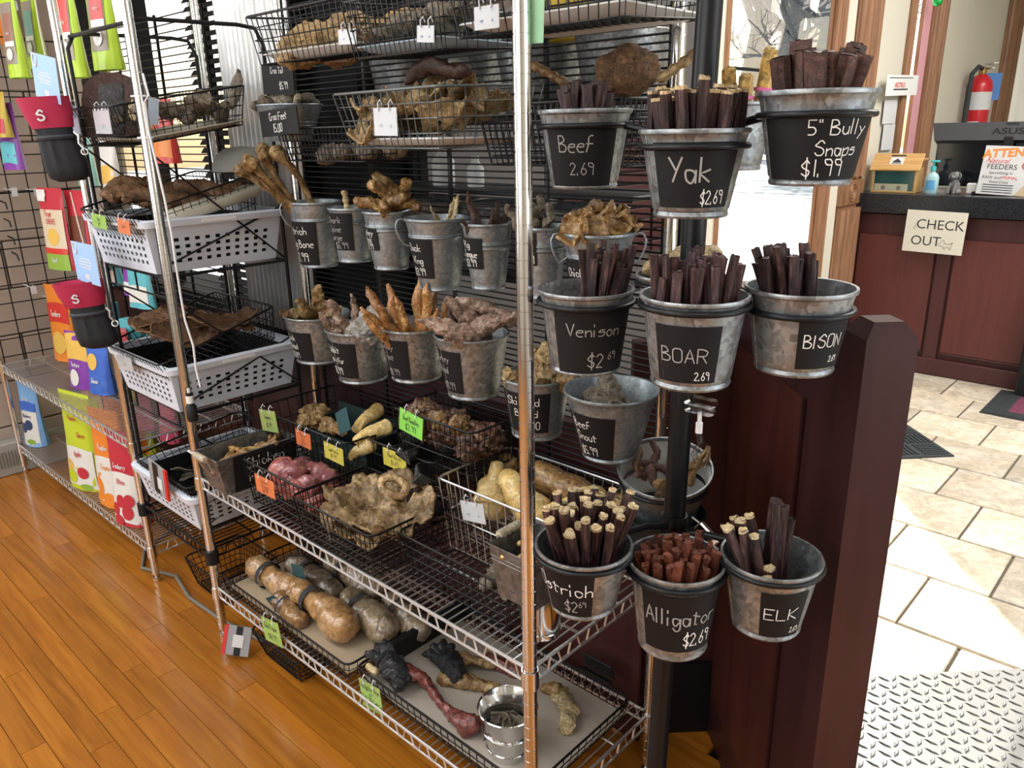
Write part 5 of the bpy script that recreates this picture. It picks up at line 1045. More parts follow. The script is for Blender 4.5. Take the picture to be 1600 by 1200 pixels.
basket('wire_basket', 'wire basket of black ears at the back middle of the shelf', (-.628, .315, zs), (.25, .17, .165), (0, 0, 0), 'black_wire', None, None, nx=13, ny=7, nz=5)
for i, (x, y, z, r) in enumerate([(-.70, .31, .135, (1.2, .2, 1.4)), (-.64, .30, .125, (1.3, -.3, .8)), (-.58, .31, .125, (1.25, .35, 2.2)), (-.61, .35, .10, (1.4, 0, -.7)), (-.55, .27, .09, (1.1, .5, .2)), (-.66, .26, .08, (1.3, .2, 1.9))]):
    sit('black_ear', shared(f'bear{i % 3}', lambda: ear(550 + i, .13, .085, .03, .004), ['black_hide']), (x, y, zs + z), r, 'cupped black ear in the back middle wire basket', 'black ears in the back middle basket')
basket('wire_basket', 'wire basket of red-brown knuckles raised behind the black ears', (-.52, .318, .685), (.28, .15, .11), (0, 0, 0), 'black_wire', None, None, nx=16, ny=8, nz=4)
pile(10, 'knuck', lambda i: lump(560 + i, .034, .03, .03, .4, 2.4, 4, .3), ['knuckle'], 'knuckle_chew', 'gnarled dark knuckle in the raised wire basket', 'knuckles in the raised basket', (-.52, .318, .72), .22, .10, .06, seed=8)
pile(4, 'knuckb', lambda i: lump(570 + i, .022, .02, .024, .4, 2.4, 4, .3), ['bone_brown'], 'knuckle_chew', 'lighter brown knuckle among the dark ones in the raised basket', 'lighter knuckles in the raised basket', (-.545, .29, .765), .2, .06, .03, seed=9)
basket('wire_basket', 'chrome wire basket of big yellow feet at the back right of the shelf', (-.265, .30, zs), (.34, .235, .17), (0, 0, 0), 'chrome_wire', None, None, nx=13, ny=8, nz=2)
for i, ((x0, y0, za), (x1, y1, zb_), r0, r1, lab) in enumerate([((776, 726, .695), (768, 796, .60), .018, .052, 'broad yellow foot pointing up at the left end of the back right basket'), ((790, 744, .685), (842, 812, .62), .027, .042, 'yellow foot second from the left in the back right basket'), ((836, 738, .68), (918, 776, .66), .034, .032, 'browned streaky foot at the back of the right basket'), ((938, 778, .67), (858, 803, .65), .036, .019, 'yellow foot with a round knob lying at the right in the back right basket'), ((966, 780, .65), (955, 800, .62), .027, .03, 'small yellow foot end at the far right of the back right basket'), ((780, 718, .675), (805, 730, .66), .02, .026, 'browned foot tip at the far left back of the right basket'), ((870, 812, .60), (940, 815, .59), .036, .036, 'yellow foot low at the front of the back right basket')]):
    p, q = at(x0, y0, Z=za), at(x1, y1, Z=zb_); l = (q - p).length
    me = limb(580 + i, [(0, 0, 0), (.003, .004, l * .22), (-.003, 0, l * .5), (0, -.004, l * .8), (0, 0, l)], [r0 * .85, r0, (r0 + r1) * .5, r1, r1 * .8], 16, .055, 18, 7).mesh('pig_foot', 'brown_skin' if i in (2, 5) else 'yellow_skin', 80); sit('yellow_trotter_chew', me, p, zto(q - p, i), lab)
basket('wire_basket', 'nearly empty wire basket at the front right of the middle shelf', (-.255, .125, zs), (.33, .15, .095), (0, 0, 0), 'black_wire', None, None, nx=16, ny=8, nz=4)
pile(4, 'scr', lambda i: lump(590 + i, .02, .016, .012, .35, 2.5, 3, .1), ['grey_hide'], 'scrap_chew', 'small brown scrap in the nearly empty front right basket', 'scraps in the front right basket', (-.20, .15, zs + .005), .16, .08, .02)
def tinbox(label, loc, w_, d_, h_, rot, chalk=None, handle_side=-1, name='galvanised_box'):
    t = thing(name, label, 'box', loc, rot); k = .82; a, b, c, d = w_ / 2, d_ / 2, w_ / 2 * k, d_ / 2 * k; mb = MB(); th = .0015
    def q(u, v, z): return [(-u, -v, z), (u, -v, z), (u, v, z), (-u, v, z)]
    vs = q(c, d, 0) + q(a, b, h_) + q(a - th, b - th, h_) + q(c - th, d - th, .002); f = [(3, 2, 1, 0), (12, 13, 14, 15)]
    for i in range(4): j = (i + 1) % 4; f += [(i, j, 4 + j, 4 + i), (4 + i, 4 + j, 8 + j, 8 + i), (8 + i, 8 + j, 12 + j, 12 + i)]
    mb.add(vs, f); obj('shell', mb, 'galv_dark', t, 0); hm = MB().tube(q(a + .001, b + .001, h_), .0022, 6, closed=True)
    kz = lambda z: k + (1 - k) * z / h_
    for z in (h_ * .72, h_ * .80): hm.tube(q(a * kz(z) + .0005, b * kz(z) + .0005, z), .0014, 5, closed=True)
    obj('beads', hm, 'galv_dark', t)
    y = handle_side * b; obj('bail', MB().tube([(-a * .5, y * .98, h_ * .6), (-a * .55, y * 1.12, h_ * 1.02), (a * .55, y * 1.12, h_ * 1.02), (a * .5, y * .98, h_ * .6)], .0018, 6), 'chrome_wire', t)
    obj('grip', MB().lathe([(.001, -a * .5), (.008, -a * .48), (.0095, -a * .3), (.0078, -a * .2), (.0095, -a * .1), (.0078, 0), (.0095, a * .1), (.0078, a * .2), (.0095, a * .3), (.008, a * .48), (.001, a * .5)], 14).xf(Matrix.Translation((0, y * 1.12, h_ * 1.02)) @ Matrix.Rotation(pi / 2, 4, 'Y')), 'beech', t)
    return t, (a, b, c, d)
bl_, (a_, b_, c_, d_) = tinbox('narrow galvanised box chalked Chicken Feet at the front left of the middle shelf', (-1.10, .085, zs), .115, .235, .105, (0, 0, 0))
lb_ = MB().grid(lambda u, v: (c_ + (a_ - c_) * v + .0015, -b_ * .62 + u * b_ * 1.6, .105 * v * .98), 2, 2); lo = obj('chalkboard_label', lb_, 'chalkboard', bl_, 0); tx = MB()
onb = lambda u, v: (c_ + (a_ - c_) * v / .105 + .0022, u, v); write(tx, 'Chicken', .02, .058, .028, .0026, onb, 'c', .85); write(tx, 'Feet', .0, .02, .024, .0024, onb, 'c', .85); obj('chalk_lettering', tx, 'chalk', lo, 0)
pile(8, 'cfoot', lambda i: limb(600 + i, [(-.045, 0, 0), (-.01, .004, .004), (.02, -.002, .006), (.045, .006, 0)], [.007, .0075, .009, .006], 9, .22, 50, 5), ['gold_chew'], 'chicken_foot_chew', 'thin golden foot in the box chalked Chicken Feet', 'chicken feet in the chalked box', (-1.10, .095, zs + .06), .06, .17, .045)
br_, _ = tinbox('small galvanised box with a turned grip beside the chrome post', (-.055, .075, .62), .12, .105, .105, (0, 0, -pi / 2), handle_side=-1)
obj('rivet', MB().lathe([(.0001, .003), (.004, .002), (.0055, 0)], 12).xf(Matrix.Translation((.0585, -.022, .088)) @ Matrix.Rotation(pi / 2, 4, 'Y')), 'brass', br_)
pile(6, 'ysk', lambda i: limb(610 + i, [(-.035, 0, 0), (-.01, .004, .004), (.02, -.002, .006), (.04, .004, 0)], [.009, .008, .008, .010], 9, .2, 50, 5), ['yellow_skin'], 'yellow_chew_stick', 'thin yellow chew in the small box beside the chrome post', 'yellow chews in the small box', (-.055, .075, .69), .03, .04, .03, sc=(.65, .8))
pl = thing('tin_bucket', 'small bright tin bucket on the middle shelf just behind the chrome post', 'bucket', (-.055, .095, zs)); obj('shell', MB().lathe([(.001, 0), (.036, 0), (.036, .004), (.05, .09), (.052, .093), (.049, .092), (.035, .005), (.001, .005)], 32), 'tin', pl, 40)
obj('band', MB().tube([(.0385 * cos(i / 32 * 2 * pi), .0385 * sin(i / 32 * 2 * pi), .012) for i in range(32)], .0012, 6, closed=True), 'tin', pl)
# price tags of the middle shelf
tagq('pale green price tag at the left end of the back left basket', [(413, 644), (438, 648), (411, 672)], 'pale_green_tag', [('Kangaroo', .5, .6, .16, .6), ('$2.99', .5, .2, .2, .7)], ('Y', .165), head=.0)
tagq('orange price tag on the front of the back left basket', [(464, 671), (487, 681), (464, 693)], 'orange_tag', [('Bison', .5, .66, .2, .8), ('Ear', .5, .40, .2, .8), ('$3.99', .5, .1, .2, .8)], ('Y', .16))
tagq('yellow price tag at the right end of the back left basket', [(508, 690), (538, 704), (508, 714)], 'yellow_tag', [('Lamb Trotter', .5, .56, .2, .55), ('$5.99', .5, .2, .22, .8)], ('Y', .16))
tagq('orange price tag on the raw meat basket', [(403, 743), (432, 757), (402, 766)], 'orange_tag', [('Chicken', .5, .64, .18, .8), ('Gizzard', .5, .38, .18, .8), ('$6.99', .5, .1, .2, .8)], ('Y', .005))
tagq('yellow price tag reading Beef Hooves $1.69 on the black ear basket', [(600, 699), (636, 714), (600, 725)], 'yellow_tag', [('Beef Hooves', .5, .58, .22, .6), ('$1.69', .5, .18, .26, .8)], ('Y', .22))
tagq('bright green price tag flipped up on the raised knuckle basket', [(642, 656), (679, 676), (624, 669)], 'bright_green_tag', [('Beef Knuckles', .5, .55, .22, .5), ('$2.99', .5, .15, .26, .8)], ('Y', .235), hooks=True)
wcard('white price card on the basket of big yellow feet', [(724, 783), (760, 790), (724, 812)], .176)
# ================================================================== the lower shelf
zl = ZL + .006
basket('wire_tray', 'black wire tray of wrapped bones at the left of the lower shelf', (-.90, .135, zl), (.62, .26, .045), (0, 0, 0), 'black_wire', None, None, nx=26, ny=10, nz=2, taper=.97)
sit('tray_liner', MB().box((0, 0, 0), (.58, .23, .003)).mesh('liner', mat('kraft_liner', (.42, .33, .22), .8), 0), (-.90, .135, zl + .005), (0, 0, 0), 'brown paper liner under the wrapped bones', cat='liner')
WR = [((-1.17, .09), (-.955, .10), .034, .036, 'wrapped', .05), ((-1.09, .175), (-.87, .165), .035, .036, 'wrapped_grey', .05), ((-1.0, .25), (-.78, .245), .04, .046, 'wrapped_grey', .06), ((-.96, .10), (-.70, .085), .032, .046, 'wrapped', .065), ((-.82, .17), (-.625, .155), .036, .042, 'wrapped_grey', .055), ((-.72, .24), (-.56, .215), .036, .034, 'wrapped_grey', .05), ((-.98, .055), (-.85, .045), .028, .026, 'wrapped', .035)]
WL = ['shrink-wrapped bone lying at the left end of the lower tray', 'greyish shrink-wrapped bone second from the left end of the lower tray', 'thick pale shrink-wrapped bone at the back of the lower tray', 'big golden shrink-wrapped bone on top at the front of the lower tray', 'greyish shrink-wrapped bone at the right of the lower tray', 'shrink-wrapped bone at the far right back of the lower tray', 'short shrink-wrapped bone under the big golden one']
for i, ((x0, y0), (x1, y1), r0, r1, m_, z) in enumerate(WR):
    p, q = V(x0, y0, zl + z), V(x1, y1, zl + z - .008); l = (q - p).length
    mb = limb(620 + i, [(0, 0, 0), (0, .004, l * .12), (.003, 0, l * .35), (0, -.003, l * .6), (0, 0, l * .85), (0, 0, l)], [r0 * .8, r0, r0 * .88, (r0 + r1) * .5, r1, r1 * .85], 16, .10, 26, 7)
    t = sit('wrapped_bone', mb.mesh('wrapped_bone', m_, 80), p, zto(q - p, i * .9), WL[i])
    lm_ = MB().lathe([(r0 * .98 + .004, l * .30), (r0 * .98 + .006, l * .38)], 20); o = obj('product_band', lm_, 'ink', t, 80)
card('product_card', 'dark product card on the wrapped bone at the front of the lower tray', [at(446, 938, Y=.05), at(459, 933, Y=.06), at(442, 968, Y=.05)], bpy.data.materials['teal_card'], [], hooks=False, sleeve=False, cat='card')
card('product_card', 'dark product card standing behind the big golden wrapped bone', [at(461, 884, Y=.12), at(480, 888, Y=.12), at(463, 915, Y=.12)], bpy.data.materials['teal_card'], [], hooks=False, sleeve=False, cat='card')
place('black_carton', MB().bbox((0, 0, .03), (.30, .02, .06), .003).mesh('black_carton', 'dark_plastic', 0), (-.565, .24, zl), (0, 0, pi / 2), 'low black carton between the two lower trays', 'box')
basket('wire_tray', 'black wire tray of alligator arms at the right of the lower shelf', (-.30, .19, zl), (.55, .34, .045), (0, 0, 0), 'black_wire', None, None, nx=24, ny=13, nz=2, taper=.97)
sit('tray_liner', MB().box((0, 0, 0), (.53, .32, .004)).mesh('liner', mat('grey_liner', (.40, .36, .30), .75), 0), (-.30, .19, zl + .006), (0, 0, 0), 'pale cardboard liner under the alligator arms', cat='liner')
def arm(i, pts, rs, m_, lab):
    P = [at(x, y, Z=zl + .012 + z) for x, y, z in pts]; me = limb(640 + i, [q - P[0] for q in P], rs, 14, .24, 34, 7).mesh('arm', m_, 80); return sit('alligator_limb_chew', me, P[0], (0, 0, 0), lab)
def claw(base, toe_dirs, size, seed):
    h = MB()
    for k, d in enumerate(toe_dirs):
        d = Vector(d).normalized(); l = limb(seed + k, [V(0, 0, 0), d * .024 * size + V(0, 0, .006), d * .038 * size + V(0, 0, .002), d * .052 * size + V(0, 0, -.008)], [.017 * size, .014 * size, .0105 * size, .002], 9, .24, 60, 4); h.add(l.v, l.f)
    l = limb(seed + 7, [V(.085, -.020, .002) * size, V(.055, -.012, .010) * size, V(.022, 0, .006) * size, V(-.014, 0, .004) * size], [.020 * size, .027 * size, .029 * size, .020 * size], 14, .2, 45, 6); h.add(l.v, l.f); return h
a1 = arm(0, [(600, 1035, .03), (645, 1052, .035), (668, 1068, .02), (690, 1098, .012), (712, 1120, .016), (735, 1132, .02), (752, 1128, .02)], [.013, .017, .013, .0095, .016, .025, .014], 'red_flesh', 'dried reddish arm with a black clawed hand at the front of the right lower tray')
obj('clawed_hand', claw(None, [(-.9, -.3, .2), (-.5, .6, .8), (-.1, .9, .9), (-1, .3, .6)], 1.05, 650), 'alligator', a1); obj('bone_end', limb(659, [(-.02, -.03, -.004), (.0, -.035, .0), (.018, -.036, .002)], [.009, .008, .009], 10, .1, 40, 4), 'pale_bone', a1)
a2 = arm(1, [(690, 1030, .02), (725, 1030, .025), (760, 1036, .015), (800, 1040, .012)], [.018, .015, .011, .014], 'bone_brown', 'browned arm with a shiny black hand lying behind the red one')
obj('clawed_hand', claw(None, [(-.9, .1, .4), (-.5, .7, .6), (.1, .9, .5), (-.7, -.5, .2)], .95, 660), 'alligator', a2)
arm(2, [(690, 1062, .0), (725, 1064, .012), (760, 1074, .006), (785, 1085, .006)], [.017, .016, .014, .016], 'bone_brown', 'split brown bone arm lying between the two black hands and the pail')
arm(3, [(760, 1030, .0), (790, 1040, .012), (815, 1052, .004)], [.014, .018, .015], 'red_flesh', 'reddish brown arm end behind the pail in the right lower tray')
arm(4, [(870, 1085, .004), (888, 1105, .014), (886, 1140, .008)], [.016, .020, .019], 'cheese', 'pale cut chew at the right end of the lower tray')
arm(5, [(850, 1075, .004), (870, 1078, .014), (886, 1082, .008)], [.012, .014, .011], 'bone_brown', 'brown gnarled chew behind the pale one at the right end of the lower tray')
pail = thing('tin_pail', 'bright tin pail with dark chews standing in the right lower tray by the post', 'bucket', (-.152, .098, zl + .008)); obj('shell', MB().lathe([(.001, 0), (.043, 0), (.044, .003), (.06, .108), (.0635, .112), (.062, .114), (.058, .11), (.042, .005), (.001, .005)], 40), 'tin', pail, 40)
for z, r in ((.02, .047), (.06, .0535)): obj('band', MB().tube([(r * cos(i / 36 * 2 * pi), r * sin(i / 36 * 2 * pi), z) for i in range(36)], .0014, 6, closed=True), 'tin', pail)
pile(6, 'pchew', lambda i: sheet(660 + i, .06, .035, .005, .01, 40, .01, .25, 12, 8), ['grey_hide'], 'dark_grey_chew', 'grey scaly chew standing in the tin pail', 'chews in the tin pail', (-.152, .098, zl + .055), .05, .05, .03, lambda R: (1.3 + R.uniform(-.3, .3), R.uniform(-.4, .4), R.uniform(0, 6)))
tagq('green price tag on the tray of wrapped bones', [(419, 972), (446, 985), (416, 999)], 'green_tag', [('Beef Femur', .5, .58, .22, .55), ('$16.99', .5, .16, .22, .75)], ('Y', -.012))
tagq('green price tag reading Alligator Arm $25.99 on the right lower tray', [(577, 1074), (610, 1093), (568, 1101)], 'green_tag', [('Alligator Arm', .5, .72, .2, .55), ('12"', .5, .44, .18, .7), ('$25.99', .55, .14, .2, .7)], ('Y', .008))
# floor level: basket under the shelf and the grey scan card
basket('wire_basket', 'small black wire basket standing on the oak floor under the lower shelf', (-.965, .10, .004), (.24, .17, .085), (0, 0, 0), 'black_wire', None, None, nx=12, ny=9, nz=5, taper=.75)
basket('wire_basket', 'black wire basket on the floor under the black shelf', (-1.47, .16, .004), (.24, .20, .10), (0, 0, 0), 'black_wire', None, None, nx=11, ny=9, nz=5, taper=.8)
basket('wire_basket', 'black wire basket on the shelf behind the wrapped bones', (-1.08, .325, zl), (.26, .13, .10), (0, 0, 0), 'black_wire', None, None, nx=13, ny=7, nz=5)
def scan(label, px, dd, face=True):
    a, b, c = [at(x, y, d=(at(*px[0], **dd) - CAM).dot(CF)) if face else at(x, y, **dd) for x, y in px]; R_ = basis(b - a, a - c); w_, h_ = (b - a).length, (a - c).length; t = thing('scan_card', label, 'card', c, R_.to_euler())
    obj('holder', MB().bbox((w_ / 2, h_ / 2, 0), (w_, h_, .006), .001), mat('grey_card', (.30, .30, .31), .5) if 'grey_card' not in bpy.data.materials else bpy.data.materials['grey_card'], t, 0)
    return t, w_, h_
t, w_, h_ = scan('grey scan card with a red left edge under the lower shelf corner', [(353, 975), (394, 981), (347, 1021)], dict(Y=-.03))
obj('red_edge', MB().box((w_ * .04, h_ / 2, .001), (w_ * .14, h_ * 1.01, .0065)), 'bright_red', t, 0); obj('stripe', MB().box((w_ * .55, h_ / 2, .0034), (w_ * .24, h_, .0008)), 'dark_plastic', t, 0); obj('paper_label', MB().box((w_ * .54, h_ * .5, .0042), (w_ * .40, h_ * .42, .0008)), 'white_paper', t, 0)
t, w_, h_ = scan('grey scan card with a red right edge hooked on the bottom white basket', [(240, 724), (268, 746), (238, 760)], dict(Y=-.05), False)
obj('red_edge', MB().box((w_ * .95, h_ / 2, .001), (w_ * .14, h_ * 1.01, .0065)), 'bright_red', t, 0); obj('stripe', MB().box((w_ * .4, h_ / 2, .0034), (w_ * .3, h_, .0008)), 'dark_plastic', t, 0); obj('paper_label', MB().box((w_ * .62, h_ * .4, .0042), (w_ * .26, h_ * .4, .0008)), 'white_paper', t, 0)
# ================================================================== the basket stand's wire baskets and their chews
basket('wire_basket', 'wire basket of big brown chews at the top of the black stand', (-1.49, .155, 1.43), (.38, .36, .10), (radians(9), 0, 0), 'black_wire', None, None, nx=17, ny=14, nz=4, taper=.88)
tray('pale tray inside the top wire basket of the stand', (-1.46, .17, 1.436), .30, .30, (radians(9), 0, 0), mat('beige_tray', (.42, .40, .32), .6))
sit('brown_slab', shared('slab1', lambda: MB().ngon([(-.085, -.008, 0), (.085, -.008, 0), (.085, -.008, .10), (.078, -.008, .135), (.058, -.008, .16), (.025, -.008, .172), (-.025, -.008, .172), (-.058, -.008, .16), (-.078, -.008, .135), (-.085, -.008, .10)], (0, .018, 0)), ['red_brown']), (-1.61, .07, 1.43), (radians(-12), 0, radians(38)), 'rounded red-brown slab standing at the front left of the top basket')
sit('dark_slab', shared('slab2', lambda: MB().bbox((0, 0, .06), (.075, .012, .13), .004), ['black_hide']), (-1.485, .02, 1.44), (radians(-12), 0, radians(30)), 'dark speckled slab standing at the front of the top basket')
pile(10, 'stch', lambda i: limb(700 + i, [(-.05, 0, 0), (-.02, .01, .01), (.02, -.01, .006), (.05, .006, .012)], [.015, .02, .018, .01], 10, .35, 40, 5), ['grey_hide'], 'shaggy_chew', 'shaggy grey-brown chew in the top wire basket of the stand', 'shaggy chews in the top basket', (-1.42, .18, 1.47), .20, .26, .05)
sit('feathered_chew', shared('feath', lambda: ear(712, .11, .06, .01), ['grey_hide']), (-1.38, .30, 1.50), (-.3, .2, .2), 'upright brown chew at the back of the top basket')
sit('pale_chip', shared('pch', lambda: ear(713, .06, .03, .008), ['cheese']), (-1.40, .05, 1.47), (-.5, 0, 1.2), 'pale upright chip at the right side of the top basket'); sit('pale_chip', MESHES['pch'], (-1.37, .04, 1.44), (-.9, .2, 0.2), 'pale chip at the front right corner of the top basket')
basket('wire_basket', 'wire basket of brown chews in the top white basket', (-1.47, .16, 1.175), (.36, .36, .11), (radians(14), 0, 0), 'black_wire', None, None, nx=16, ny=14, nz=4, taper=.88)
pile(9, 'lchew', lambda i: limb(720 + i, [(-.09, 0, 0), (-.03, .012, .008), (.03, -.01, .006), (.09, .006, .01)], [.014, .02, .018, .011], 10, .3, 30, 6), ['dry_leaf'], 'long_chew', 'long brown chew in the wire basket set in the top white basket', 'long chews in the second basket', (-1.45, .17, 1.24), .24, .26, .06, lambda R: (radians(10) + R.uniform(-.2, .2), R.uniform(-.3, .3), 1.4 + R.uniform(-.5, .5)))
sit('grey_dome', shared('dome', lambda: MB().lathe([(.085, 0), (.083, .02), (.07, .045), (.045, .062), (.001, .068)], 28), [mat('grey_foam', (.24, .24, .22), .7)]), (-1.39, .33, 1.33), (0, 0, 0), 'grey dome-shaped piece at the back above the top white basket')
sit('pale_grey_slab', shared('pgs', lambda: MB().bbox((0, 0, 0), (.10, .26, .03), .012), [bpy.data.materials['beige_tray']]), (-1.34, .20, 1.25), (radians(14), 0, 0), 'pale grey slab along the right side of the second basket')
basket('wire_basket', 'wire basket of dried brown sheets in the middle white basket', (-1.46, .165, .80), (.36, .37, .10), (radians(16), 0, 0), 'black_wire', None, None, nx=16, ny=14, nz=4, taper=.88)
pile(9, 'leaf', lambda i: sheet(740 + i, .19, .11, .003, .014, 20, .015, .12, 18, 12), ['dry_leaf'], 'dried_sheet', 'flat dried brown sheet in the wire basket of the middle white basket', 'dried sheets in the middle basket', (-1.45, .16, .865), .20, .22, .06, lambda R: (radians(16) + R.uniform(-.25, .25), R.uniform(-.3, .3), 1.5 + R.uniform(-.6, .6)))
basket('wire_basket', 'wire basket of grey scraps in the bottom white basket', (-1.43, .16, .415), (.36, .36, .10), (radians(8), 0, 0), 'black_wire', None, None, nx=16, ny=14, nz=5, taper=.86)
pile(5, 'gsc', lambda i: sheet(750 + i, .10, .07, .003, .01, 20, .01, .2, 12, 9), ['grey_hide'], 'grey_scrap', 'grey-brown scrap in the wire basket of the bottom white basket', 'scraps in the bottom basket', (-1.43, .14, .432), .2, .2, .02)
# tags hanging from these baskets
tagq('lilac price card at the left of the top basket of the stand', [(105, 168), (126, 169), (106, 208)], 'violet_card', [('5.99', .5, .2, .15, .8)], ('Y', -.03), ink='blue_ink'); tagq('white price card in the middle of the top basket of the stand', [(147, 169), (172, 168), (151, 209)], 'white_paper', [('7.99', .5, .2, .15, .8)], ('Y', -.035), ink='blue_ink')
tagq('pale blue card hanging on the right side of the top basket', [(226, 151), (242, 154), (232, 193)], mat('pale_blue_card', (.50, .60, .72), .6), (), ('X', -1.262), hooks=False)
tagq('green price tag on the top white basket', [(144, 333), (166, 338), (146, 354)], 'green_tag', [('Duck', .5, .55, .25, .7), ('9.99', .5, .15, .25, .7)], ('Y', -.045)); tagq('orange price tag on the top white basket', [(183, 340), (202, 345), (186, 363)], 'orange_tag', [('Beef', .5, .4, .25, .7)], ('Y', -.045))
tagq('white price card on the middle white basket', [(184, 555), (206, 560), (187, 576)], 'white_paper', [('3.99', .5, .3, .2, .7)], ('Y', -.04), ink='blue_ink')
# the white cord tied along the post
wc = MB().tube([at(x, y, Y=-.022) for x, y in [(223, 115), (232, 150), (226, 160), (232, 205), (246, 262), (257, 310), (268, 365), (275, 415), (282, 460), (289, 500), (302, 540), (306, 575), (313, 605)]], .0028, 8)
tag(obj('white_cable', wc, 'zip'), 'thin white cord running down the left front post of the bucket rack', 'cable')
for i, y in enumerate([215, 705, 150]):
    zz = zat(-W_, 0, y); tag(obj('cable_tie', MB().lathe([(.0135, -.002), (.0155, -.002), (.0155, .002), (.0135, .002)], 20, (-W_, 0, zz)).box((-W_ - .014, -.012, zz), (.012, .005, .004)), 'zip'), ['white cable tie round the left front post at the top basket', 'white cable tie round the left front post above the middle shelf', 'white cable tie round the left front post near its top'][i], 'cable tie')
bt = MB().lathe([(.001, 0), (.012, 0), (.014, .005), (.014, .04), (.006, .05), (.006, .066), (.009, .067), (.009, .078), (.001, .078)], 18); q = at(314, 640, Y=.0)
b_o = place('small_bottle', bt.mesh('small_bottle', 'dark_plastic', 50), (q.x + .012, -.03, q.z - .02), (0, 0, 0), 'small dark bottle with a white nozzle hanging at the left front post', 'bottle'); obj('nozzle', MB().lathe([(.0095, .05), (.0095, .07), (.004, .072), (.004, .088), (.001, .09)], 16), 'white_foam', b_o)
# ------------------------------------------------------------------ training pouches with blue hang tags on post A
def pouch(label, topc, w_, h_, tagpx, tl):
    t = thing('training_pouch', label, 'pouch', topc, (0, radians(-9), radians(58))); hc = h_ * .36
    def ring(w2, d2, z, lean=0): return [(w2 * cos(a / 28 * 2 * pi), d2 * sin(a / 28 * 2 * pi) + lean, z + .012 * w2 / .07 * cos(a / 28 * 2 * pi) * -0.6) for a in range(28)]
    def skin(rows, name, m, th):
        mb = MB(); k = len(rows); vs = [q for r in rows for q in r]; mb.add(vs, [(i * 28 + j, i * 28 + (j + 1) % 28, (i + 1) * 28 + (j + 1) % 28, (i + 1) * 28 + j) for i in range(k - 1) for j in range(28)]); return obj(name, mb, m, t, 70)
    a, d = w_ / 2, w_ * .26
    cuff = skin([ring(a * .70, d * .7, -hc * .9), ring(a * .9, d * 1.1, -.012), ring(a * .98, d * 1.25, 0), ring(a * 1.02, d * 1.3, .0), ring(a * .96, d * 1.2, -hc * .5), ring(a * .80, d, -hc), ring(a * .74, d * .95, -hc), ring(a * .7, d * .8, -hc * .6)], 'cuff', 'crimson', 0)
    wr_ = lambda r, k: [(x * (1 + .05 * sin(j * 1.9)), y * (1 + .12 * sin(j * 2.3)), z) for j, (x, y, z) in enumerate(r)]
    skin([ring(a * .76, d * .95, -hc + .004), wr_(ring(a * .66, d * .95, -hc - h_ * .1), 0), wr_(ring(a * .74, d * 1.05, -hc - h_ * .2), 0), wr_(ring(a * .84, d * 1.15, -h_ * .82), 0), ring(a * .8, d * 1.1, -h_ * .95), ring(a * .5, d * .7, -h_), ring(.002, .002, -h_)], 'bag', 'black_fabric', 0)
    obj('strap', MB().tube([(x * 1.04, y * 1.08, z) for x, y, z in ring(a * .68, d * .98, -hc - h_ * .11)], .006, 6, closed=True), mat('dark_webbing', (.03, .035, .045), .7) if 'dark_webbing' not in bpy.data.materials else bpy.data.materials['dark_webbing'], t)
    em = MB(); write(em, 'S', 0, -hc * .72, hc * .30, hc * .06, lambda u, v: (u - a * .15, -d * 1.22 * sqrt(max(.1, 1 - ((u - a * .15) / a) ** 2)) - .004, v), 'c'); obj('emblem', em, 'white_paper', cuff, 0)
    cm = MB().tube([(a * .8, -d * .5, -hc - h_ * .08), (a * .92, -d * .6, -hc - h_ * .14), (a * .84, -d * .6, -hc - h_ * .22), (a * .96, -d * .6, -hc - h_ * .3)], .003, 6).torus((a * .95, -d * .6, -hc - h_ * .33), .008, .002, 16, 6, Matrix.Rotation(1.3, 3, 'X')); obj('clip', cm, 'chrome_wire', t)
    return t
p1 = at(66, 152, Y=-.11); pouch('crimson and black training pouch, the upper one on the left post', p1, .122, .212, None, None)
p2 = at(121, 440, Y=-.11); pouch('crimson and black training pouch, the lower one on the left post', p2, .126, .190, None, None)
def hangtag(label, px, Y, cordpx):
    P3 = [at(x, y, Y=Y) for x, y in px]; t = card('hang_tag', label, P3, 'sky_card', [], 'white_paper', None, False, False, 'hang tag')
    a, b, c = P3; w_, h_ = (b - a).length, (a - c).length; R4 = basis(b - a, a - c).to_4x4(); R4.translation = c; iv = R4.inverted(); tx = MB()
    for k, (u, v, l) in enumerate([(.5, .60, .4), (.5, .53, .55), (.5, .45, .5), (.5, .38, .45)]): tx.box((w_ * u, h_ * v, .001), (w_ * l, h_ * .028, .0004))
    tx.torus((w_ * .16, h_ * .84, .001), w_ * .09, w_ * .015, 16, 4); tx.box((w_ * .5, h_ * .16, .001), (w_ * .18, h_ * .12, .0004)); obj('print', tx, 'white_paper', t, 0)
    obj('loop_cord', MB().tube([iv @ at(x, y, Y=Y + .005) for x, y in cordpx], .0018, 6), 'cream_paper', t)
hangtag('sky blue hang tag of the upper training pouch', [(55, 86), (95, 97), (57, 150)], -.09, [(55, 0), (63, 50), (73, 98)]); hangtag('sky blue hang tag of the lower training pouch', [(111, 376), (147, 384), (122, 437)], -.09, [(110, 300), (121, 345), (132, 386)])
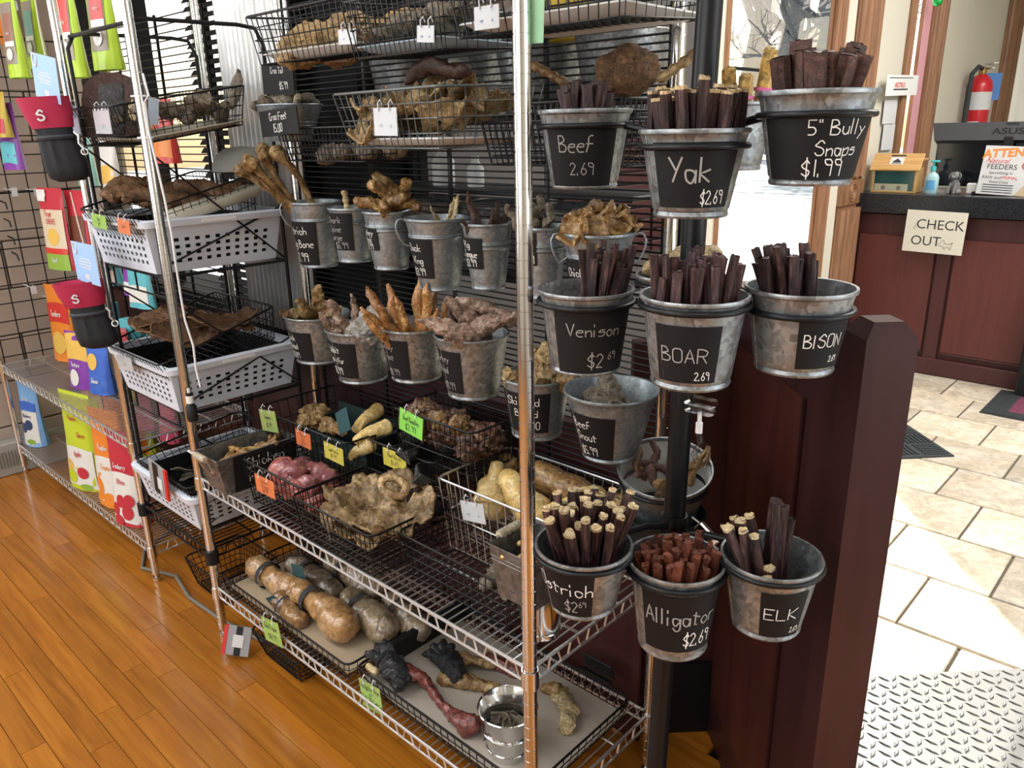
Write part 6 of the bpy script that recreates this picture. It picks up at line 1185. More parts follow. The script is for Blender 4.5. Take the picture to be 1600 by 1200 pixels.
# ------------------------------------------------------------------ treat bags
def pouch_mesh(w_, h_, d_, seed=0):
    """standing pouch: gusseted foot, pinched top; front face towards -y"""
    def fn(side):
        def g(u, v):
            x = (u - .5) * w_ * (1 - .08 * sin(pi * v)); k = (1 - (2 * u - 1) ** 2) ** .5 if 0 < u < 1 else 0
            y = d_ / 2 * (k ** .7) * (1 - v) ** .75 * (1 if v < .9 else .2) + .004 * nz3((u * 2, v * 3, side), 3, seed) * (1 - v); return (x, side * y, v * h_)
        return g
    mb = MB(); mb.grid(fn(-1), 16, 18); n = len(mb.v); mb.grid(fn(1), 16, 18); return mb
def on_pouch(w_, h_, d_, off=.0008):
    def f(u, v):                                                    # u in -.5...5, v in 0..1
        k = max(0, 1 - (2 * u) ** 2) ** .5; return (u * w_ * (1 - .08 * sin(pi * v)), -(d_ / 2 * (k ** .7) * (1 - v) ** .75 * (1 if v < .9 else .2)) - off, v * h_)
    return f
def bag(name, label, loc, rotz, w_, h_, d_, col, patches=(), words=(), tilt=0, group=None):
    t = thing(name, label, 'treat bag', loc, (tilt, 0, rotz), group); obj('pouch', pouch_mesh(w_, h_, d_, len(label)), col, t, 60)
    for i, (u0, u1, v0, v1, m, shape) in enumerate(patches):
        F = on_pouch(w_, h_, d_, .0016 + .0008 * i); mb = MB()
        if shape == 'o':
            c, r = ((u0 + u1) / 2, (v0 + v1) / 2), ((u1 - u0) / 2, (v1 - v0) / 2); mb.add([F(*c)] + [F(c[0] + r[0] * cos(a / 20 * 2 * pi), c[1] + r[1] * sin(a / 20 * 2 * pi)) for a in range(20)], [(0, 1 + a, 1 + (a + 1) % 20) for a in range(20)])
        else: mb.grid(lambda u, v: F(u0 + (u1 - u0) * u, v0 + (v1 - v0) * v + (.03 * sin(u * 3.1) if shape == 'w' else 0)), 10, 6)
        obj('print', mb, m, t, 180)
    wd_ = {}
    for txt, u, v, h, m, *k in words: write(wd_.setdefault(m, MB()), txt, u * w_, v * h_, h * h_, h * h_ * .14, lambda a, b: on_pouch(w_, h_, d_, .005)(a / w_, b / h_), 'c', k[0] if k else .75)
    for m, mb in wd_.items(): obj('words', mb, m, t, 180)
    return t
def col(n, c, r=.35): return bpy.data.materials[n] if n in bpy.data.materials else mat(n, c, r)
YB = .128 + .006; lime = col('lime_print', (.52, .62, .03)); sea = col('sky_print', (.20, .42, .75)); navy = col('navy_print', (.03, .06, .15)); oran = col('orange_print', (.78, .24, .03)); rosy = col('cranberry_print', (.50, .03, .05)); whit = col('white_print', (.72, .72, .68)); leafg = col('leaf_print', (.25, .42, .05)); gold = col('gold_print', (.75, .48, .10)); purp = col('purple_print', (.22, .05, .36)); aqua = col('aqua_print', (.12, .48, .55)); roy = col('royal_print', (.05, .14, .55))
def bagpx(name, label, xb, yb, Y, w_, h_, d_, rz, c, patches, words, tilt=0):
    p = at(xb, yb, Y=Y); return bag(name, label, (p.x, Y, YB), rz, w_, h_, d_, c, patches, words, tilt)
bagpx('treat_bag', 'slim blue treat bag with blueberries at the far left of the low rack', 62, 700, .06, .125, .29, .075, radians(18), sea, [(-.48, .44, .02, .55, whit, 'r'), (-.40, -.05, .20, .36, navy, 'o'), (-.15, .25, .26, .42, navy, 'o'), (-.1, .3, .04, .12, leafg, 'o'), (-.48, .44, .55, .68, roy, 'w')], [('Blueberry', 0, .46, .05, navy, .6), ('Bites', 0, .72, .06, 'white_paper', .7)])
bagpx('treat_bag', 'tall lime yellow treat bag with apples on the low rack', 142, 755, .05, .20, .385, .095, radians(12), lime, [(-.48, .46, .02, .42, whit, 'w'), (-.45, -.1, .16, .30, gold, 'o'), (-.36, .0, .06, .2, lime, 'o'), (.02, .34, .13, .25, rosy, 'o'), (.1, .4, .02, .08, leafg, 'o')], [('Apple', .08, .36, .05, rosy, .7), ('Pumpkin', -.04, .72, .045, rosy, .7), ('Chews', .22, .56, .05, rosy, .6)])
bagpx('treat_bag', 'orange treat bag with pumpkin slices beside the yellow bag', 186, 783, .06, .17, .37, .09, radians(14), oran, [(-.48, .46, .03, .5, whit, 'w'), (-.46, -.06, .05, .3, oran, 'o'), (-.1, .3, .02, .16, oran, 'o')], [('Pumpkin', .0, .60, .05, 'white_paper', .6), ('Treats', .04, .40, .05, oran, .7)])
bagpx('treat_bag', 'cranberry red treat bag nearest the basket stand on the low rack', 212, 815, .04, .15, .34, .09, radians(16), rosy, [(-.48, .46, .02, .55, whit, 'w'), (-.4, -.1, .1, .24, rosy, 'o'), (-.2, .12, .2, .34, rosy, 'o'), (.0, .34, .08, .24, rosy, 'o'), (-.3, .05, .01, .12, rosy, 'o'), (.1, .4, .22, .36, rosy, 'o')], [('Cranberry', 0, .62, .05, 'white_paper', .6), ('Bites', .02, .46, .05, rosy, .7)])
for i, (x, y, Y, c, w_, h_, lab) in enumerate([(100, 625, .30, lime, .18, .33, 'lime yellow treat bag at the back of the low rack behind the front bags'), (158, 690, .31, gold, .19, .36, 'golden yellow treat bag at the back of the low rack in the middle'), (228, 720, .33, lime, .20, .32, 'yellow and orange treat bag at the back right of the low rack'), (196, 740, .24, oran, .16, .27, 'orange treat bag behind the post on the low rack')]):
    p = at(x, y, Y=Y); bag('treat_bag', lab, (p.x, Y, YB), .1, w_, h_, .08, c, [(-.46, .44, .05, .45, [oran, lime, oran, rosy][i], 'w')], [])
for i, (x, y) in enumerate([(238, 690), (268, 670)]):
    p = at(x, y + 20, Y=.30); bag('treat_bag', ['rosy pink treat bag behind the bottom wire basket, left one', 'rosy pink treat bag behind the bottom wire basket, right one'][i], (p.x, .30, .30), .1, .12, .20, .06, col('rose_print', (.62, .10, .18)), [], [])
# bags and boxes on the upper shelf of the low rack
ZU = .503 + .006
def upbag(label, x, y, Y, w_, h_, c, patches, words, rz=.25): p = at(x, y, Y=Y); return bag('treat_bag', label, (p.x, Y, ZU), rz, w_, h_, .07, c, patches, words)
upbag('orange treat bag standing on the upper shelf behind the lower pouch', 105, 545, .22, .16, .33, oran, [(-.46, .46, .5, .75, col('red_print', (.62, .04, .03)), 'w'), (-.3, .3, .1, .4, gold, 'o')], [('Tenders', 0, .60, .07, 'cream_paper', .6)])
upbag('purple treat bag standing on the upper shelf below the lower pouch', 128, 570, .12, .15, .22, purp, [(-.46, .46, .5, .95, gold, 'w'), (-.3, .1, .05, .35, whit, 'o')], [('Venture', 0, .4, .08, 'white_paper', .6)])
upbag('royal blue treat bag standing on the upper shelf behind the left post', 156, 575, .14, .13, .18, roy, [(-.4, .1, .5, .85, gold, 'o')], [('Salmon', 0, .25, .10, 'white_paper', .6)])
def bagh(label, px, Y, w_, h_, c, patches, words, rz=.2):                         # bags hung from hooks of the back panel or the grid
    p = at(px[0], px[1], Y=Y); return bag('hanging_bag', label, (p.x, Y, p.z), rz, w_, h_, .05, c, patches, words)
bagh('red and cream chew bag with a green foot hanging behind the lower blue tag', (100, 420), .15, .17, .30, rosy, [(-.48, .46, .22, .74, col('cream_print', (.66, .56, .40)), 'r'), (-.2, .25, .3, .52, gold, 'o'), (-.48, .46, .0, .2, leafg, 'r'), (-.48, .46, .2, .27, col('red_print', (.62, .04, .03)), 'r'), (-.46, -.12, .84, .98, whit, 'r')], [('True', -.1, .66, .07, col('red_print', (.62, .04, .03)), .8), ('CHEWS', .0, .57, .06, rosy, .8), ('Beef', 0, .1, .05, 'white_paper', .8)])
bagh('dark red chew bag hanging behind the left post beside the cream one', (138, 425), .20, .13, .30, rosy, [(-.46, .4, .3, .7, col('brown_print', (.16, .05, .03)), 'r')], [])
for i, (x, y, Y, w_, h_, rz) in enumerate([(33, 122, .10, .105, .27, .2), (63, 108, .18, .09, .25, .2), (121, 122, .12, .12, .30, .15), (172, 110, .12, .12, .31, .2)]):
    lab = ['lime green jerky bag hung at the far upper left', 'lime and teal jerky bag hung behind the upper blue tag', 'lime green jerky bag with a red stick hung left of the bucket rack post', 'lime green jerky bag with a red stick hung nearest the bucket rack post'][i]; st = [col('meat_print', (.30, .14, .09)), col('teal_print', (.20, .42, .38)), col('red_print', (.62, .04, .03)), col('red_print', (.62, .04, .03))][i]
    bagh(lab, (x, y), Y, w_, h_, col('neon_print', (.42, .62, .02)), [(-.34, .34, .16, .86, col('smoke_print', (.28, .23, .19)), 'r'), (-.2, .3, .42, .74, st, 'r'), (-.22, .32, .36, .42, whit, 'r'), (-.16, .2, .2, .34, whit, 'o')], [('Jerky', .04, .50, .035, 'white_paper', .7)], rz)
for i, (x, y, Y, w_, h_, c, lab) in enumerate([(18, 90, .30, .20, .42, col('kraft_print', (.42, .32, .20)), 'kraft and orange bag hung at the left edge near the top'), (25, 265, .12, .13, .24, purp, 'purple and blue bag hung beside the upper pouch'), (8, 215, .1, .10, .16, col('mustard_print', (.5, .36, .04)), 'dark mustard bag hung at the left edge'), (225, 480, .30, .14, .20, aqua, 'teal treat bag hung behind the stand above the boxes'), (185, 445, .32, .05, .14, aqua, 'small teal packet hung behind the stand'), (206, 460, .30, .05, .12, purp, 'small purple packet hung behind the stand'), (140, 290, .33, .12, .20, col('mint_print', (.25, .50, .42)), 'mint green treat bag hung behind the top basket'), (178, 295, .33, .10, .2, whit, 'white and gold bag hung behind the top basket'), (262, 255, .34, .13, .20, col('red_print', (.62, .04, .03)), 'red bag hung behind the second basket')]):
    bagh(lab, (x, y), Y, w_, h_, c, [(-.44, .42, .08, .4, [oran, aqua, rosy, whit, whit, whit, leafg, gold, oran][i], 'w')], [])
ZB = at(206, 536, Y=.30).z
lg2 = thing('wire_ledge', 'black wire ledge of teal boxes hooked on the panel behind the stand', 'shelf', (-1.72, .33, ZB - .004)); mb = MB()
for k in range(8): mb.tube([(-.26, -.13 + k * .025, 0), (.26, -.13 + k * .025, 0)], .002, 5)
for k in range(5): mb.tube([(-.26 + k * .13, -.13, -.002), (-.26 + k * .13, .085, -.002)], .0025, 5)
obj('wires', mb, 'black_wire', lg2, 60, None, 'stuff')
for i, (x, y, Y, c) in enumerate([(178, 522, .36, aqua), (206, 530, .30, aqua), (232, 530, .36, aqua), (252, 526, .36, aqua), (192, 538, .25, col('coral_print', (.70, .12, .12)))]):
    p = at(x, y, Y=Y); place('treat_box', shared(f'tbox{i}', lambda: MB().bbox((0, 0, .055 - .01 * i * .5), (.075, .04, .11 - .01 * i), .003), [c], 0), (p.x, Y, ZB), (0, 0, .3 - .15 * i), ['teal treat box at the back on the upper shelf behind the stand', 'teal treat box with its end to the front on the upper shelf', 'teal treat box in the middle of the upper shelf behind the stand', 'teal treat box at the right of the upper shelf behind the stand', 'coral red treat box at the front of the teal ones'][i], 'box')
# grey cord on the floor
gc = MB().tube([V(*q) for q in [(-1.93, .40, .09), (-1.97, .33, .05), (-2.0, .2, .008), (-1.93, .06, .008), (-1.8, -.005, .008), (-1.66, .05, .008), (-1.5, .02, .008), (-1.3, .03, .008), (-1.1, .06, .008)]], .006, 8)
tag(obj('power_cord', gc, 'cord'), 'grey power cord lying on the oak floor under the low racks', 'cord')
# clear sign clip on the pole and small clips
q = at(1094, 640, d=1.10); ck = thing('sign_clip', 'clear plastic sign clip on a white stem below the BOAR bucket', 'clip', q)
obj('jaw', MB().bbox((0, 0, .012), (.045, .02, .012), .003).bbox((0, 0, -.001), (.042, .018, .008), .003), 'clear', ck, 0); obj('stem', MB().lathe([(.005, -.035), (.005, -.02), (.003, -.018), (.003, -.004)], 14), 'zip', ck)
obj('lower_clip', MB().tube([(0, 0, -.035), (.004, 0, -.05), (-.006, 0, -.07), (.004, 0, -.085)], .005, 8).tube([(.012, 0, -.045), (.018, 0, -.06), (.012, 0, -.085)], .002, 6), 'clear', ck)
for i, (x, y) in enumerate([(955, 840), (1105, 835)]):
    q = at(x, y, d=1.30); c_ = thing('steel_clip', ['bright steel clip on the ring arm behind the Ostrich sticks', 'bright steel clip on the ring arm left of the ELK bucket'][i], 'clip', q); obj('blade', MB().bbox((0, 0, 0), (.045, .012, .022), .003).xf(Matrix.Rotation(.6 * (1 if i else -1), 4, 'Y')), 'tin', c_, 0); obj('wire_arm', MB().tube([(0, 0, .01), (-.03 if i else .03, 0, .022)], .0015, 6), 'chrome_wire', c_)
q = at(935, 1040, Y=.40); hk = thing('label_holder', 'black plastic label holder clipped on the rear rail of the lower shelf', 'label holder', q)
obj('plate', MB().bbox((0, 0, 0), (.085, .004, .045), .002).xf(Matrix.Rotation(.3, 4, 'X')), 'dark_plastic', hk, 0); obj('lip', MB().bbox((0, -.008, -.022), (.085, .014, .004), .001), 'dark_plastic', hk, 0)
# ================================================================== the checkout
YC = 4.06
ck = thing('checkout_counter', 'dark cherry checkout counter with a thick black top', 'counter', (.25, YC + .3, 0))
def cbox(nm, c, d, m): return obj(nm, MB().bbox((c[0] - .25, c[1] - YC - .3, c[2]), d, .004), m, ck, 0)
cbox('body', (.02, YC + .33, .46), (1.97, .60, .92), 'counter_frame')
for x0, x1 in ((-.93, -.50), (-.40, .02)): cbox('front_panel', ((x0 + x1) / 2, YC + .022, .47), (x1 - x0, .02, .66), 'counter_wood'); cbox('bead', ((x0 + x1) / 2, YC + .016, .135), (x1 - x0, .016, .01), 'counter_frame')
cbox('stile', (-.45, YC + .015, .45), (.075, .02, .88), 'counter_frame'); cbox('kick_rail', (.02, YC + .012, .05), (1.97, .03, .1), 'counter_frame')
cbox('black_top', (.02, YC + .30, .985), (1.97, .70, .11), 'counter_top')
bk_ = thing('black_bin', 'tall black bin standing at the right end of the checkout panels', 'bin', (.18, 3.99, 0)); obj('body', MB().bbox((0, 0, .26), (.30, .12, .52), .012), 'dark_plastic', bk_, 0); obj('lid', MB().bbox((0, 0, .53), (.31, .13, .025), .006), 'dark_plastic', bk_, 0)
sg = card('paper_sign', 'white paper sign reading CHECK OUT taped on the counter front', [at(1417, 327, Y=YC - .065), at(1512, 333, Y=YC - .065), at(1409, 391, Y=YC - .065)], 'cream_paper', [], 'ink', None, False, False, 'sign')
w_, h_ = .31, .225; tm = MB(); f0 = lambda u, v: (u, v, .0014); print_on(tm, 'CHECK', w_ * .58, h_ * .69, .075, f0); print_on(tm, 'OUT', w_ * .38, h_ * .28, .075, f0); obj('words', tm, 'ink', sg, 0)
dg = MB(); dogp = [(0, 2), (1, 2.6), (1.4, 3.6), (2.2, 4.0), (3.0, 3.6), (3.0, 2.4), (6.4, 2.5), (7.4, 3.3), (7.6, 3.0), (7.0, 2.2), (6.9, 0), (6.2, 0), (6.0, .9), (4.0, .9), (3.8, 0), (3.1, 0), (2.9, 1.1), (1.8, 1.3), (.4, 1.5), (0, 2)]
dg.tube([(w_ * .60 + x * .0095, h_ * .12 + y * .0125, .0014) for x, y in dogp], .0009, 4); bo = [(0, 0), (.4, .5), (1.2, 1.2), (1.2, 1.7), (1.6, 1.9), (1.8, 1.5), (1.6, 1.1), (.7, .2), (.6, -.3), (.1, -.4), (0, 0)]; dg.tube([(w_ * .14 + x * .014, h_ * .60 + y * .02, .0014) for x, y in bo], .0006, 4); obj('drawn_dog', dg, 'ink', sg, 60)
# donation house
ZT = 1.04
hs = thing('donation_box', 'wooden donation box shaped like a little house with banknotes behind its window', 'donation box', (-.79, YC + .12, ZT), (0, 0, radians(2)))
obj('side', MB().bbox((-.115, .0, .07), (.012, .14, .14), .002), 'pine', hs, 0); obj('side', MB().bbox((.115, .0, .07), (.012, .14, .14), .002), 'pine', hs, 0); obj('back', MB().bbox((0, .066, .09), (.23, .010, .18), .002), 'pine', hs, 0); obj('floor_board', MB().bbox((0, 0, .005), (.23, .14, .01), .002), 'pine', hs, 0)
obj('window', MB().box((0, -.062, .07), (.218, .004, .13)), mat('dark_green_glass', (.01, .07, .07), .12), hs, 0)
rf = obj('roof', MB().bbox((0, -.042, .170), (.275, .012, .13), .002).xf(Matrix.Translation((0, -.03, .17)) @ Matrix.Rotation(radians(48), 4, 'X') @ Matrix.Translation((0, .04, -.168))), 'pine', hs, 0); obj('roof', MB().bbox((0, .055, .185), (.275, .10, .012), .002), 'pine', hs, 0)
RM = Matrix.Translation((0, -.03, .17)) @ Matrix.Rotation(radians(48), 4, 'X') @ Matrix.Translation((0, .04, -.168))
rot_roof = [o for o in hs.children if o.name.startswith('roof')][0]
rot_roof.data = (lambda m_: m_)(MB().bbox((0, 0, 0), (.275, .12, .011), .002).xf(Matrix.Translation((0, -.045, .172)) @ Matrix.Rotation(radians(50), 4, 'X')).mesh('roof', 'pine', 0))
RX = Matrix.Translation((0, -.045, .172)) @ Matrix.Rotation(radians(50), 4, 'X')
obj('slot', MB().box((0, .042, .0062), (.08, .010, .001)).xf(RX), 'ink', rf, 0); pl_ = obj('plate_card', MB().box((-.0, .005, .0064), (.075, .05, .0012)).xf(RX), 'white_paper', rf, 0)
obj('print', MB().ngon([(-.022, -.008, .0072), (.022, -.008, .0072), (.022, .0, .0072), (.0, .02, .0072), (-.022, .0, .0072)], (0, 0, .0004)).box((0, -.014, .0072), (.05, .004, .0006)).xf(RX), 'ink', rf, 0)
for i, x in enumerate((-.055, .03)): nb = obj('banknote', MB().box((x, -.0655 - .001 * i, .028), (.10, .0012, .045)), mat('banknote_paper', (.42, .43, .30), .8) if i == 0 else bpy.data.materials['banknote_paper'], hs, 0); obj('portrait', MB().lathe([(.0001, 0), (.013, 0)], 16).xf(Matrix.Translation((x, -.0668 - .001 * i, .028)) @ Matrix.Rotation(pi / 2, 4, 'X')), 'cord', nb, 0)
# sanitiser, dog figurine, monitor, flyer
sn = thing('sanitizer_bottle', 'clear blue hand sanitizer bottle with a teal pump on the counter', 'bottle', (-.595, YC + .10, ZT)); obj('bottle', MB().lathe([(.001, 0), (.034, 0), (.037, .006), (.037, .09), (.028, .108), (.012, .118), (.012, .126), (.001, .126)], 24, sy=.7), mat('clear_blue_gel', (.42, .66, .72), .1, 0, None, Alpha=.8), sn, 50); obj('front_label', MB().lathe([(.0378, .02), (.0378, .075)], 10, arc=(radians(-130), radians(-50)), sy=.7), mat('blue_label', (.10, .35, .62), .4), sn, 180)
obj('pump', MB().lathe([(.013, .126), (.015, .128), (.015, .15), (.006, .152), (.006, .172), (.001, .173)], 16).bbox((.008, -.004, .178), (.045, .018, .012), .004), 'teal', sn, 40)
fg = thing('dog_figurine', 'small grey puppy figurine sitting on the counter in front of the monitor', 'figurine', (-.475, YC + .10, ZT), (0, 0, radians(-15))); gm_ = mat('grey_stone', (.15, .15, .15), .6)
fb = MB(); l = limb(800, [(0, .01, .02), (0, .005, .05), (0, 0, .075)], [.028, .026, .018], 14, .03, 20, 5); fb.add(l.v, l.f)
for s in (-1, 1):
    l = limb(801, [(s * .014, -.012, .06), (s * .016, -.024, .03), (s * .016, -.03, .006)], [.009, .008, .009], 10, .02, 20, 4); fb.add(l.v, l.f); l = limb(802, [(s * .024, .01, .016), (s * .03, -.018, .01)], [.015, .009], 10, .02, 20, 4); fb.add(l.v, l.f)
l = limb(803, [(0, .0, .1), (0, -.006, .104)], [.025, .024], 14, .02, 20, 4); fb.add(l.v, l.f); l = limb(804, [(0, -.02, .096), (0, -.036, .092)], [.014, .010], 10, .02, 20, 4); fb.add(l.v, l.f); obj('body', fb, gm_, fg, 80)
for s in (-1, 1): obj('ear', MB().add(*(lambda q: (q.v, q.f))(limb(805, [(s * .022, .0, .116), (s * .031, -.004, .10), (s * .028, -.006, .082)], [.007, .011, .007], 8, .02, 20, 4, .5))), gm_, fg, 80); obj('eye', MB().lathe([(.0001, .003), (.003, .001), (.0035, 0)], 10).xf(Matrix.Translation((s * .009, -.0285, .108)) @ Matrix.Rotation(pi / 2, 4, 'X')), 'ink', fg)
obj('nose', MB().lathe([(.0001, .003), (.004, .001), (.005, 0)], 10).xf(Matrix.Translation((0, -.044, .095)) @ Matrix.Rotation(pi / 2, 4, 'X')), 'ink', fg)
kb_ = place('white_scanner', MB().bbox((0, 0, .03), (.05, .03, .06), .008).mesh('white_scanner', 'white_foam', 30), (-.40, YC + .16, ZT), (0, 0, .2), 'small white device on the counter beside the puppy figurine', 'device')
mo = thing('monitor', 'black computer monitor on the counter seen from its back', 'monitor', (-.26, YC + .22, ZT), (0, 0, radians(1)))
obj('upper_housing', MB().add([(-.40, -.01, .385), (.40, -.01, .385), (.40, .05, .385), (-.40, .05, .385), (-.375, -.035, .29), (.375, -.035, .29), (.375, .05, .26), (-.375, .05, .26)], [(0, 1, 2, 3), (0, 4, 5, 1), (1, 5, 6, 2), (2, 6, 7, 3), (3, 7, 4, 0), (4, 7, 6, 5)]), mat('monitor_grey', (.045, .048, .055), .4), mo, 0)
obj('back_shell', MB().bbox((0, .03, .17), (.74, .03, .27), .006), mat('gloss_black', (.008, .010, .014), .12), mo, 0); obj('stand_neck', MB().bbox((-.005, -.022, .16), (.05, .03, .30), .006), 'dark_plastic', mo, 0); obj('stand_foot', MB().bbox((0, -.01, .008), (.26, .18, .016), .006), 'dark_plastic', mo, 0)
lg_ = MB(); print_on(lg_, 'ASUS', -.01, .335, .045, lambda u, v: (u * 1.5, -.01 - .025 * (.385 - v) / .095 - .0015, v), .0, .001); obj('logo', lg_, 'black_paint', mo, 0); obj('latch_mark', MB().box((-.0, -.014, .375), (.06, .004, .012)), 'ink', mo, 0)
fy = card('flyer', 'glossy white ATTENTION Natural FEEDERS flyer leaning on the monitor', [at(1541, 227, Y=YC + .12), at(1660, 231, Y=YC + .12), at(1524, 302, Y=YC + .09)], 'white_paper', [], 'ink', None, False, False, 'flyer')
W2, H2 = (at(1660, 231, Y=YC + .12) - at(1541, 227, Y=YC + .12)).length, (at(1541, 227, Y=YC + .12) - at(1524, 302, Y=YC + .09)).length
f1 = lambda u, v: (u, v, .0016); a_ = MB(); print_on(a_, 'ATTENTION', W2 * .48, H2 * .84, H2 * .24, lambda u, v: (u * 1.0, v + .10 * (u - W2 * .2), .0016), 0, .002); obj('headline', a_, oran, fy, 0)
a_ = MB(); print_on(a_, 'FEEDERS', W2 * .28, H2 * .57, H2 * .15, f1); print_on(a_, 'Specializing in', W2 * .28, H2 * .45, H2 * .08, f1, .2); print_on(a_, 'RAW and', W2 * .17, H2 * .35, H2 * .09, f1); print_on(a_, 'Food Diets', W2 * .28, H2 * .26, H2 * .08, f1, .2)
for v in (.20, .15, .10, .05): a_.box((W2 * .28, H2 * v, .0014), (W2 * .42, H2 * .016, .0004))
obj('words', a_, 'ink', fy, 0); a_ = MB(); print_on(a_, 'PRIMAL', W2 * .42, H2 * .35, H2 * .09, f1); print_on(a_, 'Natural', W2 * .2, H2 * .69, H2 * .14, f1, .4); obj('red_words', a_, 'bright_red', fy, 0)
a_ = MB().lathe([(.0001, 0), (H2 * .17, 0)], 24, (W2 * .70, H2 * .62, .0014), sx=1.3, sy=.8); obj('picture_bowl', a_, col('photo_meat', (.42, .16, .12)), fy, 0); a_ = MB().ngon([(W2 * .52, 0, .0014), (W2 * .95, 0, .0014), (W2 * .9, H2 * .35, .0014), (W2 * .72, H2 * .45, .0014), (W2 * .62, H2 * .2, .0014)], (0, 0, .0003)); obj('picture_dog', a_, col('photo_dog', (.55, .42, .28)), fy, 0)
# fire extinguisher on the far wall
ye = 6.05; fe = thing('fire_extinguisher', 'red fire extinguisher with a black hose and blue tag on the cream wall', 'fire extinguisher', (XW + .10, ye, 1.30))
obj('cylinder', MB().lathe([(.001, 0), (.06, 0), (.066, .012), (.066, .30), (.058, .335), (.035, .36), (.022, .37), (.001, .37)], 28), 'red', fe, 40); obj('paper_label', MB().lathe([(.0668, .17), (.0668, .27)], 20, arc=(radians(-150), radians(30))), 'white_paper', fe, 180); obj('lower_label', MB().lathe([(.0668, .09), (.0668, .105)], 20, arc=(radians(-150), radians(-60))), 'white_paper', fe, 180)
obj('valve', MB().lathe([(.02, .37), (.022, .375), (.022, .405), (.012, .41), (.001, .412)], 16), 'brass', fe); obj('handle', MB().bbox((.03, -.03, .425), (.03, .13, .012), .003).bbox((.03, -.02, .40), (.02, .10, .01), .003).xf(Matrix.Rotation(.6, 4, 'Z')), 'tin', fe, 0)
obj('hose', MB().tube([(0, -.02, .40), (-.01, -.06, .41), (-.03, -.1, .37), (-.03, -.105, .28), (-.03, -.1, .1), (-.028, -.1, -.02)], .013, 10), 'rubber', fe); obj('inspection_tag', MB().box((.07, .0, .30), (.09, .0015, .15)).xf(Matrix.Rotation(radians(40), 4, 'Z')), mat('blue_tag', (.08, .22, .55), .6), fe, 0); fe.scale = (1.25, 1.25, 1.25); obj('wall_bracket', MB().box((-.078, 0, .2), (.02, .05, .2)), 'tin', fe, 0)
# signs on the entry wall, ornament
sg2 = card('wall_sign', 'white plastic sign reading ASTRO fixed beside the narrow window', [at(1385, 117, X=XW + .05), at(1434, 118, X=XW + .05), at(1383, 150, X=XW + .05)], 'white_foam', [], 'ink', None, False, False, 'sign')
W3, H3 = (at(1434, 118, X=XW + .05) - at(1385, 117, X=XW + .05)).length, (at(1385, 117, X=XW + .05) - at(1383, 150, X=XW + .05)).length
a_ = MB(); print_on(a_, 'ASTRO', W3 * .42, H3 * .5, H3 * .34, lambda u, v: (W3 * .42 + (u - W3 * .42) * 1.5, v, .0012), 0, .001); obj('red_word', a_, 'bright_red', sg2, 0); obj('rule', MB().box((W3 * .45, H3 * .86, .001), (W3 * .75, H3 * .04, .0006)).box((W3 * .45, H3 * .30, .001), (W3 * .45, H3 * .07, .0006)), 'ink', sg2, 0)
for i, (x, y, w2, h2) in enumerate([(1391, 175, 20, 38), (1388, 215, 18, 40)]): card('notice_card', ['small white notice above another beside the narrow window', 'small white notice low beside the narrow window'][i], [at(x - w2 / 2, y - h2 / 2, X=XW + .015), at(x + w2 / 2, y - h2 / 2, X=XW + .015), at(x - w2 / 2 - 3, y + h2 / 2, X=XW + .015)], 'white_paper', [], hooks=False, sleeve=False, cat='notice')
place('green_ornament', lump(810, .03, .02, .03, .1, 2, 2).mesh('ornament', mat('green_foil', (.02, .42, .08), .25, .6), 50), at(1465, 2, X=XW + .08), (0, 0, 0), 'shiny green ornament hanging on the casing at the top right', 'ornament')
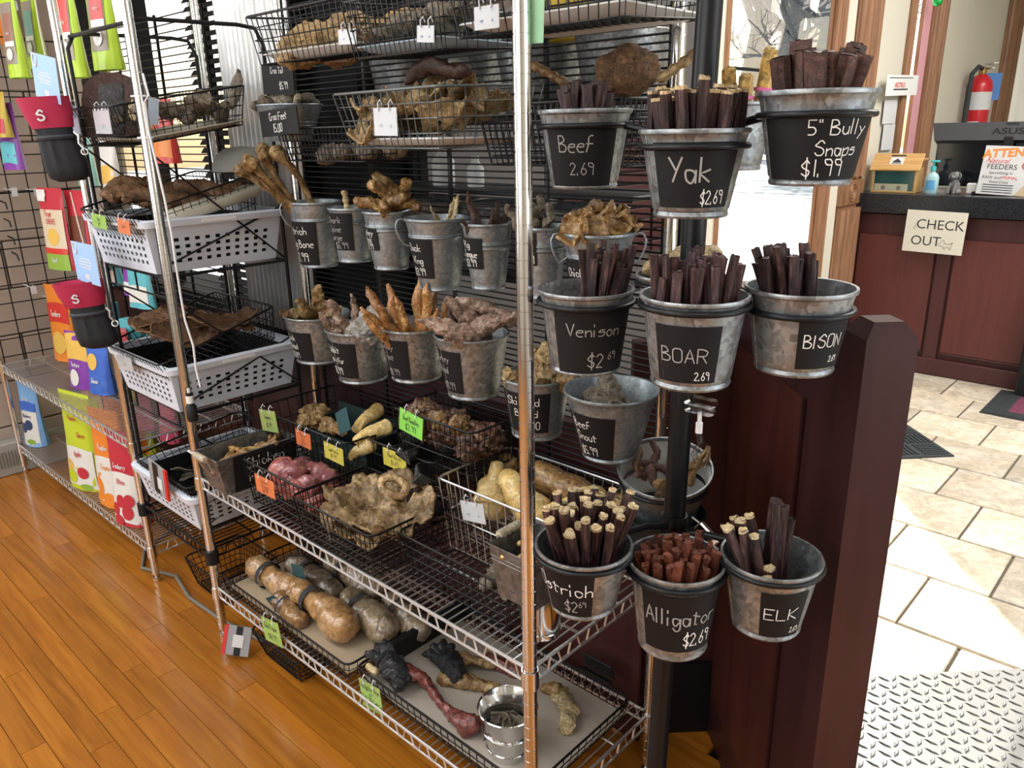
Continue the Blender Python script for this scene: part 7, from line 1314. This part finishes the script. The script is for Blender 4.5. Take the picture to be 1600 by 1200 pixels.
# mats
def quad_mat(label, pts, m, rib, name):
    P_ = [Vector(p) for p in pts]; t = thing(name, label, 'mat', (0, 0, 0)); mb = MB().add([p + V(0, 0, .0) for p in P_] + [p + V(0, 0, .007) for p in P_], [(3, 2, 1, 0), (4, 5, 6, 7), (0, 1, 5, 4), (1, 2, 6, 5), (2, 3, 7, 6), (3, 0, 4, 7)]); obj('backing', mb, m, t, 0); return t, P_
cA = at(1491, 714, Z=0); dx_, dy_ = V(-.72, .69, 0), V(-.69, -.72, 0)
rg, P_ = quad_mat('black ribbed rubber mat with a basket-weave pattern at the end of the half wall', [cA + dx_ * .95 + dy_ * .0, cA + dx_ * .95 + dy_ * .62, cA + dy_ * .62, cA], 'rubber', None, 'ribbed_mat')
rb_ = MB().bbox((0, 0, .0), (.105, .011, .007), .003).mesh('rib', 'rubber', 30)
for i in range(7):
    for j in range(4):
        for k in range(6):
            o = bpy.data.objects.new('rib', rb_); COL.objects.link(o); o.parent = rg; c = cA + dx_ * (.08 + i * .128) + dy_ * (.07 + j * .135)
            ax = dx_ if (i + j) % 2 else dy_; pr_ = dy_ if (i + j) % 2 else dx_; o.location = c + pr_ * ((k - 2.5) * .021) + V(0, 0, .009); o.rotation_euler = (0, 0, atan2(ax.y, ax.x))
mB = at(1530, 645, Z=0)
m2, P_ = quad_mat('black ribbed door mat with a maroon centre at the right edge', [mB, mB + V(.75, 0, 0), mB + V(.75, .47, 0), mB + V(0, .47, 0)], 'rubber', None, 'door_mat')
obj('centre_carpet', MB().bbox((mB.x + .42, mB.y + .235, .008), (.62, .30, .004), .001), 'maroon_carpet', m2, 0)
for k in range(9): obj('rib', MB().bbox((mB.x + .375, mB.y + .01 + k * .0085, .009), (.74, .004, .005), .001), 'rubber', m2, 0); obj('rib', MB().bbox((mB.x + .01 + k * .0105, mB.y + .27, .009), (.005, .36, .005), .001), 'rubber', m2, 0)
paw = MB()
for px_, py_ in ((.22, .14), (.3, .28), (.4, .16)):
    paw.lathe([(.0001, 0), (.022, 0)], 14, (mB.x + px_, mB.y + py_, .0105), sy=.8)
    for k in range(4): paw.lathe([(.0001, 0), (.009, 0)], 10, (mB.x + px_ - .027 + k * .018, mB.y + py_ + .03 - abs(k - 1.5) * .008, .0105))
obj('paw_print', paw, col('pink_print', (.42, .22, .28)), m2, 0)
